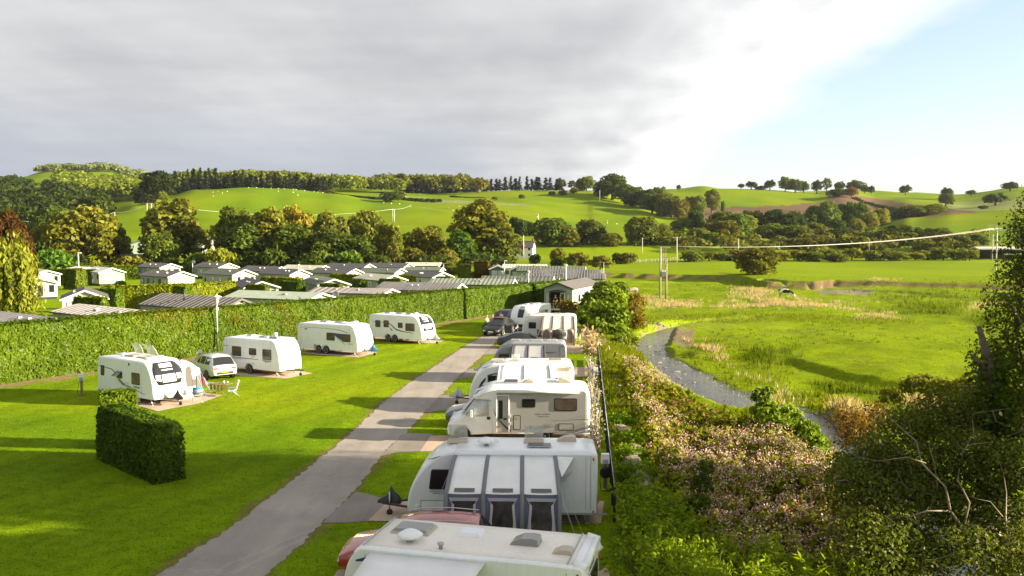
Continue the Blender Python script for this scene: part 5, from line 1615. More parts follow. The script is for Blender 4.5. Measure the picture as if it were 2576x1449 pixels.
CURT = mat('net_curtain_pane', (0.50, 0.50, 0.47), 0.2, var=0.25, scale=2.0, spec=0.6); SKIRT = mat('dark_underside', (0.03, 0.03, 0.028), 0.9)


def home(label, x, y, ang, L, W, wall, roof, rise=0.75, ze=2.7, end='f', fascia=FASCIA, seed=0, vents=2, side=-1, gable='windows', zb=0.0, flue=False, lowpitch=False, frames=DARKFR, name='holiday_home', sidewin=True, ribs=0.0):
    """pitched-roof mobile home; anchor: eaves corner seen at (x,y) - 'f' where the long side meets the front gable, 'r' the far end of that side"""
    rng = random.Random(seed + 100); rz = rad(ang)
    p = place_by(x, y, ze, L / 2 if end == 'f' else -L / 2, -W / 2, rz)
    o = thing(name, label, 'holiday home', (p.x, p.y, zb), rz, 'holiday homes')
    hw = W / 2 - 0.08
    g = MB(); g.prism([(-hw, 0.42), (-hw, ze), (0, ze + rise * hw / (W / 2)), (hw, ze), (hw, 0.42)], -L / 2 + 0.08, L / 2 - 0.08, 'x'); g.build('wall', wall, o)
    MB().box((0, 0, 0.2), (L - 0.5, W - 0.5, 0.46)).build('skirting', SKIRT, o)
    r = MB()
    for s in (-1, 1):
        r.prism([(0, ze + rise), (0, ze + rise + 0.07), (s * (W / 2 + 0.16), ze - 0.05 * rise / 0.75 + 0.07), (s * (W / 2 + 0.16), ze - 0.05 * rise / 0.75)], -L / 2 - 0.12, L / 2 + 0.3, 'x')
    ro = r.build('roof', roof, o)
    if ribs:
        q = MB(); n = int(L / ribs)
        for k in range(n):
            xr = -L / 2 + (k + 0.5) * L / n
            for s in (-1, 1):
                e = 0.03
                q.prism([(xr - e, 0), (xr + e, 0), (xr + e, 1), (xr - e, 1)], 0, 1, 'z') if False else None
                a_ = (0.02 * s, ze + rise + 0.06); b_ = (s * (W / 2 + 0.16), ze + 0.03)
                q.face([q.addv([(xr - e, a_[0], a_[1] + .045)]), q.addv([(xr + e, a_[0], a_[1] + .045)]), q.addv([(xr + e, b_[0], b_[1] + .045)]), q.addv([(xr - e, b_[0], b_[1] + .045)])])
                q.face([q.addv([(xr - e, a_[0], a_[1] + .045)]), q.addv([(xr - e, b_[0], b_[1] + .045)]), q.addv([(xr - e, b_[0], b_[1])]), q.addv([(xr - e, a_[0], a_[1])])])
                q.face([q.addv([(xr + e, a_[0], a_[1] + .045)]), q.addv([(xr + e, b_[0], b_[1] + .045)]), q.addv([(xr + e, b_[0], b_[1])]), q.addv([(xr + e, a_[0], a_[1])])])
        q.build('roof_rib', roof, ro)['kind'] = 'stuff'
    for s in (-1, 1):
        f = MB(); f.prism([(0, ze + rise - 0.16), (0, ze + rise + 0.04), (s * (W / 2 + 0.17), ze - 0.02), (s * (W / 2 + 0.17), ze - 0.2)], L / 2 + 0.302, L / 2 + 0.34, 'x'); f.build('bargeboard', fascia, o)
        MB().box((0.08, s * (W / 2 + 0.175), ze - 0.06), (L + 0.36, 0.03, 0.13)).build('gutter', FASCIAD if fascia is FASCIA else fascia, o)
    yy = side * hw
    if sidewin:
        n = max(2, int(L / 2.1)); k = 0
        for i in range(n):
            xx = -L / 2 + L * (i + 0.5) / n + rng.uniform(-0.25, 0.25)
            if i == n // 2 and rng.random() < 0.8:
                d = MB().rrect((xx, yy, 1.45), 0.85, 1.95, 0.03, 0.03, 'y', side).build('door', UPVC if rng.random() < .4 else wall, o)
                MB().rrect((xx, yy + side * 0.03, 1.75), 0.45, 0.9, 0.03, 0.012, 'y', side).build('door_window', GLASS, d); continue
            w_ = rng.choice((0.55, 0.55, 0.75, 1.0)); h_ = rng.choice((1.15, 1.25, 0.75, 1.6)) if w_ < 0.7 else rng.choice((0.9, 1.0))
            side_window(o, xx, 2.22 - h_ / 2, w_, h_, yy, side, frames, CURT if rng.random() < 0.35 else GLASS, 0.03)
    if gable == 'windows':
        xx = L / 2 - 0.08
        m = 3 if W > 4.2 else 2
        for i in range(m):
            cy = (i - (m - 1) / 2) * (W - 0.9) / m; w_ = (W - 1.3) / m
            h_ = 1.75 if (i == m // 2) else 1.15
            q = MB().rrect((xx, cy, 2.3 - h_ / 2), w_, h_, 0.03, 0.03, 'x', 1).build('window', UPVC if frames is not DARKFR else frames, o)
            for s in (-1, 1): MB().rrect((xx + 0.03, cy + s * w_ * 0.235, 2.3 - h_ / 2), w_ * 0.42, h_ - 0.16, 0.02, 0.012, 'x', 1).build('pane', CURT if rng.random() < 0.7 else GLASS, q)
    for i in range(vents):
        lid(o, -L / 2 + L * rng.uniform(0.3, 0.8), -W * 0.22, 0.34, 0.3, ze + rise * 0.56 + 0.05, rng.choice((UPVC, GREYTRIM, TANPL)), 'roof_vent', 0.16)
    if flue:
        MB().tube([(flue, -W * 0.2, ze + 0.2), (flue, -W * 0.2, ze + rise + 0.75)], 0.09, 8).build('flue', DARKST, o)
    return o


home('white-fronted holiday home standing on a deck behind the weeping willow', 43, 712.5, -58, 9, 5.6, CREAMW, R_CREAM, seed=1, zb=0.0)
home('white holiday home just behind the decked one, half hidden by the willow', 81, 690.5, -50, 9, 4.9, CREAMW, R_CREAM, seed=2)
home('low flat white annexe roof showing beside the lamp post', 199, 677, -40, 6, 4, CREAMW, R_WHITE, 0.35, seed=3, vents=0)
home('sage holiday home with a white roof, next to the tall clipped hedge block', 248.4, 685.7, -47, 10, 5.0, SAGE, R_WHITE, 0.85, seed=4)
home('sage holiday home with brown roof in the back row, farthest toward the willow', 401.7, 673.2, -41, 11, 5.2, SAGE, R_BROWN, 0.85, seed=5)
home('sage holiday home with brown roof and wide glazed gable behind the golden hedge', 422, 696.6, -41, 10.6, 5.3, SAGE, R_BROWN, 0.9, seed=6)
home('back-row brown-roofed home beside a pole with a satellite dish', 548.6, 673.2, -41, 11, 5.2, SAGE, R_BROWN, 0.95, seed=7)
home('green-brown roofed home with a large glazed gable, above the small dark-roofed one', 583.7, 692, -40, 10.4, 5.2, SAGE, R_GREEN, 0.95, seed=8)
home('brown-roofed home with a white dormer over its gable', 680.7, 683.4, -38, 11, 5.0, SAGE, R_BROWN, 0.9, seed=9)
home('charcoal-roofed home in front of the cream-roofed one', 728.4, 691, -37, 9.6, 5.0, SAGE, R_DARK, 0.9, seed=10)
home('cream-roofed home with a thin white mast in front', 795.6, 679.5, -30, 10.5, 5.0, SAGE, R_CREAM, 0.85, seed=11)
home('charcoal-roofed home with arched white gable above the golden hedge', 870.6, 688, -30, 9.5, 5.0, SAGE, R_DARK, 0.85, seed=12)
home('charcoal-roofed home against the rear hedge with a narrow white gable', 910.4, 674.8, -28, 11, 4.9, SAGE, R_DARK, 0.9, seed=13)
home('long charcoal-roofed home at the rear hedge, farther along', 1013.5, 673, -24, 11, 4.8, SAGE, R_DARK, 0.85, seed=14)
home('moss-green-roofed home with a low cream gable', 990.9, 686.5, -24, 8.6, 4.8, SAGE, R_GREEN, 0.8, seed=15)
home('low cream-roofed home at the back beside the white aerial', 1102, 669, -8, 8.5, 4.8, SAGE, R_CREAM, 0.7, seed=16)
home('dim green-roofed home under the tree beside the white mast', 1103.5, 680.8, -10, 7.5, 4.6, SAGE, R_GREEN, 0.6, seed=17)
home('short dark-roofed home behind a square clipped hedge, nearest the golden hedge', 614, 724, -64, 12, 4.9, SAGE, R_DARK, 0.85, seed=18)
home('moss-green-roofed home with pale fascia behind a square clipped hedge', 800, 717, -62, 11, 4.9, SAGE, R_GREEN, 0.85, seed=19, ribs=0.8)
home('cream-roofed home behind a square clipped hedge', 956.5, 706, -54, 10, 4.9, SAGE, R_CREAM, 0.8, seed=20)
home('charcoal-roofed home with tall dark windows behind a low clipped hedge', 1086, 698, -45, 9, 4.9, PALEG, R_DARK, 0.85, seed=21)
home('mauve-grey low-roofed home just over the long hedge, closest to the willow', 129, 784, -38, 13, 5.0, SAGE, R_MAUVE, 0.55, end='r', seed=22, vents=3, ribs=0.9)
home('long dark-brown ribbed roof with a black flue just over the long hedge', 350, 765.4, -35, 13.5, 5.4, SAGE, R_BROWN, 1.0, end='r', seed=23, flue=-1.0, fascia=FASCIAD, vents=0, ribs=0.75)
home('pale green flat-looking roof just over the long hedge', 565.8, 747.4, -24, 12, 5.2, PALEG, R_PALEG, 0.65, end='r', seed=24, fascia=FASCIA)
home('plain grey shallow roof just over the long hedge, with two white vents', 774.5, 735.7, -17, 10.5, 4.8, SAGE, R_MAUVE, 0.5, end='r', seed=25, ribs=0.9)
home('charcoal tiled roof just over the long hedge in front of the square-hedged homes', 943, 728, -19, 11.5, 5.2, SAGE, R_CORR, 0.85, end='r', seed=26, ribs=0.4)
home('grey-green long roof over the long hedge near its far end', 1078, 715, -10, 12.5, 5.0, SAGE, R_GRGREEN, 0.75, end='r', seed=27)
home('green roof with a small white gable next to the white mast', 1384, 709.5, -9, 11.3, 5.0, SAGE, R_GREEN, 0.75, seed=28)
home('corrugated grey roof with bright white end wall, nearest the meadow', 1519, 702, -6, 13.2, 4.8, CREAMW, R_CORR, 0.8, seed=29, ribs=0.45)
home('corrugated grey roof behind the one nearest the meadow', 1330, 690.5, -6, 13.4, 4.8, SAGE, R_CORR, 0.8, end='r', seed=30, ribs=0.45)
home('long moss-green roof with aerials at the far edge of the park', 1300, 681.5, -7, 13.8, 5.6, SAGE, R_GREEN, 0.9, end='r', seed=31)
home('cream-roofed home behind the green bay-fronted one', 1262, 674.8, -8, 9.5, 5.0, CREAMW, R_CREAM, 0.8, end='r', seed=32)
home('dark green bay-fronted home beside the brown arched hedge', 1231, 676.5, -88, 8, 3.6, DKGREEN, R_GREEN, 0.8, seed=33, frames=UPVC)
home('small pair of gabled porches in green beside a white mast', 1283, 679, -92, 5, 3.4, DKGREEN, R_GREEN, 0.8, seed=34, frames=UPVC, vents=0)
home('brown-roofed hut peeping over the tall rounded hedge', 1174, 664, -70, 6, 4.2, CREAMW, R_BROWN, 0.9, seed=35, vents=0)
home('dark-roofed home with a deep open porch behind a square hedge beside the willow', 154, 753, -64, 8, 4.9, CREAMW, R_DARK, 1.0, seed=36, fascia=FASCIA)
home('mauve roof corner at the picture edge just over the long hedge', -70, 803, -36, 11, 4.6, SAGE, R_MAUVE, 0.5, end='r', seed=37)

# the lodge closing the lane
lo = home('dark-roofed sage lodge with double doors open at the end of the lane', 1367.5, 724.5, -110.3, 13.5, 4.0, PALEG, R_BROWN, 0.75, ze=3.2, side=1, seed=40, fascia=FASCIAD, gable='none', name='lodge')
xx = 13.5 / 2 - 0.08
for cy, w_, h_, zc in ((-1.45, 0.62, 1.5, 1.95), (1.35, 0.4, 1.3, 1.95)):
    q = MB().rrect((xx, cy, zc), w_, h_, 0.03, 0.03, 'x', 1).build('window', DARKFR, lo); MB().rrect((xx + 0.03, cy, zc), w_ - 0.12, h_ - 0.12, 0.02, 0.012, 'x', 1).build('pane', CURT, q)
q = MB().rrect((xx, -0.1, 1.65), 1.9, 2.1, 0.03, 0.02, 'x', 1).build('doorway', mat('dark_interior', (0.012, 0.011, 0.010), 0.9), lo)
d = MB().box((xx + 0.35, -1.02, 1.62), (0.75, 0.05, 2.0)).build('open_door', DARKFR, lo); MB().box((xx + 0.35, -1.05, 1.62), (0.6, 0.03, 1.8)).build('pane', CURT, d)
d = MB().box((xx + 0.12, 0.62, 1.62), (0.05, 0.62, 2.0)).build('open_door', UPVC, lo); MB().box((xx + 0.155, 0.62, 1.62), (0.02, 0.42, 1.75)).build('pane', GLASS, d)
MB().prism([(-1.1, 2.72), (-1.1, 2.80), (-0.6, 2.98), (0, 3.04), (0.6, 2.98), (1.1, 2.80), (1.1, 2.72)], xx, xx + 0.9, 'x').build('door_canopy', DARKFR, lo)
dk = MB().box((xx + 1.1, 0, 0.5), (2.2, 4.2, 0.12)).build('deck', mat('deck_timber', (0.12, 0.10, 0.075), 0.8, var=0.3, scale=4), lo)
for k in range(9): MB().box((xx + 2.15, -2.0 + k * 0.5, 0.95), (0.05, 0.05, 0.8)).build('baluster', DKGREEN, dk)
MB().box((xx + 2.15, 0, 1.38), (0.07, 4.2, 0.06)).build('handrail', DKGREEN, dk)

# farm buildings among and beyond the trees
BRICK = mat('red_brick', (0.30, 0.10, 0.065), 0.85, var=0.2, scale=3); RENDER = mat('white_render', (0.72, 0.70, 0.66), 0.8, var=0.05); SLATE = mat('slate_roof', (0.075, 0.07, 0.075), 0.6, var=0.2, scale=1.0)
GREENSHEET = mat('green_steel_sheet', (0.19, 0.24, 0.18), 0.5, var=0.08, scale=1.0); GREYSHEET = mat('grey_steel_sheet', (0.30, 0.31, 0.30), 0.5, var=0.08); OLDTILE = mat('old_roof_tiles', (0.13, 0.105, 0.10), 0.8, var=0.25, scale=1.5)


def house(label, x, Y, ang, L, W, ze, rise, wall, roof, name='house', cat_='house', chim=0, win=0, dormer=False, barn=False, gcol=None):
    X = XD(x, 600, Y); z = zg(X, Y)
    o = thing(name, label, cat_, (X, Y, z), rad(ang))
    MB().prism([(-W / 2, 0), (-W / 2, ze), (0, ze + rise - 0.1), (W / 2, ze), (W / 2, 0)], -L / 2, L / 2, 'x').build('wall', wall, o)
    r = MB()
    for s in (-1, 1): r.prism([(0, ze + rise), (0, ze + rise + 0.15), (s * (W / 2 + 0.3), ze + 0.02), (s * (W / 2 + 0.3), ze - 0.14)], -L / 2 - 0.25, L / 2 + 0.25, 'x')
    ro = r.build('roof', roof, o)
    for k in range(chim): MB().box(((-1 if k else 1) * (L / 2 - 0.5), 0, ze + rise + 0.5), (0.6, 0.9, 1.4)).build('chimney', BRICK, ro)
    for k in range(win):
        for zz in ([1.5, 4.0] if ze > 4 else [1.5]):
            side_window(o, -L / 2 + L * (k + 0.5) / win, zz, 1.0, 1.2, -W / 2, -1, UPVC, GLASS, 0.04)
    if dormer:
        d = MB().prism([(-1.2, ze - 0.3), (-1.2, ze + 0.6), (0, ze + 1.9), (1.2, ze + 0.6), (1.2, ze - 0.3)], -W / 2 - 0.12, -W / 4, 'y').build('dormer', BRICK, o)
        side_window(o, 0, ze + 0.4, 0.9, 1.0, -W / 2 - 0.122, -1, UPVC, GLASS, 0.03)
    return o


house('brick and white farmhouse with a slate roof and dormer, among the trees', 1318, 380, -12, 9, 7, 4.6, 2.6, RENDER, SLATE, chim=1, win=3, dormer=True, cat_='farmhouse', name='farmhouse')
house('white bungalow roof seen under the thin-trunked trees', 1013, 262, -15, 9, 5, 2.4, 1.8, RENDER, OLDTILE, win=3)
house('white house glimpsed through the dark tree group', 640, 275, -50, 9, 7, 4.8, 2.4, RENDER, SLATE, win=3, chim=1)
house('green steel barn with a lower lean-to between the two big trees', 352, 330, -62, 14, 9, 6.2, 1.5, GREENSHEET, GREENSHEET, 'barn', 'barn')
house('grey steel barn half hidden by the dark tree group', 528, 340, -62, 13, 8, 7.4, 2.0, GREYSHEET, GREENSHEET, 'barn', 'barn')
house('old dark-tiled outbuilding between the two big trees', 345, 236, -8, 9.5, 6, 1.9, 2.9, OLDTILE, OLDTILE, 'outbuilding', 'outbuilding')
house('old low outbuilding with tiled roof beside the larger one', 385, 243, -20, 5.5, 5, 1.7, 1.9, OLDTILE, OLDTILE, 'outbuilding', 'outbuilding')
bx = thing('open_barn', 'long open-sided barn with pale roof edge and dark inside, at the meadow edge', 'barn', P3(2512, 345), rad(-4))
for sx in (-9, -4.5, 0, 4.5, 9): MB().box((sx, -3.4, 1.9), (0.3, 0.3, 3.8)).build('post', DARKST, bx)
MB().prism([(-3.8, 3.75), (-3.8, 4.25), (0, 5.0), (3.8, 4.25), (3.8, 3.75), (0, 4.5)], -9.6, 9.6, 'x').build('roof', mat('pale_barn_roof', (0.42, 0.41, 0.39), 0.6, var=0.1), bx)
MB().box((0, 3.3, 1.9), (19, 0.2, 3.7)).build('rear_wall', mat('black_boards', (0.02, 0.02, 0.02), 0.9), bx); MB().box((2.0, -2.5, 0.9), (14, 1.2, 1.4)).build('feed_barrier', mat('black_boards', (0.02, 0.02, 0.02), 0.9), bx)
MB().box((4.2, -2.6, 2.1), (7, 0.8, 0.5)).build('wrapped_bales', UPVC, bx)

# ------------------------------------------------------------------ hedges
def off_path(path, d):
    P = [Vector(p[:2]) for p in path]; out = []
    for k, p in enumerate(P):
        t = (P[min(k + 1, len(P) - 1)] - P[max(k - 1, 0)]).normalized(); out.append((p.x - t.y * d, p.y + t.x * d))
    return out


HL = off_path(HEDGE_LINE, 0.8)
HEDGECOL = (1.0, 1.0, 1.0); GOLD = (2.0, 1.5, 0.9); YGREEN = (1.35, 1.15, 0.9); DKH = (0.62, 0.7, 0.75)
hedge(HL[:8], 1.6, 4.1, 'long tall clipped hedge along the pitches, running behind the four caravans', 210, 0.14, HEDGECOL, h2=3.5, seed=3, wob=0.13, side=-1, brown=True)
hedge([(HL[7][0] + 0.35, HL[7][1] + 0.1), HL[8], HL[9]], 1.6, 3.5, 'clipped hedge beyond the seam in the long one, behind the black cars', 190, 0.14, (0.95, 1.0, 1.0), h2=3.4, seed=4, wob=0.13, side=-1, brown=True)
hedge([(HL[9][0] + 0.5, HL[9][1] + 0.3), (6.5, 127), (10.6, 134)], 1.5, 3.35, 'clipped hedge continuing behind the lodge', 70, 0.24, (0.95, 1.0, 1.0), seed=5)
hedge([(-18.45, 39.75), (-16.3, 37.65), (-14.15, 35.55)], 1.3, 2.36, 'dark clipped hedge standing alone on the lawn, in the foreground', 330, 0.088, (0.72, 0.82, 0.9), seed=6, wob=0.04, rounding=0.08)
hedge([(-19.75, 41.55), (-18.35, 42.2)], 1.25, 2.62, 'short taller hedge block joined to the far end of the lone dark hedge', 260, 0.095, (1.2, 1.15, 0.9), seed=7, wob=0.04, rounding=0.06)
hedge([(-55.6, 118.8), (-45.8, 121.6), (-40.6, 127.6)], 1.3, 3.2, 'golden-leaved hedge between the holiday homes', 70, 0.26, GOLD, seed=8, wob=0.15, val0=0.6)
hedge([(-54.0, 114.6), (-51.2, 114.0)], 1.6, 3.1, 'dark green clump ending the golden hedge next to the willow side', 75, 0.22, HEDGECOL, seed=9)
hedge([(-45.9, 119.2), (-43.9, 118.6)], 1.6, 3.1, 'dark green rounded end piece halfway along the golden hedge', 75, 0.22, HEDGECOL, seed=10)
for k, (xa, xb, Y, h, lab) in enumerate((
        (185, 265, 95, 3.3, 'square clipped hedge in front of the open-porched home'), (620, 672, 119, 3.3, 'square clipped hedge in front of the short dark-roofed home'),
        (806, 858, 125, 3.1, 'square clipped hedge in front of the moss-green roof with pale fascia'), (955, 1010, 138, 3.15, 'square clipped hedge in front of the cream-roofed home'), (1098, 1136, 148, 3.0, 'low clipped hedge before the home with tall dark windows'))):
    hedge([(XD(xa, 700, Y), Y + 0.5), (XD(xb, 700, Y), Y - 0.3)], 1.2, h, lab, 70, 0.22, (1.25, 1.1, 0.9), seed=20 + k, wob=0.05, group='square hedges in front of homes')
hedge([(XD(655, 700, 148), 149), (XD(762, 700, 148), 147)], 1.2, 2.8, 'golden hedge behind the moss-green-roofed home', 40, 0.32, GOLD, seed=31, wob=0.15)
hedge([(XD(835, 700, 161), 161), (XD(912, 700, 158), 158)], 1.2, 2.8, 'golden hedge below the arched white gable', 40, 0.32, GOLD, seed=32, wob=0.15)
hedge([(XD(1008, 700, 158), 158), (XD(1066, 700, 156), 156)], 1.2, 2.8, 'short golden hedge below the low cream gable', 40, 0.32, GOLD, seed=33, wob=0.15)
hedge([(XD(705, 720, 133), 134), (XD(758, 720, 131), 131)], 1.4, 3.0, 'shaded dark hedge beside the moss-green-roofed home', 60, 0.26, DKH, seed=34)  # shadow on this hedge is put into its leaf tint
hedge([(XD(893, 720, 140), 141), (XD(915, 720, 139), 139)], 1.4, 2.9, 'shaded dark hedge beside the square-hedged cream roof', 60, 0.26, DKH, seed=35)  # darker leaf tint carries the shadow lying here
hedge([(-82.9, 163.6), (-80.1, 162.6)], 2.6, 3.7, 'tall clipped hedge block beside the white-roofed home', 45, 0.32, YGREEN, seed=36)
hedge([(-120, 214), (-88, 220), (-52, 221.5), (-17.3, 222)], 1.5, 2.9, 'long rear hedge between the homes and the tree belt', 20, 0.5, (1.0, 1.0, 0.9), seed=37)
hedge([(-97, 180), (-84, 176.5)], 1.5, 3.0, 'dark hedge behind the tall clipped block', 26, 0.4, HEDGECOL, seed=38)
hedge([(-100, 196), (-86, 200)], 1.5, 3.0, 'hedge behind the white decked homes', 22, 0.45, YGREEN, seed=39)
hedge([(-11.6, 193.4), (-8.7, 192.6)], 2.2, 3.5, 'bright tall rounded hedge beside the arched brown one', 36, 0.34, YGREEN, seed=41, rounding=0.2)
hedge([(-8.3, 195.4), (-5.2, 194.6)], 2.0, 4.1, 'red-brown arched hedge beside the bay-fronted home', 36, 0.34, (1.3, 0.55, 0.6), seed=42, rounding=0.35)
hedge([(10.9, 119.6), (13.4, 119.9)], 1.2, 2.6, 'small dark hedge at the side of the lodge', 80, 0.2, DKH, seed=43)
hedge([(4, 428), (40, 431), (112, 436)], 2.5, 3.6, 'brown-green field hedge beyond the near meadow', 3.2, 0.85, (0.85, 0.7, 0.7), seed=44, wob=0.5)
hedge([(-46.5, 92.0), (-45.4, 91.0)], 1.0, 1.9, 'low clipped hedge under the willow beside the mauve roof', 40, 0.2, HEDGECOL, seed=45)

# ------------------------------------------------------------------ tree belt behind the homes
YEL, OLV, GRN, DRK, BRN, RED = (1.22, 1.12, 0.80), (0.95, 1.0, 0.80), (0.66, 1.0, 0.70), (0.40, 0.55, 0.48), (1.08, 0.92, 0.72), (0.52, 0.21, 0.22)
BELT = [
    ('maple', 30, 524, 48, 152, 'dark red copper beech above the weeping willow', RED), ('maple', 62, 575, 24, 158, 'smaller red tree leaning out beside the copper beech', RED),
    ('maple', 208, 512, 88, 232, 'large olive-gold tree above the white-roofed homes', YEL), ('oak', 122, 556, 48, 238, 'olive-gold tree beside the copper beech', YEL), ('lime', 285, 560, 40, 240, 'small olive tree at the edge of the large gold one', OLV),
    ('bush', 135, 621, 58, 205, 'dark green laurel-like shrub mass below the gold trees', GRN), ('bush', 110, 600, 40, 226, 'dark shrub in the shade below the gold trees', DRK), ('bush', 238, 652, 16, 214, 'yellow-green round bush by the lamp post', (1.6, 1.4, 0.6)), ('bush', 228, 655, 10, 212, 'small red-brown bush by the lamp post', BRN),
    ('lime', 432, 497, 82, 240, 'large yellow-green tree standing between the two barns', YEL), ('oak', 400, 580, 44, 226, 'dark lower limbs tree in front of the old outbuilding', OLV), ('bush', 320, 640, 40, 212, 'ochre bush before the old outbuilding', BRN), ('bush', 555, 618, 42, 214, 'yellow-brown bush at the foot of the dark tree group', (1.3, 1.15, 0.7)), ('bush', 500, 630, 40, 216, 'green bush between yellow tree and dark tree group', GRN),
    ('oak', 595, 517, 58, 236, 'first tree of the dark group, beside the white house', OLV), ('maple', 672, 516, 66, 232, 'broad tree with browning top in the dark group', (1.15, 0.98, 0.8)), ('ash', 610, 560, 60, 226, 'dark full tree low in front of the white house side', (0.62, 0.75, 0.62)), ('maple', 745, 512, 55, 246, 'yellow-topped tree rising from the dark group', (1.6, 1.3, 0.7)), ('oak', 735, 560, 62, 228, 'dark round tree at the middle of the dark group', (0.60, 0.72, 0.6)), ('maple', 835, 528, 62, 236, 'brown-tinged tree in the dark group', OLV), ('oak', 832, 575, 58, 226, 'low shaded tree below the brown-tinged one', (0.62, 0.74, 0.6)), ('maple', 925, 523, 55, 238, 'last big tree of the dark group', (1.0, 0.95, 0.75)), ('lime', 905, 590, 50, 225, 'dark green low tree by the pale trunks', (0.66, 0.82, 0.62)), ('bush', 690, 620, 40, 214, 'dark bush at the foot of the dark group', DRK), ('bush', 795, 625, 48, 213, 'green bush at the foot of the dark group', (0.6, 0.75, 0.6)), ('bush', 870, 628, 44, 214, 'green bush next to the pale-trunked trees', GRN),
    ('thin', 968, 555, 30, 228, 'thin pale-trunked tree beside the dark group', (1.1, 1.0, 0.7)), ('thin', 992, 560, 22, 226, 'thinner pale-trunked tree next to the gap', (1.1, 1.0, 0.7)),
    ('oak', 1072, 566, 60, 250, 'brown-olive tree with low crown next to the white bungalow', BRN), ('bush', 1040, 618, 40, 240, 'dark brown bush by the bungalow', (0.8, 0.65, 0.6)), ('bush', 1118, 622, 40, 232, 'ochre bush before the big open-crowned tree', BRN), ('ash', 1160, 575, 40, 244, 'green tree tucked beside the big open-crowned one', GRN),
    ('ash', 1212, 497, 76, 262, 'big open-crowned olive tree in front of the farmhouse', (1.18, 1.05, 0.75)), ('ash', 1265, 560, 48, 258, 'lower tree with drooping limbs beside the big open-crowned one', OLV), ('bush', 1215, 630, 55, 236, 'shaded undergrowth bush below the big open-crowned tree', DRK), ('bush', 1135, 640, 30, 214, 'brown-olive bush over the cream roofs', BRN), ('thorn', 1130, 655, 20, 196, 'sprawling thorn tree beside the white mast', OLV),
    ('full', 1392, 546, 56, 420, 'round dark tree just past the farmhouse', (0.75, 0.85, 0.65)), ('full_tall', 1428, 568, 32, 416, 'yellowing tree against the round dark one', YEL), ('full', 1485, 550, 40, 425, 'dark round tree with brown side, second past the farmhouse', (0.72, 0.72, 0.6)), ('full', 1535, 585, 30, 415, 'small yellow-green tree between two round ones', YEL), ('full', 1615, 543, 46, 420, 'large round tree behind the double-pole transformer', (0.8, 0.88, 0.65)), ('full_tall', 1655, 560, 38, 424, 'yellow-flanked tree beside that large round one', YEL),
    ('lime', 1405, 622, 22, 300, 'light yellow-green young tree at the park edge', (1.5, 1.3, 0.7)), ('bush', 1345, 636, 14, 300, 'dark round shrub in the near meadow corner', DRK), ('bush', 1400, 648, 18, 262, 'dark conical shrub by the park edge', DRK), ('thorn', 1452, 632, 36, 262, 'ochre scrub behind the corrugated roofs', BRN), ('thorn', 1510, 640, 30, 252, 'brown scrub at the end of the corrugated roofs', BRN), ('bush', 1576, 632, 26, 300, 'two-tone thorn bush in the meadow by the fence', (1.0, 0.85, 0.6)), ('bush', 1553, 633, 14, 302, 'dark bush beside the two-tone thorn', DRK),
    ('bush', 300, 704, 16, 165, 'neat round clipped bush on the lawn of the white-roofed home', (0.9, 1.25, 0.6)),
    ('full', 1906, 619, 52, 215, 'wide thorn tree standing on the eroded bank in the meadow', (1.0, 0.88, 0.62)),
]
for r in BELT: tree(*r)
NTH = 'first second third fourth fifth sixth seventh eighth ninth tenth eleventh twelfth thirteenth fourteenth fifteenth sixteenth seventeenth eighteenth nineteenth twentieth'.split()
NTH += ['twenty-' + q for q in NTH[:9]] + ['thirtieth'] + ['thirty-' + q for q in NTH[:9]]


def ORD(k, what, rows):
    return NTH[sorted(range(len(rows)), key=lambda i: rows[i][0]).index(k)] + ' ' + what


RB = ((1762, 572, 36, 430, OLV), (1826, 553, 44, 440, (1.05, 0.85, 0.6)), (1815, 528, 48, 500, OLV), (1880, 540, 30, 520, (1.3, 1.3, 1.0)), (1890, 528, 40, 560, DRK), (1948, 525, 44, 560, DRK), (2000, 530, 40, 555, DRK), (1940, 560, 46, 450, (0.9, 0.95, 0.65)), (2010, 565, 50, 446, OLV), (2052, 560, 40, 450, OLV), (2078, 505, 38, 560, (0.78, 0.9, 0.68)), (2100, 548, 32, 500, DRK), (2150, 506, 40, 600, (0.75, 0.92, 0.7)), (2180, 535, 34, 560, (1.2, 1.15, 0.8)), (2213, 523, 28, 600, (1.5, 1.4, 1.2)), (2120, 571, 44, 440, DRK), (2180, 580, 34, 440, (1.1, 1.0, 0.7)), (2262, 564, 46, 425, (0.6, 0.68, 0.55)), (2355, 572, 50, 425, (0.62, 0.68, 0.55)), (2410, 585, 46, 420, OLV), (2372, 600, 40, 400, (0.8, 0.75, 0.55)), (1700, 580, 30, 432, OLV), (2060, 590, 44, 420, BRN), (1985, 600, 34, 420, BRN), (2140, 605, 40, 410, BRN), (2215, 605, 34, 410, BRN), (2300, 515, 46, 640, (1.0, 0.98, 0.75)), (2345, 512, 40, 640, (1.0, 0.98, 0.75)), (2260, 520, 32, 650, (0.85, 0.9, 0.7)), (2450, 590, 40, 420, DRK), (1745, 528, 18, 560, DRK), (1720, 545, 24, 560, OLV))
for k, (x, t, hw, Y, c) in enumerate(RB):
    tree(('full', 'full_tall', 'full', 'maple')[k % 4], x, t, hw * 0.86, Y, ORD(k, 'tree of the mixed belt beneath the ploughed field, counted from the twin-pole side', RB), c, group='trees below the ploughed field')
    tree(('full_tall', 'full')[k % 2], x + hw * random.choice((-0.8, 0.8)), t + random.uniform(5, 14), hw * 0.7, Y + random.uniform(-14, 8), 'lower companion of the ' + ORD(k, 'tree of the belt beneath the ploughed field', RB), tuple(q * random.uniform(0.85, 1.1) for q in c), group='trees below the ploughed field')
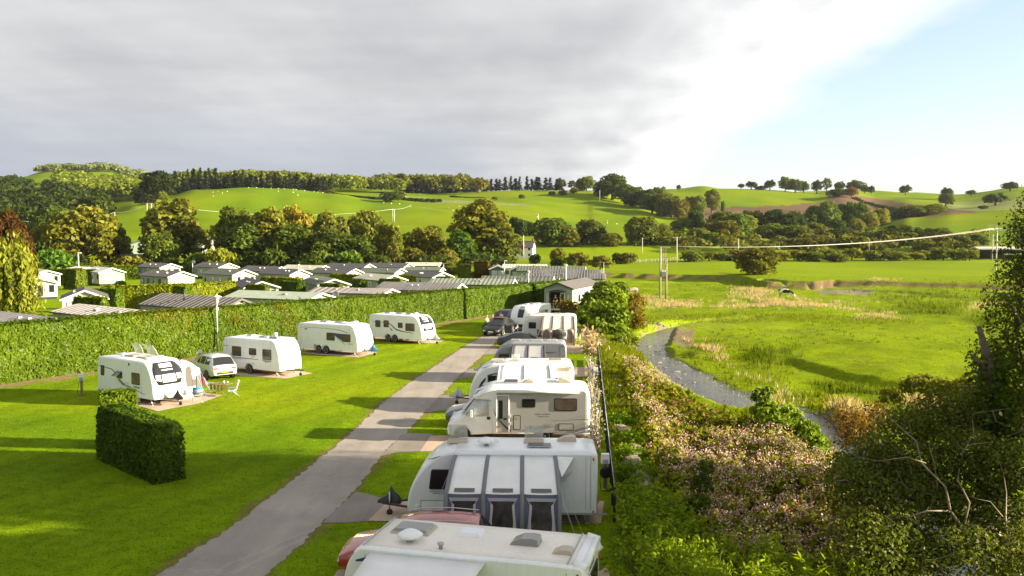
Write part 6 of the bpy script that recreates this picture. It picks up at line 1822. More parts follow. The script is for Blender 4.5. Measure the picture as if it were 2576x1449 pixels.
for k in range(20):
    x = 1745 + k * 37 + random.uniform(-9, 9)
    tree('thorn' if k % 2 else 'bush', x, 628 + random.uniform(-7, 7), random.uniform(24, 36), 330 + random.uniform(-8, 12), NTH[k] + ' shrub in the overgrown line behind the meadow fence, from the twin-pole side', random.choice((BRN, OLV, OLV, (0.7, 0.75, 0.55), YEL)), group='shrubs behind the meadow fence')

# ------------------------------------------------------------------ hillside trees
HB = ((1475, 442, 20, 840, OLV), (1460, 452, 14, 845, OLV), (1540, 436, 34, 790, DRK), (1515, 455, 22, 800, DRK), (1570, 462, 26, 770, (0.7, 0.78, 0.6)), (1600, 468, 28, 745, (0.7, 0.75, 0.6)), (1630, 474, 26, 725, DRK), (1655, 468, 24, 730, OLV), (1640, 486, 30, 700, (0.6, 0.7, 0.55)), (1672, 484, 28, 690, OLV), (1690, 492, 24, 680, (0.75, 0.8, 0.6)), (1710, 500, 20, 670, BRN), (1590, 478, 22, 740, DRK), (1735, 492, 16, 690, BRN), (1755, 490, 18, 690, OLV))
for k, (x, t, hw, Y, c) in enumerate(HB):
    tree('full' if k % 2 else 'oak', x, t, hw * 1.1, Y, ORD(k, 'tree of the dark hedgerow running down the green hill, from its crest', HB), c, group='trees down the hill hedgerow')
for lab, kind, x, t, hw, Y, c in (
        ('lone round tree on the green dome below its crest', 'oak', 1790, 474, 20, 770, (0.9, 0.9, 0.65)), ('tiny bush beside the lone round tree', 'bush', 1818, 502, 6, 760, OLV), ('tree standing alone on the skyline left of the green dome', 'field_oak', 1706, 464, 6, 980, DRK),
        ('first skyline tree past the green dome', 'field_oak', 1862, 461, 8, 1010, (0.8, 0.85, 0.8)), ('two-headed skyline tree past the green dome', 'field_oak', 1888, 455, 15, 1010, DRK), ('skyline tree next to the two-headed one', 'field_oak', 1935, 451, 14, 1010, OLV), ('low skyline bush by the pole on the crest', 'bush', 1912, 466, 14, 1005, DRK),
        ('tall tree in the skyline copse', 'oak', 1973, 443, 16, 1005, OLV), ('broad middle tree of the skyline copse', 'oak', 1998, 449, 20, 1005, (0.7, 0.78, 0.62)), ('end tree of the skyline copse', 'field_oak', 2020, 455, 14, 1005, DRK),
        ('dark round tree after the copse', 'field_oak', 2052, 451, 13, 1010, DRK), ('pale thin tree on the skyline after the dark round one', 'thin', 2077, 446, 13, 1010, (0.9, 0.9, 0.95)), ('skyline tree between pale tree and broad oak', 'field_oak', 2110, 455, 14, 1010, (0.6, 0.68, 0.68)), ('broad skyline oak over the ploughed field', 'field_oak', 2150, 452, 24, 1010, (0.62, 0.6, 0.5)), ('small tree after the broad skyline oak', 'field_oak', 2172, 463, 9, 1010, DRK), ('last small tree of the skyline row', 'field_oak', 2189, 466, 9, 1010, DRK),
        ('bushy clump where the ploughed field meets the crest', 'bush', 2105, 472, 26, 930, (0.6, 0.68, 0.5)), ('rusty-leaved small tree at the ploughed field corner', 'field_oak', 2140, 469, 16, 915, (1.3, 0.6, 0.5)),
        ('lone flat-topped tree on the bare skyline', 'field_oak', 2275, 464, 15, 1040, DRK), ('tall dark tree above the rounded hedgerow tree', 'field_oak', 2379, 470, 15, 900, DRK), ('round hedgerow tree at the end of the ploughed field', 'oak', 2377, 486, 20, 780, (0.62, 0.72, 0.55)), ('pale-leaved small skyline tree', 'field_oak', 2440, 477, 13, 1000, (0.85, 0.85, 0.9)), ('large dark skyline tree near the picture edge', 'field_oak', 2537, 456, 20, 960, DRK), ('large tree on the upper field of the near hill', 'field_oak', 2502, 484, 30, 700, (0.55, 0.66, 0.5)), ('small tree on the near hill, below the large one', 'field_oak', 2472, 516, 12, 640, DRK), ('smallest tree on the near hill beside a shadow', 'field_oak', 2492, 526, 10, 640, BRN),
        ('round oak alone on the big green hill', 'oak', 985, 481, 27, 690, (0.55, 0.66, 0.5)), ('yellowing oak behind the lone round oak', 'field_oak', 1005, 478, 18, 720, OLV), ('autumn oak standing before the conifer belt', 'field_oak', 1203, 445, 26, 845, (1.25, 1.05, 0.7)), ('brown thorn bush on the hill hedge', 'bush', 832, 476, 16, 715, BRN),
        ('brown bush on the upper field, first of three', 'bush', 1245, 494, 10, 740, BRN), ('brown bush on the upper field by the hedge end', 'bush', 1313, 488, 10, 760, BRN), ('green bush on the upper field crest', 'bush', 1388, 480, 9, 800, OLV), ('pair bush on the upper field crest', 'bush', 1415, 477, 12, 800, BRN), ('tall bush by the upper field corner', 'bush', 1443, 470, 10, 810, BRN), ('bare grey tree on the skyline beside the conifer belt', 'thin', 1438, 453, 12, 880, (0.5, 0.45, 0.45)), ('pale tree on the skyline beside the bare one', 'thin', 1413, 449, 12, 880, (0.8, 0.8, 0.7))):
    tree(kind, x, t, hw, Y, lab, c)
for k in range(46):                                  # dark plantation along the crest
    x = 440 + k * 8.6 + random.uniform(-4, 4)
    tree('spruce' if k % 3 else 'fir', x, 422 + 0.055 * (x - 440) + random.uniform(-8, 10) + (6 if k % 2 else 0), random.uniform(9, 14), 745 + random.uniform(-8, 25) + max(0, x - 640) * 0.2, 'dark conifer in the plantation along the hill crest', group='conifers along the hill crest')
for k in range(34):
    x = 1000 + k * 12.4 + random.uniform(-4, 4)
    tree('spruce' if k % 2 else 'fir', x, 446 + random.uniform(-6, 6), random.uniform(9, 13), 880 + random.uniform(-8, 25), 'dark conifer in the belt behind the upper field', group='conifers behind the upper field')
tree('oak', 398, 428, 45, 640, 'huge dark tree at the corner of the wood and the green hill', (0.22, 0.27, 0.26), base=None)
tree('oak', 372, 470, 32, 635, 'dark lower tree beside the huge one at the wood corner', (0.25, 0.3, 0.27))
tree('bush', 412, 480, 14, 610, 'small olive tree in front of the huge dark one', OLV)
tree('oak', 122, 520, 56, 400, 'broad round dark-green tree at the foot of the wood', (0.5, 0.66, 0.45)); tree('oak', 160, 532, 40, 396, 'second round dark-green tree at the foot of the wood', (0.55, 0.7, 0.45))
for k in range(44):                                  # scrub hedges on the hill
    a, b = (((830, 492), (960, 500)), ((960, 498), (1120, 505)), ((1290, 545), (1345, 563)), ((1140, 496), (1220, 510)))[k % 4]
    u = (k // 4) / 11; Y = (716, 716, 470, 770)[k % 4]
    x = a[0] + (b[0] - a[0]) * u; yv = a[1] + (b[1] - a[1]) * u
    tree('bush', x, yv - 5, 9, Y + random.uniform(-4, 4), 'low dark scrub forming a field hedge on the green hill', DRK, group='hill hedge scrub', trunk=False)


# ------------------------------------------------------------------ far woods (one mass each)
def wood(name, label, n, xr, Yr, hr, wr, col, seed, per=110, cond=None, size=1.9):
    rng = np.random.default_rng(seed); Vs = []; k = 0
    x = rng.uniform(*xr, n * 3); Y = np.exp(rng.uniform(math.log(Yr[0]), math.log(Yr[1]), n * 3))
    X = (x - PW / 2) / FPX * Y
    Z = zground(X, Y)
    keep = np.ones(len(x), bool) if cond is None else cond(x, Y)
    x, Y, X, Z = [q[keep][:n] for q in (x, Y, X, Z)]
    parts = []
    for i in range(len(x)):
        h = rng.uniform(*hr); w = rng.uniform(*wr)
        L = [((X[i], Y[i], Z[i] + h * 0.55), (w, w, h * 0.45)), ((X[i] + rng.uniform(-.4, .4) * w, Y[i] + rng.uniform(-.4, .4) * w, Z[i] + h * 0.72), (w * 0.6, w * 0.6, h * 0.3)), ((X[i] + rng.uniform(-.6, .6) * w, Y[i] - 0.4 * w, Z[i] + h * 0.42), (w * 0.6, w * 0.6, h * 0.28))]
        V, F, r = lobes_leaves(L, per, size, rng, shell=0.75, jit=0.6)
        tv = rng.uniform(-0.25, 0.25)
        parts.append((V, F, np.clip(r + tv, 0, 1)))
    V, F, r = cat(*parts)
    o = link(bpy.data.objects.new(name, fastmesh(name, V, F, LEAF, rnd=r))); o.color = c4(col); o['kind'] = 'stuff'; o['label'] = label
    return o


wood('woodland', 'shade-darkened broadleaf wood covering the slope at the edge of the picture', 360, (-420, 330), (455, 930), (12, 17), (4.5, 7.5), (0.27, 0.35, 0.33), 51, cond=lambda x, Y: ~((x > 262) & (Y < 640)) & (Y < 600 + np.clip(330 - x, 0, 400) * 0.85))  # shade over this slope is put into the darker leaf colour
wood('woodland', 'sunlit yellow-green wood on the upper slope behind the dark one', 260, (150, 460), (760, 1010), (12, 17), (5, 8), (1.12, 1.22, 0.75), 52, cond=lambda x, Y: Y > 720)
wood('woodland', 'olive wood behind the crest of the green hill', 260, (440, 1010), (800, 1050), (12, 16), (5, 8), (1.0, 1.05, 0.75), 53)
wood('woodland', 'mixed wood behind the upper field and conifer belt', 130, (945, 1180), (860, 960), (14, 19), (5, 8), (0.85, 0.8, 0.65), 54)
wood('woodland', 'pale hazy wooded hilltop on the far skyline', 150, (100, 370), (1380, 1560), (8, 11), (6, 9), (1.25, 1.3, 3.2), 55, size=2.6, per=90)  # distance haze is put into the pale bluish leaf colour
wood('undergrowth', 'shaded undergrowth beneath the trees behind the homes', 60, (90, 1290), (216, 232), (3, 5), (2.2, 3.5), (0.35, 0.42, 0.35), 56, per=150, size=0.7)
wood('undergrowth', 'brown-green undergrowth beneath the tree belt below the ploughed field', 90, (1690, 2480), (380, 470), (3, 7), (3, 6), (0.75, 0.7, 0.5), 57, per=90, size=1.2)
rs = random.Random(8)
for k in range(30):                                  # thin hedge between the pale and the ploughed fields
    u = k / 29; x = 2150 + 195 * u; Y = 905 - 200 * u; cm = KINDS['bush'][0]; X = XD(x, 500, Y)
    o = thing('bush', 'low hedge scrub edging the ploughed field below the skyline', 'bush', (X, Y, zg(X, Y) - 0.4), rs.uniform(0, 6), 'ploughed field hedge scrub', (1.3, 1.3, rs.uniform(0.5, 0.9))); part('foliage', cm, o, DRK)


# ------------------------------------------------------------------ willow
def willow(X, Y, H, R, label):
    rng = np.random.default_rng(61)
    o = thing('willow_tree', label, 'willow tree', (X, Y, 0), 0)
    tops = crown_lobes(rng, R * 0.75, H * 0.45, H * 0.5, 18)
    C = []; N = []; val = []
    for c, r in tops:
        for k in range(30):
            u = unit(1, rng)[0]; p = np.array(c) + u * np.array(r); Lh = rng.uniform(0.35, 0.95) * p[2]
            out = np.array((p[0], p[1], 0)); out = out / (np.linalg.norm(out) + 1e-6)
            sv = rng.normal(0, 0.16)
            for q in np.arange(0, Lh, 0.38):
                C.append(p + out * (0.5 * (1 - math.exp(-q))) + rng.normal(0, 0.10, 3) - np.array((0, 0, q))); N.append(out + rng.normal(0, 0.4, 3)); val.append(0.55 + sv - 0.1 * q / Lh + rng.normal(0, 0.12))
    C = np.array(C); N = np.array(N); n = len(C)
    V, F, r = quads(C, N, 0.26, rng, aspect=2.6, jit=0.35, val=np.array(val), droop=3.5)
    part('crown', fastmesh('willow_crown', V, F, LEAF, rnd=r), o, (1.42, 1.36, 0.8))
    limbs(rng, H, tops, 0.45, skip=2).build('trunk', BARK, o)
    return o
willow(-57.2, 97, 10.6, 5.3, 'yellow-green weeping willow hanging beside the long hedge')

# ------------------------------------------------------------------ bank of flowers, rushes, meadow grass
PINKF = leafmat('pink_petals', (0.56, 0.33, 0.38), (0.84, 0.66, 0.70), 0.35, objcol=False)
STRAW = leafmat('straw_seedheads', (0.26, 0.19, 0.115), (0.60, 0.49, 0.37), 0.35, objcol=False)
HERB = leafmat('herb_leaves', (0.035, 0.065, 0.003), (0.165, 0.225, 0.010), 0.48)


def scatter(poly_px, n, z, rng):
    P = [tuple(G(x, y, z)[:2]) for x, y in poly_px]
    xs = [p[0] for p in P]; ys = [p[1] for p in P]; out = np.zeros((0, 2))
    while len(out) < n:
        q = np.stack([rng.uniform(min(xs), max(xs), n * 2), rng.uniform(min(ys), max(ys), n * 2)], -1)
        out = np.vstack([out, q[inpoly(q[:, 0], q[:, 1], P)]])
    return out[:n]


def stuff(name, label, V, F, r, m, col=(1, 1, 1)):
    o = link(bpy.data.objects.new(name, fastmesh(name, V, F, m, rnd=r))); o['kind'] = 'stuff'; o['label'] = label; o.color = c4(col); return o


def blades(P2, h, rng, w=0.05, n=5, lean=0.35, spread=0.25, val=None):
    """upright grass blades in clumps at ground points"""
    c = np.repeat(P2, n, 0); k = len(c)
    z = np.repeat(zground(P2[:, 0], P2[:, 1]), n)
    a = rng.uniform(0, 6.283, k); d = np.stack([np.cos(a), np.sin(a)], -1)
    b = c + d * (rng.uniform(0, 1, k) ** 0.5 * spread)[:, None]
    hh = np.repeat(h if np.ndim(h) else np.full(len(P2), h), n) * rng.uniform(0.6, 1.25, k)
    L = d * (hh * lean * rng.uniform(0.2, 1.3, k))[:, None]
    t = np.stack([-d[:, 1], d[:, 0]], -1) * w * rng.uniform(0.6, 1.4, k)[:, None]
    B0 = np.concatenate([b - t, z[:, None] - 0.03], 1); B1 = np.concatenate([b + t, z[:, None] - 0.03], 1)
    M1 = np.concatenate([b + L * 0.6 + t * 0.5, (z + hh * 0.75)[:, None]], 1); M0 = np.concatenate([b + L * 0.95, (z + hh)[:, None]], 1)
    V = np.stack([B0, B1, M1, M0], 1).reshape(-1, 3); F = np.arange(4 * k, dtype=np.int32).reshape(-1, 4)
    v = rng.uniform(0, 1, k) if val is None else np.clip(np.repeat(val, n) + rng.normal(0, 0.2, k), 0, 1)
    return V, F, np.repeat(v, 4)


rng = np.random.default_rng(77)
BALSAM = [(1590, 950), (1630, 960), (1685, 1005), (1750, 1052), (1820, 1092), (1890, 1118), (1965, 1136), (2040, 1190), (2115, 1220), (2170, 1290), (2170, 1470), (1840, 1470), (1740, 1330), (1665, 1220), (1632, 1090), (1590, 1005)]
Pb = scatter(BALSAM, 2300, -0.9, rng)
Pb = Pb + rng.normal(0, 0.45, Pb.shape); dq, _ = polydist(Pb[:, 0], Pb[:, 1], RIV); Pb = Pb[dq > 2.4]
zb_ = zground(Pb[:, 0], Pb[:, 1])
hb = rng.uniform(1.0, 1.75, len(Pb)) * (1 + 0.15 * vnoise(Pb[:, 0] * .5, Pb[:, 1] * .5, 3, 2))
st = vnoise(Pb[:, 0] * .35, Pb[:, 1] * .35, 14, 3)
nl = 26
c = np.repeat(np.concatenate([Pb, zb_[:, None]], 1), nl, 0); hh = np.repeat(hb, nl)
a = rng.uniform(0, 6.283, len(c)); q = rng.uniform(0.12, 0.98, len(c)); rr = (0.42 * (1 - 0.55 * q)) * rng.uniform(0.3, 1.1, len(c))
C = c + np.stack([np.cos(a) * rr, np.sin(a) * rr, hh * q], -1); N = np.stack([np.cos(a), np.sin(a), np.full(len(c), 1.2)], -1)
V, F, r = quads(C, N, 0.17, rng, aspect=2.2, jit=0.4, val=0.45 + 0.3 * np.repeat(st, nl) * 0.6 + rng.normal(0, 0.2, len(c)))
stuff('flower_leaves', 'leafy stems of the pink-flowered plants on the river bank', V, F, r, HERB, (2.1, 1.6, 1.2))
nf = 16
keep = np.repeat(st > -0.45, nf)
c = np.repeat(np.concatenate([Pb, zb_[:, None]], 1), nf, 0)[keep]; hh = np.repeat(hb, nf)[keep]
a = rng.uniform(0, 6.283, len(c)); rr = rng.uniform(0, 0.30, len(c))
C = c + np.stack([np.cos(a) * rr, np.sin(a) * rr, hh * rng.uniform(0.82, 1.15, len(c))], -1)
V, F, r = quads(C, unit(len(C), rng), 0.055, rng, aspect=1.3, jit=0.5)
stuff('pink_flowers', 'pale pink flowers covering the river bank beside the fence', V, F, r, PINKF)
c = np.repeat(np.concatenate([Pb, zb_[:, None]], 1), 4, 0); hh = np.repeat(hb, 4); a = rng.uniform(0, 6.283, len(c)); rr = rng.uniform(0, 0.28, len(c))
C = c + np.stack([np.cos(a) * rr, np.sin(a) * rr, hh * rng.uniform(0.5, 1.1, len(c))], -1)
V, F, r = quads(C, unit(len(C), rng), 0.10, rng, aspect=2.5, jit=0.5)
stuff('seed_stalks', 'reddish brown stalks among the pink flowers', V, F, r, leafmat('red_stalks', (0.10, 0.045, 0.02), (0.26, 0.13, 0.06), 0.2, objcol=False))

# rank grass on the bank by the fence and along the river
parts = [blades(scatter(p, n, z, rng), h, rng, w, k, 0.5, s_) for p, n, z, h, w, k, s_ in (
    ([(1512, 860), (1600, 850), (1625, 900), (1640, 950), (1600, 960), (1600, 1060), (1640, 1110), (1665, 1230), (1640, 1290), (1575, 1290), (1545, 1100), (1520, 960)], 3200, -0.4, 0.42, 0.022, 6, 0.3),
    ([(1600, 860), (1560, 840), (1600, 800), (1680, 790), (1900, 785), (2300, 800), (2300, 815), (1900, 806), (1760, 810), (1650, 825)], 1500, -1.1, 0.28, 0.026, 5, 0.4),
    ([(1740, 850), (1830, 850), (1990, 900), (2000, 1000), (1900, 1010), (1800, 950), (1730, 900)], 700, -1.2, 0.26, 0.022, 6, 0.4),
    ([(1900, 1040), (2000, 1060), (2040, 1050), (2130, 1140), (2120, 1190), (2000, 1110), (1850, 1068)], 900, -1.2, 0.55, 0.024, 6, 0.4),
    ([(2000, 960), (2200, 1000), (2420, 1000), (2500, 1080), (2150, 1100), (2060, 1040)], 900, -1.2, 0.38, 0.024, 6, 0.4))]
V, F, r = cat(*parts)
stuff('tall_grass', 'rank green and yellow grass along the river banks', V, F, r, HERB, (1.35, 1.15, 0.7))
# straw-coloured seed-head patches in the meadow
pp = [([(1842, 728), (1900, 722), (1945, 730), (1930, 745), (1850, 745)], 420, .75), ([(1830, 756), (1900, 750), (2000, 752), (2110, 764), (2150, 776), (2000, 776), (1850, 772)], 900, .7), ([(1610, 756), (1700, 752), (1760, 760), (1780, 770), (1640, 772)], 420, .6), ([(2160, 790), (2240, 785), (2260, 798), (2170, 800)], 180, .6), ([(1735, 857), (1790, 860), (1830, 890), (1780, 900)], 130, .7), ([(1830, 905), (1900, 930), (2000, 975), (1960, 1010), (1880, 960)], 150, .7), ([(2290, 985), (2420, 1000), (2440, 1040), (2300, 1020)], 260, .9), ([(2180, 712), (2260, 715), (2240, 722), (2190, 720)], 120, .6), ([(2440, 765), (2560, 760), (2560, 775), (2450, 780)], 160, .8), ([(1600, 742), (1680, 744), (1650, 756), (1600, 758)], 160, .6), ([(2100, 1010), (2180, 1020), (2200, 1060), (2120, 1060)], 200, 1.0)]
def ragged(p, n, z):
    q = scatter(p, n, z, rng); c = q.mean(0); q = c + (q - c) * (1 + 0.35 * rng.normal(size=(len(q), 1)))
    return q[vnoise(q[:, 0] * 0.5, q[:, 1] * 0.25, 18, 3) > -0.25]


V, F, r = cat(*[blades(ragged(p, int(n * 0.8), -1.15), h * 0.7, rng, 0.028, 7, 0.5, 0.5) for p, n, h in pp])
stuff('seedhead_grass', 'pale straw-coloured seed heads in patches across the meadow', V, F, r, STRAW)
pp = [([(2235, 778), (2290, 762), (2420, 768), (2400, 790), (2280, 786)], 600, 1.3), ([(1905, 880), (1990, 880), (1990, 905), (1910, 905)], 260, 1.2), ([(2180, 735), (2400, 728), (2576, 745), (2576, 770), (2380, 760), (2220, 752)], 1100, 1.0), ([(1950, 760), (2000, 756), (1990, 766)], 40, .5), ([(2060, 940), (2200, 960), (2220, 975), (2080, 965)], 300, .8), ([(2440, 800), (2540, 790), (2560, 830), (2470, 830)], 260, 1.0), ([(1700, 715), (1880, 712), (1930, 722), (1850, 728)], 260, .5)]
V, F, r = cat(*[blades(ragged(p, int(n * 0.8), -1.15), h * 0.55, rng, 0.026, 7, 0.4, 0.35) for p, n, h in pp])
stuff('rushes', 'dark green rush beds in the wet meadow', V, F, r, HERB, (0.95, 0.95, 0.7))


q = np.stack([(lambda Y: (rng.uniform(1560, 2600, 2600) - PW / 2) / FPX * Y)(Yq := np.exp(rng.uniform(math.log(55), math.log(200), 2600))), Yq], -1)
dq, _ = polydist(q[:, 0], q[:, 1], RIV); q = q[(q[:, 0] > fence_x(q[:, 1]) + 4) & (dq > 3) & (vnoise(q[:, 0] * .12, q[:, 1] * .12, 91, 3) > 0.0)]
V, F, r = blades(q, rng.uniform(0.14, 0.30, len(q)), rng, 0.03, 7, 0.6, 0.35)
stuff('tussocks', 'dark grass tussocks scattered over the grazed meadow', V, F, r, HERB, (0.8, 0.95, 0.7))


# ------------------------------------------------------------------ mown grass and pasture blades
def grass_field(name, label, xr, yr, n, h, w, col, k, cond, z=0.0, lean=0.6, spread=0.12, seed=5):
    rng = np.random.default_rng(seed)
    Y = np.exp(rng.uniform(math.log(yr[0]), math.log(yr[1]), n)); x = rng.uniform(*xr, n); X = (x - PW / 2) / FPX * Y
    K = cond(X, Y); X, Y = X[K], Y[K]
    hh = h * (Y / 40.0) ** 0.5
    V, F, r = blades(np.stack([X, Y], -1), hh, rng, w, k, lean, spread)
    return stuff(name, label, V, F, r, HERB, col)


SOLID = [[tuple(G(x, y)[:2]) for x, y in p] for p in pads + aprons]
ROADP = [tuple(G(x, y)[:2]) for x, y in roadL] + [tuple(G(x, y)[:2]) for x, y in reversed(roadR)]


def on_lawn(X, Y):
    k = (X < fence_x(Y) + 0.8) & ~inpoly(X, Y, ROADP)
    for p in SOLID: k &= ~inpoly(X, Y, p)
    d, _ = polydist(X, Y, HEDGE_LINE)
    HLX = np.array([q[0] for q in HEDGE_LINE]); HLY = np.array([q[1] for q in HEDGE_LINE])
    return k & (Y < np.interp(X, HLX, HLY) - 1.0)


def in_meadow(X, Y):
    dm, _ = polydist(X, Y, RIV); du, _ = polydist(X, Y, RIVU)
    return (X > fence_x(Y) + 2.5) & (dm > 2.6) & (du > 2.2)


grass_field('grass', 'short mown grass of the pitches', (-150, 1520), (19, 112), 56000, 0.045, 0.012, (1.45, 1.45, 0.75), 4, on_lawn, lean=0.7)
grass_field('grass', 'grazed pasture grass of the riverside meadow', (1540, 2640), (40, 210), 44000, 0.038, 0.022, (1.6, 1.55, 0.7), 4, in_meadow, lean=0.9, spread=0.25, seed=6)

# ------------------------------------------------------------------ shrubs and trees along the fence and the river
def shrub(kind, X, Y, R, H, label, col, name=None, rot=None):
    cm, tm, R0, H0 = KINDS[kind]; z = zg(X, Y) - 0.05
    o = thing(name or 'bush', label, 'bush', (X, Y, z), random.uniform(0, 6.28) if rot is None else rot, None, (R / R0, R / R0, H / H0))
    part('foliage', cm, o, col); part('branches', tm, o); return o


def leafy(name, label, base, lobes, n, size, col, cat_='bush', m=LEAF, barkm=BARK, seed=1, r0=0.12, shell=0.4, bare=0, trunk_to=None, jit=0.8, aspect=1.6, droop=0.0):
    """one-off plant: leaves in world-placed lobes, limbs from its base to each lobe"""
    rng = np.random.default_rng(seed); b = Vector(base)
    o = thing(name, label, cat_, b, 0)
    L = [(tuple(np.array(c) - np.array(base)), r if isinstance(r, tuple) else (r, r, r * 0.85)) for c, r in lobes]
    V, F, q = lobes_leaves(L, n, size, rng, shell=shell, jit=jit, aspect=aspect, droop=droop)
    part('foliage' if cat_ == 'bush' else 'crown', fastmesh('leaves', V, F, m, rnd=q), o, col)
    g = MB(); top = Vector(trunk_to) - b if trunk_to else Vector((0, 0, 0.3))
    if trunk_to:
        mid = top * 0.5 + Vector((0.15, -0.1, 0)); g.tube([(0, 0, -0.6), mid * 0.5, mid, top], [r0 * 1.25, r0, r0 * 0.85, r0 * 0.35], 9)
    for c, r in L:
        e = Vector(c); s = Vector((0, 0, 0)).lerp(top, min(0.92, max(0.12, 0.55 * e.z / max(top.z, 0.5)))) if trunk_to else Vector((0, 0, 0))
        lg = (e - s).length * 0.07
        pp = [s] + [s.lerp(e, q) + Vector(rng.normal(0, lg, 3)) + Vector((0, 0, 0.35 * lg)) for q in (0.25, 0.5, 0.75)] + [e]
        g.tube(pp, [r0 * 0.34, r0 * 0.26, r0 * 0.20, r0 * 0.14, r0 * 0.07], 6)
        for k in range(3):
            u = Vector(unit(1, rng)[0]) * r[0] * 1.05; u.z = abs(u.z) * 0.8
            g.tube([e * 0.8 + s * 0.2, e + u * 0.5 + Vector((0, 0, 0.1)), e + u], [r0 * 0.14, r0 * 0.09, r0 * 0.025], 4)
    for k in range(bare):                           # bare forked twigs standing out of the leaves
        c, r = L[int(rng.integers(len(L)))]; p = Vector(c) * 0.8; d = Vector(unit(1, rng)[0]); d.z = abs(d.z) + 0.35; d.y = -abs(d.y); d.normalize(); P = [p]
        st_ = r[0] * rng.uniform(0.32, 0.5)
        for q in range(5):
            d = (d + Vector(rng.normal(0, 0.34, 3)) + Vector((0, 0, 0.10))).normalized(); P.append(P[-1] + d * st_)
        w0 = r0 * rng.uniform(0.08, 0.17)
        g.tube(P, [w0 * (1 - 0.16 * q) for q in range(6)], 5)
        for q in (2, 3, 4):
            e = (d + Vector(rng.normal(0, 0.8, 3))).normalized(); m1 = P[q] + e * st_ * 0.7; g.tube([P[q], m1, m1 + (e + Vector(rng.normal(0, 0.5, 3))) * st_ * 0.6], [w0 * 0.45, w0 * 0.3, w0 * 0.08], 4)
    g.build('branches' if cat_ == 'bush' else 'trunk', barkm, o)
    return o


W3 = lambda x, y, Y: (XD(x, y, Y), Y, ZD(y, Y))
LAUR = leafmat('laurel_leaves', (0.020, 0.050, 0.008), (0.110, 0.200, 0.022), 0.25, objcol=True, rough=0.3)
leafy('laurel_bush', 'large glossy green laurel at the end of the fence by the lodge', (9.0, 92, 0), [(W3(1500, 795, 92), 1.9), (W3(1535, 760, 94), 1.9), (W3(1490, 760, 94), 1.3), (W3(1545, 800, 91), 1.7), (W3(1470, 800, 91), 1.1), (W3(1520, 735, 96), 1.4), (W3(1500, 830, 89), 1.3), (W3(1550, 835, 90), 1.4), (W3(1560, 730, 97), 1.0)], 7000, 0.30, (2.1, 1.55, 0.8), m=LAUR, seed=3)
leafy('bush', 'brown-twigged shrub between the laurel and the river bend', (12.8, 95, -0.9), [(W3(1590, 790, 95), 1.5), (W3(1600, 760, 97), 1.2), (W3(1578, 815, 94), 1.2), (W3(1605, 815, 94), 1.0)], 2600, 0.20, (1.25, 0.85, 0.55), seed=4, shell=0.25)
leafy('bush', 'low green scrub on the bank below the laurel', (10.5, 82, -0.3), [(W3(1560, 870, 82), 1.1), (W3(1530, 880, 80), 0.9), (W3(1585, 860, 84), 0.9), (W3(1545, 905, 77), 0.8)], 2200, 0.20, (1.0, 1.1, 0.7), seed=5)
dg = thing('dry_shrub', 'dead straw-coloured shrub beside the end of the black fence', 'bush', (fence_x(76) - 0.6, 76, 0), 0)
g = MB(); rg = random.Random(4)
for k in range(60):
    a = rg.uniform(0, 6.28); l = rg.uniform(0.8, 2.2); s_ = rg.uniform(0.2, 1.2)
    g.tube([(rg.uniform(-.5, .5), rg.uniform(-2.5, 3), 0), (math.cos(a) * s_ * 0.5, rg.uniform(-2.5, 3), l * 0.6), (math.cos(a) * s_, rg.uniform(-2.5, 3) + math.sin(a) * s_, l)], [0.03, 0.02, 0.008], 4)
g.build('branches', mat('dry_twigs', (0.36, 0.24, 0.12), 0.8, var=0.3, scale=3), dg)
rr = np.random.default_rng(9)
V, F, r = quads(np.stack([rr.normal(0, 0.6, 170), rr.uniform(-3, 3.0, 170), rr.uniform(0.4, 1.9, 170)], -1), unit(170, rr), 0.2, rr, aspect=2.4)
part('foliage', fastmesh('dry_leaves', V, F, STRAW, rnd=r), dg)
for k, (Y, n, hgt, lab) in enumerate(((60, 40, 1.7, 'silvery bare twigs tied to the fence behind the white awning'), (50, 46, 1.9, 'pale bare climbing twigs on the fence behind the motorhome'), (42.5, 30, 1.8, 'tangle of white dead stems at the motorhome tail'))):
    tw = thing('dead_climber', lab, 'climber', (fence_x(Y) - 0.5, Y, 0), 0)
    g = MB()
    for q in range(n):
        y0 = rg.uniform(-2.4, 2.4); h = rg.uniform(0.5, hgt); dx = rg.uniform(-.45, .25)
        g.tube([(rg.uniform(-.1, .1), y0, 0), (dx * 0.6, y0 + rg.uniform(-.3, .3), h * 0.6), (dx, y0 + rg.uniform(-.5, .5), h)], [0.016, 0.014, 0.006], 4)
    g.build('branches', mat('silver_twigs', (0.46, 0.40, 0.33), 0.7, var=0.3, scale=3), tw)
    c = np.stack([rr.normal(-0.1, 0.22, n * 6), rr.uniform(-2.4, 2.4, n * 6), rr.uniform(0.4, hgt, n * 6)], -1)
    V, F, r = quads(c, unit(len(c), rr), 0.075, rr); part('seed_heads', fastmesh('seed_heads', V, F, leafmat('silver_seeds', (0.30, 0.24, 0.2), (0.62, 0.56, 0.48), 0.3, objcol=False), rnd=r), tw)['kind'] = 'stuff'
leafy('sapling', 'bright green sapling leaning over the river', (12.7, 47.0, -1.3), [(W3(1915, 1000, 46), 0.55), (W3(1930, 1040, 46), 0.8), (W3(1985, 1050, 46), 0.75), (W3(2020, 1090, 45), 0.9), (W3(2045, 1120, 44), 0.8), (W3(1960, 1085, 45), 0.9), (W3(2060, 1150, 43), 0.6), (W3(1935, 985, 46), 0.35)], 2600, 0.17, (1.15, 1.45, 0.7), seed=6, shell=0.3)
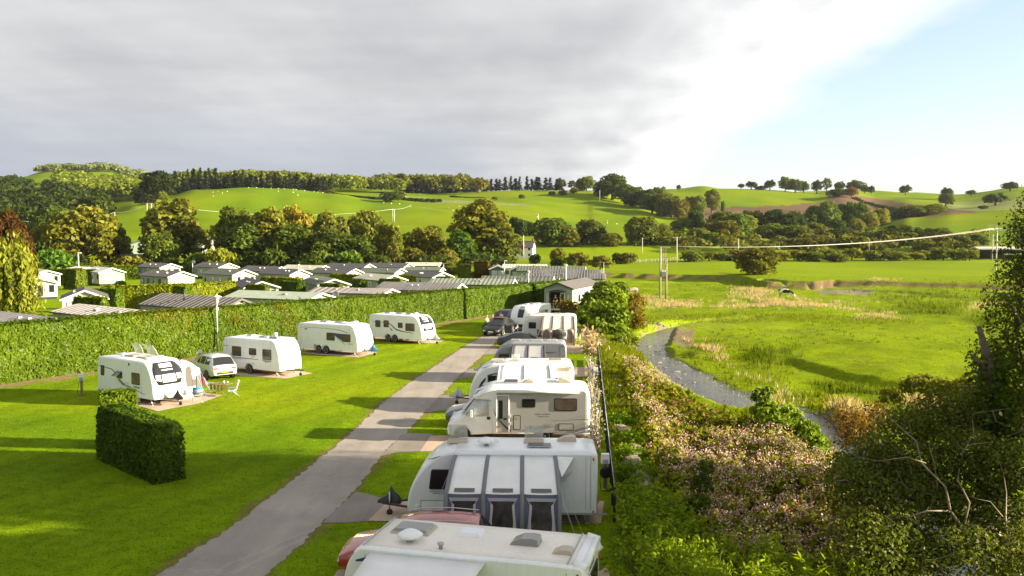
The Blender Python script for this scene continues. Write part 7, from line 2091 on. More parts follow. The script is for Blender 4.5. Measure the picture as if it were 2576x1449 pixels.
def shoots(name, label, base, foot, n, lr, per, size, col, m=HERB, seed=1, aspect=2.4, up=1.0, spread=0.6, wleaf=0.16):
    """shrub of many arching shoots rising from spots foot [(x, Y, radius)], leaves set along each"""
    rng = np.random.default_rng(seed); b = Vector(base); o = thing(name, label, 'bush', b, 0)
    g = MB(); C = []; N = []; val = []
    w = np.array([f[2] ** 2 for f in foot]); w = w / w.sum()
    for k in range(n):
        f = foot[int(rng.choice(len(foot), p=w))]; a = rng.uniform(0, 6.283); q = f[2] * rng.uniform(0, 1) ** 0.5
        p = np.array((f[0] + math.cos(a) * q, f[1] + math.sin(a) * q, 0.0)); p[2] = zg(p[0], p[1])
        d = np.array((math.cos(a) * spread * q / f[2], math.sin(a) * spread * q / f[2], up)) + rng.normal(0, 0.22, 3); d /= np.linalg.norm(d)
        Lh = rng.uniform(*lr) * (1 - 0.25 * q / f[2]); P = [p.copy()]; sv = rng.normal(0, 0.13)
        for i in range(6):
            d = d + rng.normal(0, 0.10, 3); d[2] -= 0.05 * i; d /= np.linalg.norm(d); P.append(P[-1] + d * Lh / 6)
        if k % 3 == 0: g.tube([Vector(x) - b for x in P], [0.018 * (1 - 0.14 * i) for i in range(7)], 4, cap=False)
        t = rng.uniform(0.15, 1, per) * 6; i = np.minimum(t.astype(int), 5); fr = (t - i)[:, None]
        A = np.array(P); c = A[i] * (1 - fr) + A[i + 1] * fr + rng.normal(0, 1, (per, 3)) * wleaf * (1.15 - t[:, None] / 6 * 0.75)
        C.append(c); N.append(rng.normal(0, 0.6, (per, 3)) + (0, 0, 0.9)); val.append(0.42 + sv + 0.22 * (t / 6) + rng.normal(0, 0.14, per))
    C = np.vstack(C) - np.array(b); N = np.vstack(N)
    V, F, r = quads(C, N, size, rng, aspect=aspect, jit=0.4, val=np.concatenate(val))
    part('foliage', fastmesh('leaves', V, F, m, rnd=r), o, col)
    g.build('branches', BARK, o); return o


def ft(x, y, z, r): p = G(x, y, z); return (p.x, p.y, r)


fx = fence_x
shoots('hedge_shrub', 'leafy beech-like shrub at the near end of the black fence', (fx(27) + 1.6, 27, -0.4), [(fx(29) + 1.3, 29.3, 0.9), (fx(27) + 1.5, 27, 1.0), (fx(27) + 2.5, 27.3, 0.9), (fx(24.5) + 1.4, 24.5, 1.0), (fx(24.5) + 2.6, 24.6, 1.0), (fx(22) + 1.5, 22, 1.1), (fx(22) + 2.7, 22, 1.0), (fx(29) + 2.2, 29, 0.7)], 620, (1.4, 2.3), 42, 0.085, (1.6, 1.6, 1.0), seed=7, aspect=1.9)
shoots('willow_shrub', 'feathery bright green willow shrub in front of the pink flowers', (7.0, 24.5, -1.3), [(6.4, 24.8, 1.0), (7.3, 25.6, 1.0), (8.3, 25.2, 1.0), (5.7, 23.4, 1.0), (7.0, 23.0, 1.2), (8.4, 23.4, 1.0), (7.6, 26.8, 0.7), (6.6, 26.4, 0.6), (9.0, 24.4, 0.7)], 640, (1.6, 3.0), 62, 0.062, (1.9, 1.8, 1.0), seed=8, aspect=3.4, spread=0.8)
shoots('bramble_bush', 'dark bramble and nettle mass between the willow shrub and the dark tree', (10.4, 27.0, -1.3), [(10.0, 28.5, 1.2), (11.2, 28.0, 1.0), (10.4, 26.0, 1.1), (10.0, 24.0, 1.0), (12.0, 26.5, 0.9), (9.6, 30.5, 0.8)], 420, (0.9, 1.7), 46, 0.085, (1.15, 1.3, 0.9), seed=18, aspect=1.7, spread=1.0)
shoots('nettle_bed', 'green nettles growing over the stone edging below the fence', (fx(36) + 2.0, 36, -0.5), [(fx(33) + 1.3, 33, 0.8), (fx(36) + 1.1, 36, 0.7), (fx(36) + 2.6, 36.4, 0.7), (fx(39) + 1.2, 39, 0.7), (fx(33) + 2.8, 33, 0.8), (fx(31) + 1.6, 31, 0.8), (fx(42) + 1.0, 42, 0.6), (fx(46) + 1.1, 46, 0.6)], 330, (0.5, 1.0), 26, 0.085, (1.35, 1.6, 0.9), seed=19, aspect=1.9)
leafy('bush', 'dark nettle clump among the pink flowers', (8.3, 44, -1.0), [(W3(1645, 1105, 44), 0.55), (W3(1665, 1120, 43), 0.5), (W3(1640, 1125, 43), 0.45)], 900, 0.12, (0.5, 0.7, 0.5), seed=9)
leafy('bush', 'thin dark sapling standing in the pink flowers', (6.9, 31.5, -1.1), [(W3(1775, 1180, 31.5), 0.35), (W3(1765, 1220, 31.5), 0.45), (W3(1755, 1270, 31), 0.45)], 700, 0.10, (0.55, 0.7, 0.55), seed=10)
leafy('bush', 'reddish bare-stemmed shrub at the river edge', (15.0, 40, -1.4), [(W3(2130, 1060, 40), 0.9), (W3(2170, 1090, 39), 1.0), (W3(2140, 1110, 38.5), 0.7), (W3(2200, 1050, 41), 0.9)], 1300, 0.10, (1.2, 0.6, 0.55), seed=11, shell=0.1, bare=26, r0=0.07)
leafy('bush', 'brown and green scrub at the meadow edge above the dark tree', (17.5, 46, -1.2), [(W3(2300, 975, 47), 0.8), (W3(2370, 985, 46), 0.9), (W3(2240, 1000, 46), 0.7), (W3(2430, 985, 45), 0.9), (W3(2330, 960, 48), 0.5)], 2400, 0.13, (1.0, 0.95, 0.6), seed=12, shell=0.2, bare=14, r0=0.06)

# the big dark tree at the picture edge and its low neighbour
DARKLEAF = (0.66, 0.72, 0.62); BARKGREY = mat('grey_bark', (0.24, 0.20, 0.145), 0.85, var=0.35, scale=5)  # leaf tint: dark green, with shade from taller trees put into it
leafy('riverside_tree', 'tall ivy-clad dark tree at the picture edge beyond the river', (21.6, 34.3, -1.5), [(W3(2560, 900, 34.7), 1.87), (W3(2545, 980, 33.7), 1.76), (W3(2535, 790, 35.7), 1.10), (W3(2570, 690, 35.7), 1.10), (W3(2590, 600, 35.7), 0.99), (W3(2610, 760, 34.7), 1.98), (W3(2600, 1100, 32.7), 2.09), (W3(2500, 1050, 33.7), 1.65), (W3(2640, 620, 34.7), 1.98), (W3(2700, 900, 33.7), 2.64), (W3(2720, 630, 33.7), 2.42), (W3(2760, 720, 32.7), 2.64), (W3(2690, 560, 34.2), 2.09), (W3(2800, 580, 33.7), 2.42), (W3(2860, 650, 34.7), 2.75), (W3(2500, 900, 35.7), 0.88), (W3(2480, 970, 34.7), 0.88)], 36000, 0.085, DARKLEAF, 'tree', seed=13, r0=0.42, barkm=BARKGREY, shell=0.2, trunk_to=W3(2640, 600, 34.2), bare=16)
lt = leafy('riverside_tree', 'low spreading dark tree with bare forked limbs over the water', (17.4, 28.6, -1.5), [(W3(2200, 1170, 29), 1.2), (W3(2290, 1110, 30), 1.4), (W3(2380, 1080, 30.5), 1.5), (W3(2450, 1060, 31), 1.4), (W3(2330, 1200, 28), 1.3), (W3(2440, 1170, 28), 1.4), (W3(2190, 1260, 27.5), 1.1), (W3(2260, 1330, 26.5), 1.1), (W3(2170, 1350, 26), 1.0), (W3(2200, 1430, 25), 1.1), (W3(2480, 1250, 27), 1.3), (W3(2560, 1200, 27), 1.4), (W3(2540, 1330, 26), 1.2), (W3(2300, 1430, 25), 0.9), (W3(2560, 1440, 25), 1.3), (W3(2130, 1180, 30), 0.7), (W3(2150, 1220, 28), 1.0), (W3(2235, 1215, 28.5), 1.1), (W3(2300, 1270, 27.5), 1.1), (W3(2390, 1310, 26.5), 1.1), (W3(2250, 1390, 25.5), 1.0), (W3(2430, 1400, 25), 1.1), (W3(2350, 1400, 25.5), 0.8)], 40000, 0.078, DARKLEAF, 'tree', seed=14, r0=0.26, barkm=BARKGREY, shell=0.15, trunk_to=W3(2420, 1130, 28.5), bare=26)
lb = Vector(lt.location); LIMB = mat('pale_limb_bark', (0.20, 0.155, 0.105), 0.85, var=0.35, scale=5)
for pts, r_ in (
        ([(2470, 1470, 24.5), (2440, 1400, 24.6), (2425, 1340, 24.8), (2395, 1285, 25.0), (2362, 1225, 25.2), (2330, 1165, 25.6), (2300, 1110, 26.0), (2262, 1062, 26.5), (2215, 1030, 27)], .075),
        ([(2425, 1340, 24.7), (2436, 1265, 24.6), (2424, 1205, 24.8), (2428, 1140, 25.0), (2450, 1090, 25.4), (2446, 1052, 25.8)], .045),
        ([(2428, 1140, 25.0), (2452, 1118, 24.8), (2486, 1112, 24.8), (2500, 1100, 25)], .022),
        ([(2362, 1225, 25.2), (2352, 1165, 25.0), (2340, 1120, 24.9), (2345, 1085, 25)], .030),
        ([(2540, 1470, 24.0), (2528, 1380, 24.2), (2536, 1300, 24.4), (2522, 1240, 24.8), (2530, 1190, 25), (2515, 1150, 25.4)], .045),
        ([(2522, 1300, 24.4), (2488, 1262, 24.3), (2462, 1256, 24.4), (2446, 1248, 24.5)], .024),
        ([(2395, 1285, 25.0), (2330, 1285, 24.8), (2280, 1300, 24.9), (2225, 1296, 25.2), (2170, 1310, 25.6)], .036),
        ([(2330, 1165, 25.6), (2275, 1150, 25.6), (2215, 1160, 25.9), (2165, 1150, 26.5), (2120, 1155, 27)], .030),
        ([(2400, 1470, 23.6), (2350, 1420, 23.8), (2290, 1395, 24.2), (2235, 1400, 24.6)], .034)):
    P = [Vector(W3(p[0] + rng.normal(0, 7), p[1], p[2] + 0.8)) - lb for p in pts]; n_ = len(P); r_ *= 0.72
    MB().tube(P, [r_ * (1 - 0.85 * k / (n_ - 1)) for k in range(n_)], 6).build('limb', LIMB, lt)
sn = thing('broken_trunk', 'broken ivy-grown dead trunk standing against the dark tree', 'dead tree', (W3(2520, 1300, 29)[0], 29, -1.4), 0)
b0 = Vector(sn.location)
MB().tube([Vector((0, 0, -0.3)), Vector(W3(2525, 1150, 29.5)) - b0, Vector(W3(2500, 990, 30)) - b0, Vector(W3(2485, 900, 30)) - b0, Vector(W3(2462, 820, 30)) - b0], [0.34, 0.27, 0.2, 0.15, 0.08], 8).build('trunk', BARK, sn)
MB().tube([Vector(W3(2500, 985, 30)) - b0, Vector(W3(2470, 915, 30)) - b0, Vector(W3(2440, 890, 30)) - b0], [0.12, 0.08, 0.04], 6).build('limb', BARK, sn)
rr = np.random.default_rng(15)
cc = np.vstack([np.array(W3(2515, 1100, 29.3)) - np.array(b0) + rr.normal(0, (0.35, 0.3, 1.1), (1500, 3)), np.array(W3(2500, 960, 30)) - np.array(b0) + rr.normal(0, (0.3, 0.25, 0.5), (600, 3))])
V, F, r = quads(cc, unit(len(cc), rr), 0.12, rr); part('ivy', fastmesh('ivy', V, F, LEAF, rnd=r), sn, (0.4, 0.55, 0.35))
for x_, Y_, R_, H_, lab in ((23.0, 20.5, 5.6, 16.0, 'unseen riverside tree beyond the picture edge shading the near pitches'), (22.0, 10.0, 5.4, 15.5, 'unseen riverside tree beside the camera shading the lawn'), (27.0, 29.5, 5.6, 15.8, 'unseen riverside tree shading the lone dark hedge')):
    cm, tm, R0, H0 = KINDS['standard']  # unseen trees added for their shade, crowns raised to let low sun under
    o = thing('tree', lab, 'tree', (x_, Y_, -1.3), random.uniform(0, 6), None, (R_ / R0, R_ / R0, H_ / H0)); part('crown', cm, o, (0.6, 0.75, 0.5)); part('trunk', tm, o)

# ------------------------------------------------------------------ black fence and stones along the pitches
FENCEM = mat('black_fence_boards', (0.018, 0.017, 0.016), 0.7, var=0.3, scale=6); POSTW = mat('weathered_wood', (0.20, 0.15, 0.10), 0.85, var=0.3, scale=5)
POLEM = mat('pole_wood', (0.30, 0.24, 0.17), 0.8, var=0.25, scale=2); PALEPOLE = mat('pale_pole', (0.55, 0.50, 0.42), 0.7, var=0.15, scale=2); WHITEP = mat('white_pole', (0.72, 0.72, 0.70), 0.45)
fa = math.atan2(FSL, 1)
fen = thing('fence', 'black board and wire fence running behind the pitches', 'fence', (fence_x(30.5), 30.5, 0), -fa)
bm_ = MB().box((0, 0, 0), (0.025, 1.9, 0.15)).build('board', FENCEM, fen); bm_.location = (0.05, 0.95, 0.2)
pm_ = MB().box((0, 0, 0.6), (0.10, 0.10, 1.35)).build('post', FENCEM, fen)
N_ = 20
for k in range(N_):
    for z in (0.2, 0.42, 0.64, 0.86, 1.08):
        if k == 0 and z == 0.2: continue
        b = bm_.copy(); link(b); b.parent = fen; b.location = (0.05, 0.95 + k * 2.0, z)
for k in range(1, N_ + 1):
    b = pm_.copy(); link(b); b.parent = fen; b.location = (0, k * 2.0 - 0.03, 0)
for z in (1.22, 1.3): MB().tube([(0, 0, z), (0, N_ * 2.0, z)], 0.012, 4).build('wire', STEEL, fen)
rng_ = random.Random(12)
STONE = mat('grey_brown_stone', (0.24, 0.195, 0.155), 0.9, var=0.3, scale=3, bump=0.8, bscale=6)
rocks = [(1566, 1036, .42), (1569, 1104, .5), (1556, 1098, .4), (1593, 1150, .4), (1598, 1168, .42), (1589, 1187, .5), (1600, 1200, .4), (1606, 1226, .48), (1622, 1250, .5), (1628, 1270, .45), (1560, 1062, .3), (1578, 1125, .36), (1553, 985, .34), (1546, 962, .3), (1545, 945, .28), (1540, 925, .3), (1557, 1010, .32), (1535, 905, .25)]
for k, (x, y, s) in enumerate(rocks):
    p = G(x, y, -0.3); bm = bmesh.new(); bmesh.ops.create_icosphere(bm, subdivisions=2, radius=1.0)
    for v in bm.verts:
        v.co *= 1 + 0.22 * rng_.uniform(-1, 1); v.co.x *= s * 1.15; v.co.y *= s * 0.95; v.co.z *= s * 0.62
    me = bpy.data.meshes.new('stone'); bm.to_mesh(me); bm.free(); me.materials.append(STONE)
    o = link(bpy.data.objects.new('stone', me)); o.location = (p.x, p.y, zg(p.x, p.y) + s * 0.22); o.rotation_euler = (0, 0, rng_.uniform(0, 6))
    tag(o, NTH[sorted(range(len(rocks)), key=lambda i: -rocks[i][1]).index(k)] + ' boulder of the stone edging below the black fence, from the near end', 'boulder', 'edging stones below the fence')
for k in range(26):
    x, y = ((1600 + rng_.uniform(-12, 14), 850 + rng_.uniform(-18, 18)) if k < 14 else (1610 + (k - 14) * 12, 826 - (k - 14) * 0.9))
    p = G(x, y, -1.5); s = rng_.uniform(.16, .36)
    o = link(bpy.data.objects.new('stone', me)); o.location = (p.x, p.y, zg(p.x, p.y) + 0.08); o.scale = (s / .25,) * 3; o.rotation_euler = (0, 0, rng_.uniform(0, 6))
    o.data = me; tag(o, 'pale stone of the rubble bank on the outside of the river bend', 'stone', 'stones at the river bend')
for k, (x, y) in enumerate(((1640, 893), (1668, 902), (1655, 884), (1690, 917), (1672, 925), (1700, 935), (1722, 941), (1708, 951), (1660, 912), (1745, 962), (1632, 872), (1650, 868))):
    p = G(x, y, ZW); o = link(bpy.data.objects.new('stone', me)); o.location = (p.x, p.y, ZW - 0.02); o.scale = (0.7 + 0.5 * (k % 3), 0.7, 0.45); o.rotation_euler = (0, 0, k * 1.3); tag(o, 'dark stone breaking the surface of the stream riffle', 'stone', 'stones in the stream riffle')
rv = np.random.default_rng(33)
pr = []
for k in range(900):
    i = int(rv.integers(len(RIV) - 1)); a = np.array(RIV[i]); b = np.array(RIV[i + 1]); d = (b - a) / np.linalg.norm(b - a); u = rv.uniform(); w = (1 if rv.uniform() < .5 else -1) * rv.normal(1.75, 0.25)
    c = a + (b - a) * u + np.array((-d[1], d[0])) * w
    pr.append((c[0], c[1], float(rv.uniform(.04, .12))))
pp_ = np.array(pr); zz = zground(pp_[:, 0], pp_[:, 1])
V = []; F = []
for k, (x, y, s) in enumerate(pr):
    i = len(V); z = max(zz[k], ZW - 0.02)
    V += [(x - s, y, z), (x, y - s, z), (x + s, y, z), (x, y + s, z), (x + 0.2 * s, y, z + s * 0.7)]; F += [(i, i + 1, i + 4), (i + 1, i + 2, i + 4), (i + 2, i + 3, i + 4), (i + 3, i, i + 4)]
me_ = fastmesh('pebbles', V, F, mat('river_pebbles', (0.27, 0.22, 0.17), 0.85, var=0.4, scale=2)); o = link(bpy.data.objects.new('pebbles', me_)); o['kind'] = 'stuff'; o['label'] = 'pebbles along the river margins'


def hookup(label, x, y, rz=0.3, h=1.35):
    p = G(x, y)
    o = thing('hookup_post', label, 'hookup post', p, rz, 'electric hook-up posts')
    MB().box((0, 0, h * 0.4), (0.14, 0.14, h * 0.8)).build('post', POSTW, o)
    b = MB().box((0, 0, h * 0.88), (0.34, 0.26, 0.38), taper=0.9).build('socket_box', WHITEP, o)
    MB().box((0.0, -0.14, h * 0.82), (0.2, 0.05, 0.14)).build('socket_flap', GREYTRIM, b)
    MB().tube([(-0.12, -0.1, h * 0.72), (-0.22, -0.15, 0.4), (-0.18, -0.18, 0.02), (0.3, -0.3, 0.02)], 0.014, 4).build('cable', BLKCOV, o)
    return o


hookup('electric hook-up post with white box, left of the caravan by the garden chairs', 206, 995)
hookup('white electric box on a post behind the silver car', 504, 925); hookup('small white electric box behind the single-axle caravan', 738, 888); hookup('electric box between the two twin-axle caravans', 925, 850)
o = hookup('white electric box on the black fence behind the awning caravan', 1522, 1232, 0, 1.45)
MB().lathe([(0.16, -0.05), (0.24, -0.05), (0.24, 0.05), (0.16, 0.05)], (0.0, -0.15, 0.75), 14, 'y').build('cable_reel', BLKCOV, o)
hookup('white electric box on the fence behind the bright white awning', 1498, 975, 0, 1.3)

# ------------------------------------------------------------------ garden furniture at the first hedge-side caravan
FABBLUE = mat('blue_fabric', (0.03, 0.20, 0.46), 0.8); FABGREY = mat('grey_fabric', (0.22, 0.23, 0.25), 0.8); FABWHITE = mat('white_fabric', (0.74, 0.73, 0.70), 0.8); PINKT = mat('magenta_towel', (0.50, 0.012, 0.17), 0.9, bump=0.4, bscale=20); TIMB = mat('brown_timber', (0.16, 0.10, 0.05), 0.7, var=0.3, scale=6)


def garden_chair(label, p, rz, m, frame=STEEL, high=1.05):
    o = thing('folding_chair', label, 'chair', p, rz, 'folding chairs on the lawn')
    MB().grid([[(-0.25, 0.25, 0.44), (0.25, 0.25, 0.44)], [(-0.25, 0, 0.41), (0.25, 0, 0.41)], [(-0.25, -0.24, 0.43), (0.25, -0.24, 0.43)]], thick=(0, 0, -0.03)).build('seat', m, o)
    MB().grid([[(-0.25, -0.25, 0.46), (0.25, -0.25, 0.46)], [(-0.25, -0.33, 0.78), (0.25, -0.33, 0.78)], [(-0.23, -0.42, high), (0.23, -0.42, high)]], thick=(0, -0.03, 0)).build('backrest', m, o)
    for s in (-1, 1):
        MB().tube([(s * 0.27, 0.32, 0.02), (s * 0.27, -0.22, 0.62), (s * 0.27, -0.42, high)], 0.014, 6).build('leg', frame, o)
        MB().tube([(s * 0.28, -0.42, 0.02), (s * 0.28, 0.25, 0.62)], 0.014, 6).build('leg', frame, o)
        MB().box((s * 0.28, 0.0, 0.64), (0.05, 0.46, 0.03)).build('armrest', frame if m is FABWHITE else RUBBER, o)
    MB().tube([(-0.27, 0.32, 0.02), (0.27, 0.32, 0.02)], 0.014, 6).build('foot_bar', frame, o); MB().tube([(-0.28, -0.42, 0.02), (0.28, -0.42, 0.02)], 0.014, 6).build('foot_bar', frame, o)
    return o


garden_chair('high-backed white reclining chair on the lawn, side on to the table', G(584, 998), rad(112), FABWHITE)
pc = garden_chair('high-backed white chair with a magenta towel over it', G(531, 989), rad(-62), FABWHITE)
tw = MB().grid([[(-0.33, -0.30 + 0.01, 0.55), (-0.31, -0.38, 0.85), (-0.26, -0.44, 1.06), (-0.1, -0.46, 1.1), (0.1, -0.46, 1.1), (0.27, -0.44, 1.06), (0.33, -0.40, 0.8)], [(-0.36, -0.40, 0.45), (-0.34, -0.46, 0.8), (-0.28, -0.50, 1.06), (-0.1, -0.52, 1.09), (0.1, -0.52, 1.09), (0.3, -0.50, 1.0), (0.36, -0.48, 0.6)]], thick=(0, -0.02, 0.01)).build('towel', PINKT, None)
tw.location = pc.location; tw.rotation_euler = pc.rotation_euler; tag(tw, 'magenta towel draped over the white chair back', 'towel')
bc = thing('camp_chair', 'low blue and grey folding camp chair facing away', 'chair', G(498, 1013), rad(200), 'folding chairs on the lawn')
MB().grid([[(-0.27, 0.22, 0.46), (0.27, 0.22, 0.46)], [(-0.24, 0, 0.38), (0.24, 0, 0.38)], [(-0.25, -0.2, 0.42), (0.25, -0.2, 0.42)]], thick=(0, 0, -0.02)).build('seat', FABGREY, bc)
MB().grid([[(-0.27, -0.2, 0.45), (0.27, -0.2, 0.45)], [(-0.3, -0.3, 0.76), (0.3, -0.3, 0.76)]], thick=(0, -0.02, 0)).build('backrest', FABGREY, bc); MB().grid([[(-0.3, -0.31, 0.74), (0.3, -0.31, 0.74)], [(-0.31, -0.34, 0.9), (0.31, -0.34, 0.9)]], thick=(0, -0.03, 0)).build('headband', FABBLUE, bc)
for s in (-1, 1):
    MB().tube([(s * 0.3, 0.25, 0.02), (-s * 0.28, -0.3, 0.5)], 0.012, 5).build('leg', STEEL, bc); MB().tube([(s * 0.3, -0.3, 0.02), (s * 0.28, 0.25, 0.6)], 0.012, 5).build('leg', STEEL, bc); MB().tube([(s * 0.3, -0.3, 0.02), (s * 0.3, -0.33, 0.9)], 0.012, 5).build('leg', STEEL, bc)
    MB().box((s * 0.33, 0.0, 0.62), (0.06, 0.5, 0.03)).build('armrest', FABBLUE, bc)
tb = thing('camp_table', 'brown slatted folding table with cups on the lawn', 'table', G(557, 991), rad(-18), None)
for k in range(8): MB().box((-0.56 + 0.16 * k, 0, 0.66), (0.12, 0.72, 0.025)).build('slat', TIMB, tb)
for s in (-1, 1):
    MB().tube([(-0.55, s * 0.3, 0.02), (0.5, s * 0.3, 0.64)], 0.018, 5).build('leg', TIMB, tb); MB().tube([(0.55, s * 0.3, 0.02), (-0.5, s * 0.3, 0.64)], 0.018, 5).build('leg', TIMB, tb)
for k in range(4): MB().box((-0.5 + 0.27 * k, -0.36, 0.47), (0.13, 0.02, 0.34)).build('slat', TIMB, tb)
t0 = tb.location
for k, (dx, dy, m_, lab) in enumerate(((0.15, 0.1, FABWHITE, 'white mug on the slatted camp table'), (0.42, -0.05, STEEL, 'metal beaker on the slatted camp table'))):
    c = MB().lathe([(0.045, 0), (0.055, 0.16), (0.045, 0.16), (0.04, 0.02)], (0, 0, 0), 10).build('cup', m_, None); c.location = (t0.x + dx, t0.y + dy, 0.675); tag(c, lab, 'cup')
wp_ = G(346, 1013)
bar = thing('water_barrel', 'cream rolling water barrel with handle beside the caravan wheel', 'barrel', wp_, 0.2)
MB().lathe([(0.18, 0.0), (0.2, 0.03), (0.2, 0.16), (0.185, 0.18), (0.185, 0.34), (0.2, 0.36), (0.2, 0.5), (0.17, 0.53), (0.06, 0.54), (0.06, 0.58), (0.02, 0.58)], (0, 0, 0), 16).build('drum', mat('cream_plastic', (0.62, 0.54, 0.42), 0.5), bar)
MB().tube([(0.18, 0, 0.3), (0.3, 0.06, 0.62), (0.42, 0.1, 0.78)], 0.02, 6).build('handle', FABWHITE, bar)

# ------------------------------------------------------------------ people
SKIN = mat('skin', (0.55, 0.33, 0.25), 0.6)


def skinned(name, verts, edges, radii, m, parent, lvl=1):
    me = bpy.data.meshes.new(name); me.from_pydata(verts, edges, []); me.update()
    o = bpy.data.objects.new(name, me); link(o)
    o.modifiers.new('skin', 'SKIN')
    sv = me.skin_vertices[0].data
    for k, r in enumerate(radii): sv[k].radius = r if isinstance(r, tuple) else (r, r)
    sv[0].use_root = True
    sb = o.modifiers.new('sub', 'SUBSURF'); sb.levels = lvl; sb.render_levels = lvl
    dg_ = bpy.context.evaluated_depsgraph_get(); ev_ = o.evaluated_get(dg_)
    me2 = bpy.data.meshes.new_from_object(ev_)
    bpy.data.objects.remove(o)
    me2.polygons.foreach_set('use_smooth', [True] * len(me2.polygons)); me2.materials.clear(); me2.materials.append(m)
    q = bpy.data.objects.new(name, me2); link(q); q.parent = parent
    return q


def person(label, loc, rz, top, bottom, hair=(0.05, 0.03, 0.02), h=1.7, bend=0.0, arm=0.25, skirt=None):
    o = thing('person', label, 'person', loc, rz, None, (h / 1.75,) * 3)
    fx = bend
    P = [(0, 0, 0.95), (0, fx * 0.35, 1.18), (0, fx * 0.75, 1.42), (0, fx, 1.52), (0, fx * 1.1 + 0.02, 1.64), (0, fx * 1.1 + 0.02, 1.73)]
    E = [(0, 1), (1, 2), (2, 3), (3, 4), (4, 5)]; R = [(0.15, 0.11), (0.13, 0.10), (0.15, 0.10), 0.055, (0.075, 0.095), (0.06, 0.075)]
    for s in (-1, 1):
        i = len(P); P += [(s * 0.18, fx * 0.75, 1.42), (s * 0.24, fx * 0.8 + arm * 0.3, 1.14), (s * 0.22, fx * 0.9 + arm, 0.98), (s * 0.21, fx * 0.9 + arm + 0.06, 0.92)]
        E += [(2, i), (i, i + 1), (i + 1, i + 2), (i + 2, i + 3)]; R += [0.062, 0.045, 0.035, 0.03]
        i = len(P); P += [(s * 0.095, 0, 0.88), (s * 0.11, 0.03 * s, 0.49), (s * 0.11, 0.02 * s, 0.08), (s * 0.12, 0.13 + 0.02 * s, 0.03)]
        E += [(0, i), (i, i + 1), (i + 1, i + 2), (i + 2, i + 3)]; R += [0.095, 0.06, 0.042, 0.035]
    skinned('body', P, E, R, SKIN, o)
    # top, trousers, hair
    tP = [P[0], P[1], P[2]]; tE = [(0, 1), (1, 2)]; tR = [(0.165, 0.125), (0.148, 0.118), (0.165, 0.115)]
    for s, i in ((-1, 6), (1, 14)):
        k = len(tP); tP += [P[i], P[i + 1]]; tE += [(2, k), (k, k + 1)]; tR += [0.075, 0.058]
    skinned('shirt', tP, tE, tR, top, o)
    bP = [P[0]]; bE = []; bR = [(0.168, 0.128)]
    for i in (10, 18):
        k = len(bP); z2 = P[i + 2]
        bP += [P[i], P[i + 1], z2]; bE += [(0, k), (k, k + 1), (k + 1, k + 2)]; bR += [0.108, 0.075, 0.058]
    skinned('trousers', bP, bE, bR, bottom, o)
    hm = MB().lathe([(0.03, -0.06), (0.085, -0.02), (0.10, 0.04), (0.085, 0.09), (0.045, 0.12), (0.01, 0.125)], (0, fx * 1.1 - 0.005, 1.70), 12).build('hair', mat('hair_%.2f' % hair[0], hair, 0.7), o)
    return o


person('person in white top with bare arms beside the black car at the lane end', (-2.65, 91.3, 0), rad(-120), FABWHITE, mat('dark_trousers', (0.02, 0.02, 0.025), 0.8), (0.35, 0.2, 0.1), 1.7)
person('person in pinkish top standing close to the one in white', (-2.05, 92.6, 0), rad(150), mat('pink_top', (0.6, 0.35, 0.3), 0.8), mat('dark_trousers', (0.02, 0.02, 0.025), 0.8), (0.40, 0.26, 0.14), 1.66)
person('person in pale shirt bending at the open car behind', (-1.0, 95.2, 0), rad(60), FABWHITE, mat('dark_trousers', (0.02, 0.02, 0.025), 0.8), (0.08, 0.05, 0.03), 1.78, bend=0.25)
px_, py_ = 8.35 - 0.35 * 1.0, 114.0
lm = Matrix.Translation(lo.location) @ Matrix.Rotation(lo.rotation_euler.z, 4, 'Z')
pp1 = lm @ Vector((13.5 / 2 + 0.35, -0.25, 0.56))
person('person in black standing in the lodge doorway', pp1, rad(160), mat('black_top', (0.01, 0.01, 0.012), 0.8), mat('dark_trousers', (0.02, 0.02, 0.025), 0.8), (0.55, 0.45, 0.35), 1.72)

# lattice screen with a climber in front of the lodge
ls = thing('trellis', 'brown trellis screen in front of the lodge deck', 'trellis', (6.0, 105.5, 0), rad(-8))
for k in range(15):
    for s in (-1, 1): MB().tube([(-0.2 + k * 0.3, 0.012 * s, 0.05), (-0.2 + k * 0.3 + s * 1.2, 0.012 * s, 1.75)], 0.014, 4).build('slat', POSTW, ls)
for x_ in (-0.2, 2.0, 4.2): MB().box((x_, 0, 0.95), (0.1, 0.1, 1.9)).build('post', POSTW, ls)
MB().box((2.0, 0.06, 0.9), (4.5, 0.03, 1.65)).build('rear_panel', mat('dark_green_boards', (0.03, 0.04, 0.03), 0.8), ls)
rr = np.random.default_rng(19)
V, F, r = quads(np.stack([rr.normal(0.8, 0.8, 260), rr.normal(-0.1, 0.12, 260), rr.normal(1.85, 0.25, 260)], -1), unit(260, rr), 0.2, rr)
cl = link(bpy.data.objects.new('climber', fastmesh('climber', V, F, LEAF, rnd=r))); cl.location = ls.location; cl.rotation_euler = ls.rotation_euler; cl.color = (1.5, 0.9, 0.5, 1); tag(cl, 'browning climber on top of the trellis screen', 'climber')

# ------------------------------------------------------------------ animals
def cow_mat(name, a, b, t_):
    m = mat(name, a, 0.8, var=0.01); t = NT(m.node_tree); bs = t.n['Principled BSDF']
    tc = t.add('ShaderNodeTexCoord').outputs['Object']
    n = t.noise(tc, 1.5, 1.5, 0.5)
    t.link(t.ramp(n, [(t_ - 0.01, a), (t_ + 0.01, b)]), bs.inputs['Base Color']); return m


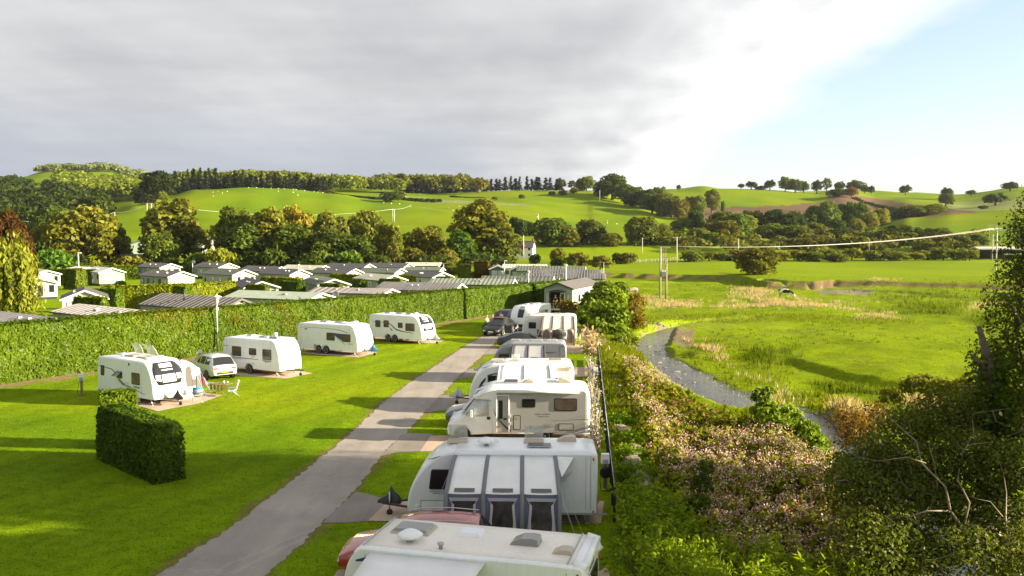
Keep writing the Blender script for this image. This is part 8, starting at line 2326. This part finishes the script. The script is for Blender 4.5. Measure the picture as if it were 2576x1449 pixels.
def cow(label, x, y, rz, m, s=1.15):
    p = G(x, y, -1.2); z = zg(p.x, p.y)
    o = thing('cow', label, 'cow', (p.x, p.y, z), rz, 'cows grazing in the meadow', (s, s, s))
    P = [(-0.78, 0, 1.12), (-0.35, 0, 1.08), (0.15, 0, 1.04), (0.62, 0, 1.12), (0.95, 0, 1.0), (1.2, 0, 0.62), (1.36, 0.02, 0.34), (1.44, 0.02, 0.16)]
    E = [(k, k + 1) for k in range(7)]; R = [(0.25, 0.27), (0.32, 0.34), (0.34, 0.37), (0.28, 0.32), (0.16, 0.2), (0.12, 0.14), (0.12, 0.12), (0.08, 0.08)]
    for sy in (-1, 1):
        i = len(P); P += [(0.6, sy * 0.2, 0.78), (0.62, sy * 0.2, 0.42), (0.6 + 0.05 * sy, sy * 0.2, 0.06)]; E += [(3, i), (i, i + 1), (i + 1, i + 2)]; R += [0.13, 0.07, 0.06]
        i = len(P); P += [(-0.72, sy * 0.2, 0.82), (-0.60, sy * 0.2, 0.60), (-0.80, sy * 0.2, 0.42), (-0.76 - 0.06 * sy, sy * 0.2, 0.06)]; E += [(0, i), (i, i + 1), (i + 1, i + 2), (i + 2, i + 3)]; R += [0.17, 0.11, 0.065, 0.06]
    i = len(P); P += [(-1.0, 0, 1.22), (-1.1, 0, 0.8), (-1.1, 0, 0.5)]; E += [(0, i), (i, i + 1), (i + 1, i + 2)]; R += [0.04, 0.025, 0.04]
    skinned('body', P, E, R, m, o)
    for sy in (-1, 1): MB().prism([(1.12, 0.66), (1.02, 0.72), (1.0, 0.60), (1.1, 0.56)], sy * 0.10, sy * 0.26, 'y').build('ear', m, o)
    return o


cow('black and white cow grazing by the seed-head patch', 1975, 751, rad(-22), cow_mat('black_white_hide', (0.012, 0.011, 0.010), (0.75, 0.73, 0.68), 0.52))
cow('fawn-grey cow with white face grazing near the double-pole transformer', 1592, 741, rad(200), cow_mat('fawn_hide', (0.26, 0.20, 0.15), (0.72, 0.68, 0.6), 0.6), 1.05)
SHEEPM = mat('fleece', (0.66, 0.63, 0.56), 0.95)
g = MB()
for c_, r_ in (((0, 0, 0.62), (0.52, 0.28, 0.27)), ((0.56, 0, 0.72), (0.16, 0.10, 0.13))):
    rows = [[(c_[0] + r_[0] * math.sin(t) * math.cos(a), c_[1] + r_[1] * math.sin(t) * math.sin(a), c_[2] + r_[2] * math.cos(t)) for a in np.linspace(0, 2 * math.pi, 9)] for t in np.linspace(0.02, math.pi - 0.02, 6)]
    g.grid(rows)
for sx in (-0.3, 0.3):
    for sy in (-0.13, 0.13): g.tube([(sx, sy, 0), (sx, sy, 0.5)], 0.04, 4)
sh0 = g.build('sheep', SHEEPM); sheep_px = [(536, 497, 645), (548, 492, 650), (560, 500, 640), (572, 493, 650), (537, 510, 625), (625, 468, 690), (645, 470, 693), (662, 473, 696), (682, 474, 697), (700, 474, 700), (715, 476, 700), (738, 478, 702), (745, 480, 702), (766, 481, 704), (790, 483, 708), (800, 484, 708), (812, 485, 708), (905, 489, 716), (940, 491, 722), (958, 493, 724), (970, 494, 724), (1003, 495, 740), (1012, 496, 740), (1020, 496, 742), (700, 488, 680), (738, 489, 680), (750, 511, 660), (965, 509, 680), (985, 513, 672), (1005, 516, 668), (1130, 531, 640), (1140, 540, 625), (1205, 544, 620), (1232, 537, 640), (1240, 523, 660), (1222, 520, 662), (1155, 520, 660), (1352, 543, 605), (1528, 541, 618), (1528, 549, 600), (1552, 555, 592), (1482, 549, 605), (1656, 556, 610), (445, 520, 580), (452, 524, 575), (470, 517, 590)]
for k, (x, y, Y) in enumerate(sheep_px):
    o = sh0 if k == 0 else sh0.copy()
    if k: link(o)
    X = XD(x, y, Y); o.location = (X, Y, zg(X, Y)); o.rotation_euler = (0, 0, random.uniform(0, 6.28)); o.scale = (0.95,) * 3
    tag(o, 'white sheep grazing on the green hill', 'sheep', 'sheep grazing on the hill')

# ------------------------------------------------------------------ poles, wires, masts
def pole(label, x, yt, Y, zb=None, r=0.15, m=POLEM, arm=1.8, base=None, group='electricity poles', kind='utility_pole', cat_='utility pole', side=(0.2, 1)):
    X = XD(x, 600, Y); z = zg(X, Y) if base is None else base
    h = ZD(yt, Y) - z
    o = thing(kind, label, cat_, (X, Y, z), 0, group)
    MB().tube([(0, 0, -0.5), (0, 0, h)], [r, r * 0.72], 8).build('shaft', m, o)
    if arm:
        MB().box((0, 0, h - 0.3), (arm, 0.12, 0.14)).build('crossarm', m, o)
        for s in (-1, 0, 1): MB().lathe([(0.05, 0), (0.09, 0.08), (0.05, 0.16), (0.09, 0.24), (0.04, 0.32)], (s * arm * 0.44, 0, h - 0.22), 8).build('insulator', FABWHITE, o)
    return o, Vector((X, Y, z + h))


XA = XD(1661, 700, 157); XB = XD(1677, 700, 157); zA = zg(XA, 157)
hp = thing('transformer_pole', 'twin wooden poles carrying a grey transformer in the meadow', 'transformer pole', ((XA + XB) / 2, 157, zA), 0)
hw = (XB - XA) / 2; H1 = ZD(621, 157) - zA
MB().tube([(-hw, 0, -0.5), (-hw, 0, H1)], [0.19, 0.15], 8).build('shaft', POLEM, hp); MB().tube([(hw, 0.3, -0.5), (hw, 0.3, H1 - 1.9)], [0.17, 0.14], 8).build('shaft', POLEM, hp)
for z_ in (H1 - 1.9, H1 - 2.9, H1 - 4.3): MB().box((0, 0.1, z_), (2 * hw + 0.4, 0.14, 0.16)).build('crossarm', POLEM, hp)
tr = MB().box((0, -0.1, H1 - 4.85), (0.85, 0.6, 0.75)).build('transformer', mat('transformer_grey', (0.17, 0.175, 0.18), 0.5), hp)
for s in (-1, 0, 1):
    MB().lathe([(0.05, 0), (0.08, 0.1), (0.05, 0.2), (0.07, 0.3)], (s * 0.26, -0.1, H1 - 4.48), 8).build('bushing', FABWHITE, tr)
    MB().tube([(s * 0.26, -0.1, H1 - 4.2), (s * 0.3, 0, H1 - 3.0), (s * 0.42, 0.05, H1 - 0.25)], 0.015, 4).build('lead', STEEL, hp)
MB().box((0.25, 0, H1 - 0.12), (1.9, 0.12, 0.14)).build('crossarm', POLEM, hp)
topA = Vector(((XA + XB) / 2, 157, zA + H1))
po, topB = pole('tall pole with double crossarm at the far side of the meadow', 2508, 575, 195, arm=2.2, m=PALEPOLE)
MB().box((0, 0, ZD(575, 195) - po.location.z - 2.6), (1.3, 0.12, 0.12)).build('crossarm', PALEPOLE, po)
WIREM = mat('aluminium_wire', (0.62, 0.58, 0.50), 0.5)


def wire(label, a, b, sag, r=0.03, group='overhead wires'):
    P = [a.lerp(b, k / 16) - Vector((0, 0, sag * 4 * (k / 16) * (1 - k / 16))) for k in range(17)]
    g = MB().tube([p - a for p in P], r, 4); o = g.build('overhead_wire', WIREM); o.location = a; tag(o, label, 'wire', group); return o


endC = Vector((XD(2760, 600, 170), 170, ZD(590, 170)))
for s in (-1, 0, 1):
    d = Vector((0.85 * s, 0.55 * s, 0.1))
    wire('overhead wire from the transformer poles to the tall meadow pole', topA + Vector((0.4 + 0.6 * s, 0, 0.1)), topB + Vector((0.97 * s, 0, 0.1)), 1.5, 0.024, 'wires to the tall meadow pole'); wire('overhead wire leaving the tall meadow pole toward the dark tree', topB + Vector((0.97 * s, 0, 0.1)), endC + Vector((0.9 * s, 0, 0)), 0.8, 0.03, 'wires leaving the tall meadow pole')
pole('pole with wide crossarm and box behind the meadow fence', 1703, 596, 318, r=0.2, m=PALEPOLE, arm=3.0); pole('plain pole in the meadow hedge, nearest the round trees', 1616, 598, 390, r=0.16, m=PALEPOLE, arm=0); pole('plain pole in front of the tree belt', 1858, 600, 380, r=0.2, m=PALEPOLE, arm=0); pole('thin pole by the barn', 2498, 590, 330, r=0.16, m=PALEPOLE, arm=0); pole('dark thin pole among the rusty shrubs', 2187, 600, 380, r=0.16, arm=0); pole('pole in front of the farmhouse', 1317, 592, 372, r=0.2, m=PALEPOLE, arm=0)
ht = []
for lab, x, yt, Y in (('single pole at the foot of the green hill', 290.5, 534, 470), ('lone pole high on the green hill field', 1034, 516, 640), ('pole on the hill above the farmhouse', 1354, 538, 560), ('small pole on the far slope below the dark tree line', 1508, 478, 760), ('pole on the hill by the autumn trees', 716, 520, 600), ('white-topped pole by the ruined tree', 1707, 550, 640), ('pole on the skyline by the copse', 1955, 458, 985)):
    o, t = pole(lab, x, yt, Y, r=0.19, m=PALEPOLE, arm=0); ht.append(t)
for lab, x1, x2, yt, Y in (('twin-leg pole at the wood edge by the gold trees', 371, 382, 512, 470), ('twin-leg pole below the lone round oak', 988, 992, 526, 560)):
    X1, X2 = XD(x1, 560, Y), XD(x2, 560, Y); z = zg(X1, Y); h = ZD(yt, Y) - z
    o = thing('utility_pole', lab, 'utility pole', ((X1 + X2) / 2, Y, z), 0, 'electricity poles'); d = (X2 - X1) / 2
    for s in (-1, 1): MB().tube([(s * d, 0, -0.5), (s * d, 0, h)], [0.26, 0.2], 6).build('shaft', PALEPOLE, o)
    MB().box((0, 0, h), (2 * d + 1.2, 0.25, 0.25)).build('crossarm', PALEPOLE, o); ht.append(Vector(((X1 + X2) / 2, Y, z + h)))
wire('hill wire between the gold tree poles and the round oak poles', ht[-2], ht[-1], 5, 0.07); wire('hill wire from the round oak poles to the lone hill pole', ht[-1], ht[1], 1, 0.07); wire('hill wire from the lone hill pole towards the open-crowned tree', ht[1], ht[2], 3, 0.07); wire('hill wire at the foot of the wood', ht[0], ht[-2], 1.5, 0.06); wire('hill wire from the foot of the wood past the copper beech', Vector((XD(60, 560, 440), 440, ZD(556, 440))), ht[0], 3, 0.06)
for lab, x1, x2, yt, yb, Y in (('twin-leg pole on the near hill by the picture edge', 2488, 2506, 566, 640, 420), ('distant twin-leg pole on the near hill', 2570, 2582, 545, 600, 520)):
    X1, X2 = XD(x1, 600, Y), XD(x2, 600, Y); z = zg(X1, Y); h = ZD(yt, Y) - z
    o = thing('utility_pole', lab, 'utility pole', ((X1 + X2) / 2, Y, z), 0, 'electricity poles'); d = (X2 - X1) / 2
    for s in (-1, 1): MB().tube([(s * d, 0, -0.5), (s * d, 0, h)], [0.16, 0.13], 6).build('shaft', POLEM, o)
    MB().box((0, 0, h), (2 * d + 1.5, 0.2, 0.2)).build('crossarm', POLEM, o)

lp = G(548, 891)
lam = thing('street_lamp', 'white bowl lantern on a post in front of the long hedge', 'street lamp', lp, 0)
hl = ZD(739, lp.y)
MB().tube([(0, 0, 0), (0, 0, 1.9)], 0.065, 8).build('lower_post', mat('dark_green_paint', (0.04, 0.06, 0.035), 0.5), lam); MB().tube([(0, 0, 1.9), (0, 0, hl - 0.95)], 0.05, 8).build('post', WHITEP, lam)
MB().lathe([(0.07, 0), (0.09, 0.1), (0.12, 0.22), (0.20, 0.62), (0.21, 0.74)], (0, 0, hl - 1.0), 14).build('bowl', mat('lamp_bowl', (0.62, 0.50, 0.40), 0.35), lam); MB().lathe([(0.40, 0), (0.40, 0.03), (0.12, 0.12), (0.04, 0.24), (0.01, 0.26)], (0, 0, hl - 0.27), 16).build('cap', WHITEP, lam)
MB().lathe([(0.09, 0), (0.14, 0.06), (0.14, 0.2), (0.09, 0.26)], (0, 0, hl - 1.42), 12).build('sensor', WHITEP, lam)


def mast(label, x, yt, yb, Y, r=0.06, head='lamp', m=WHITEP, group='lamp posts and masts among the homes'):
    X = XD(x, 650, Y); h = ZD(yt, Y)
    nm = 'lamp_post' if head == 'lamp' else 'aerial_mast'
    o = thing(nm, label, 'lamp post' if head == 'lamp' else 'aerial', (X, Y, 0), 0, group)
    MB().tube([(0, 0, 0), (0, 0, h)], r, 6).build('post', m, o)
    if head == 'lamp': MB().box((0.25, 0, h), (0.75, 0.28, 0.16), taper=0.8).build('lamp_head', m, o)
    elif head == 'dish':
        MB().lathe([(0.02, 0.0), (0.25, -0.06), (0.42, -0.16), (0.43, -0.15), (0.25, -0.03), (0.02, 0.04)], (0.3, -0.1, h - 0.15), 14, 'y').build('satellite_dish', mat('dish_grey', (0.40, 0.36, 0.33), 0.5), o)
    elif head == 'aerial':
        MB().box((0, 0, h), (2.0, 0.05, 0.05)).build('boom', STEEL, o)
        for k in range(7): MB().box((-0.9 + 0.3 * k, 0, h + 0.03), (0.03, 0.7, 0.03)).build('element', STEEL, o)
    else: MB().lathe([(0.05, 0), (0.2, 0.05), (0.2, 0.25), (0.05, 0.3)], (0, 0, h - 0.3), 10).build('mast_head', m, o)
    return o


mast('lamp post above the white-roofed home', 197, 636, 700, 185, 0.10); mast('pole with a grey satellite dish between the two back-row homes', 484, 657, 680, 205, 0.07, 'dish'); mast('thin white mast in front of the cream-roofed home', 751, 665, 690, 165, 0.05, 'box'); mast('white lamp on a short post by the round hedge arch', 1269, 656, 690, 185, 0.07); mast('white mast with a large white box near the corrugated roofs', 1330, 681, 728, 136, 0.06, 'box'); mast('stout white mast rising over the long hedge near the lodge', 1424, 665, 706, 140, 0.12, 'box'); mast('television aerial above the bright end wall', 1519, 660, 684, 152, 0.04, 'aerial'); mast('white mast with aerial beside the sprawling thorn tree', 1116, 663, 698, 165, 0.05, 'aerial'); mast('grey satellite dish over the roofs by the stout mast', 1407, 692, 705, 138, 0.05, 'dish'); mast('grey satellite dish at the end of the low mauve roof', 119, 805, 820, 78, 0.04, 'dish'); mast('grey satellite dish at the end of the plain grey roof', 838, 762 - 25, 770, 108, 0.04, 'dish')

# ------------------------------------------------------------------ post and wire fence across the meadow
ff = thing('field_fence', 'post and wire fence across the far side of the meadow', 'fence', P3(1545, 282), 0)
b0 = Vector(ff.location)
fp = [(1545, 664), (1640, 660), (1700, 655), (1800, 653), (1900, 651), (2100, 648), (2250, 646), (2420, 649), (2560, 652)]
pts_ = []
for a, b in zip(fp[:-1], fp[1:]):
    A = G(*a, 0.2); B = G(*b, 0.2); n = max(1, int((B - A).length / 3.4))
    for k in range(n):
        q = A.lerp(B, k / n); pts_.append(Vector((q.x, q.y, zg(q.x, q.y))))
p0 = MB().tube([(0, 0, -0.2), (0, 0, 1.25)], 0.075, 5).build('post', PALEPOLE, ff); p0.location = pts_[0] - b0
for q in pts_[1:]:
    c = p0.copy(); link(c); c.parent = ff; c.location = q - b0
for z_ in (0.5, 0.85, 1.15): MB().tube([q - b0 + Vector((0, 0, z_)) for q in pts_], 0.014, 3, cap=False).build('wire', STEEL, ff)
f2 = thing('field_fence', 'second post fence along the brown-green field hedge', 'fence', P3(1420, 400), 0)
b0 = Vector(f2.location); p1_ = None
for k in range(34):
    x = 1420 + k * 13; q = G(x, 643 - 0.01 * (x - 1420), 0.2); q.z = zg(q.x, q.y)
    if p1_ is None: p1_ = MB().tube([(0, 0, -0.2), (0, 0, 1.3)], 0.09, 5).build('post', PALEPOLE, f2); c = p1_
    else: c = p1_.copy(); link(c); c.parent = f2
    c.location = q - b0

# yellow hook-up lead lying in loops under the single-axle caravan
cb = G(676, 938); P = []
for k in range(60):
    t = k / 59; P.append(((t - 0.5) * 2.0 + 0.14 * math.cos(t * 38), 0.22 * math.sin(t * 38) - 0.5 * (t - 0.5), 0.045))
o = MB().tube(P, 0.016, 4).build('cable', mat('yellow_cable', (0.62, 0.34, 0.03), 0.6), None); o.location = cb; o.rotation_euler = (0, 0, rad(-24)); tag(o, 'loops of yellow cable on the slab under the single-axle caravan', 'cable')
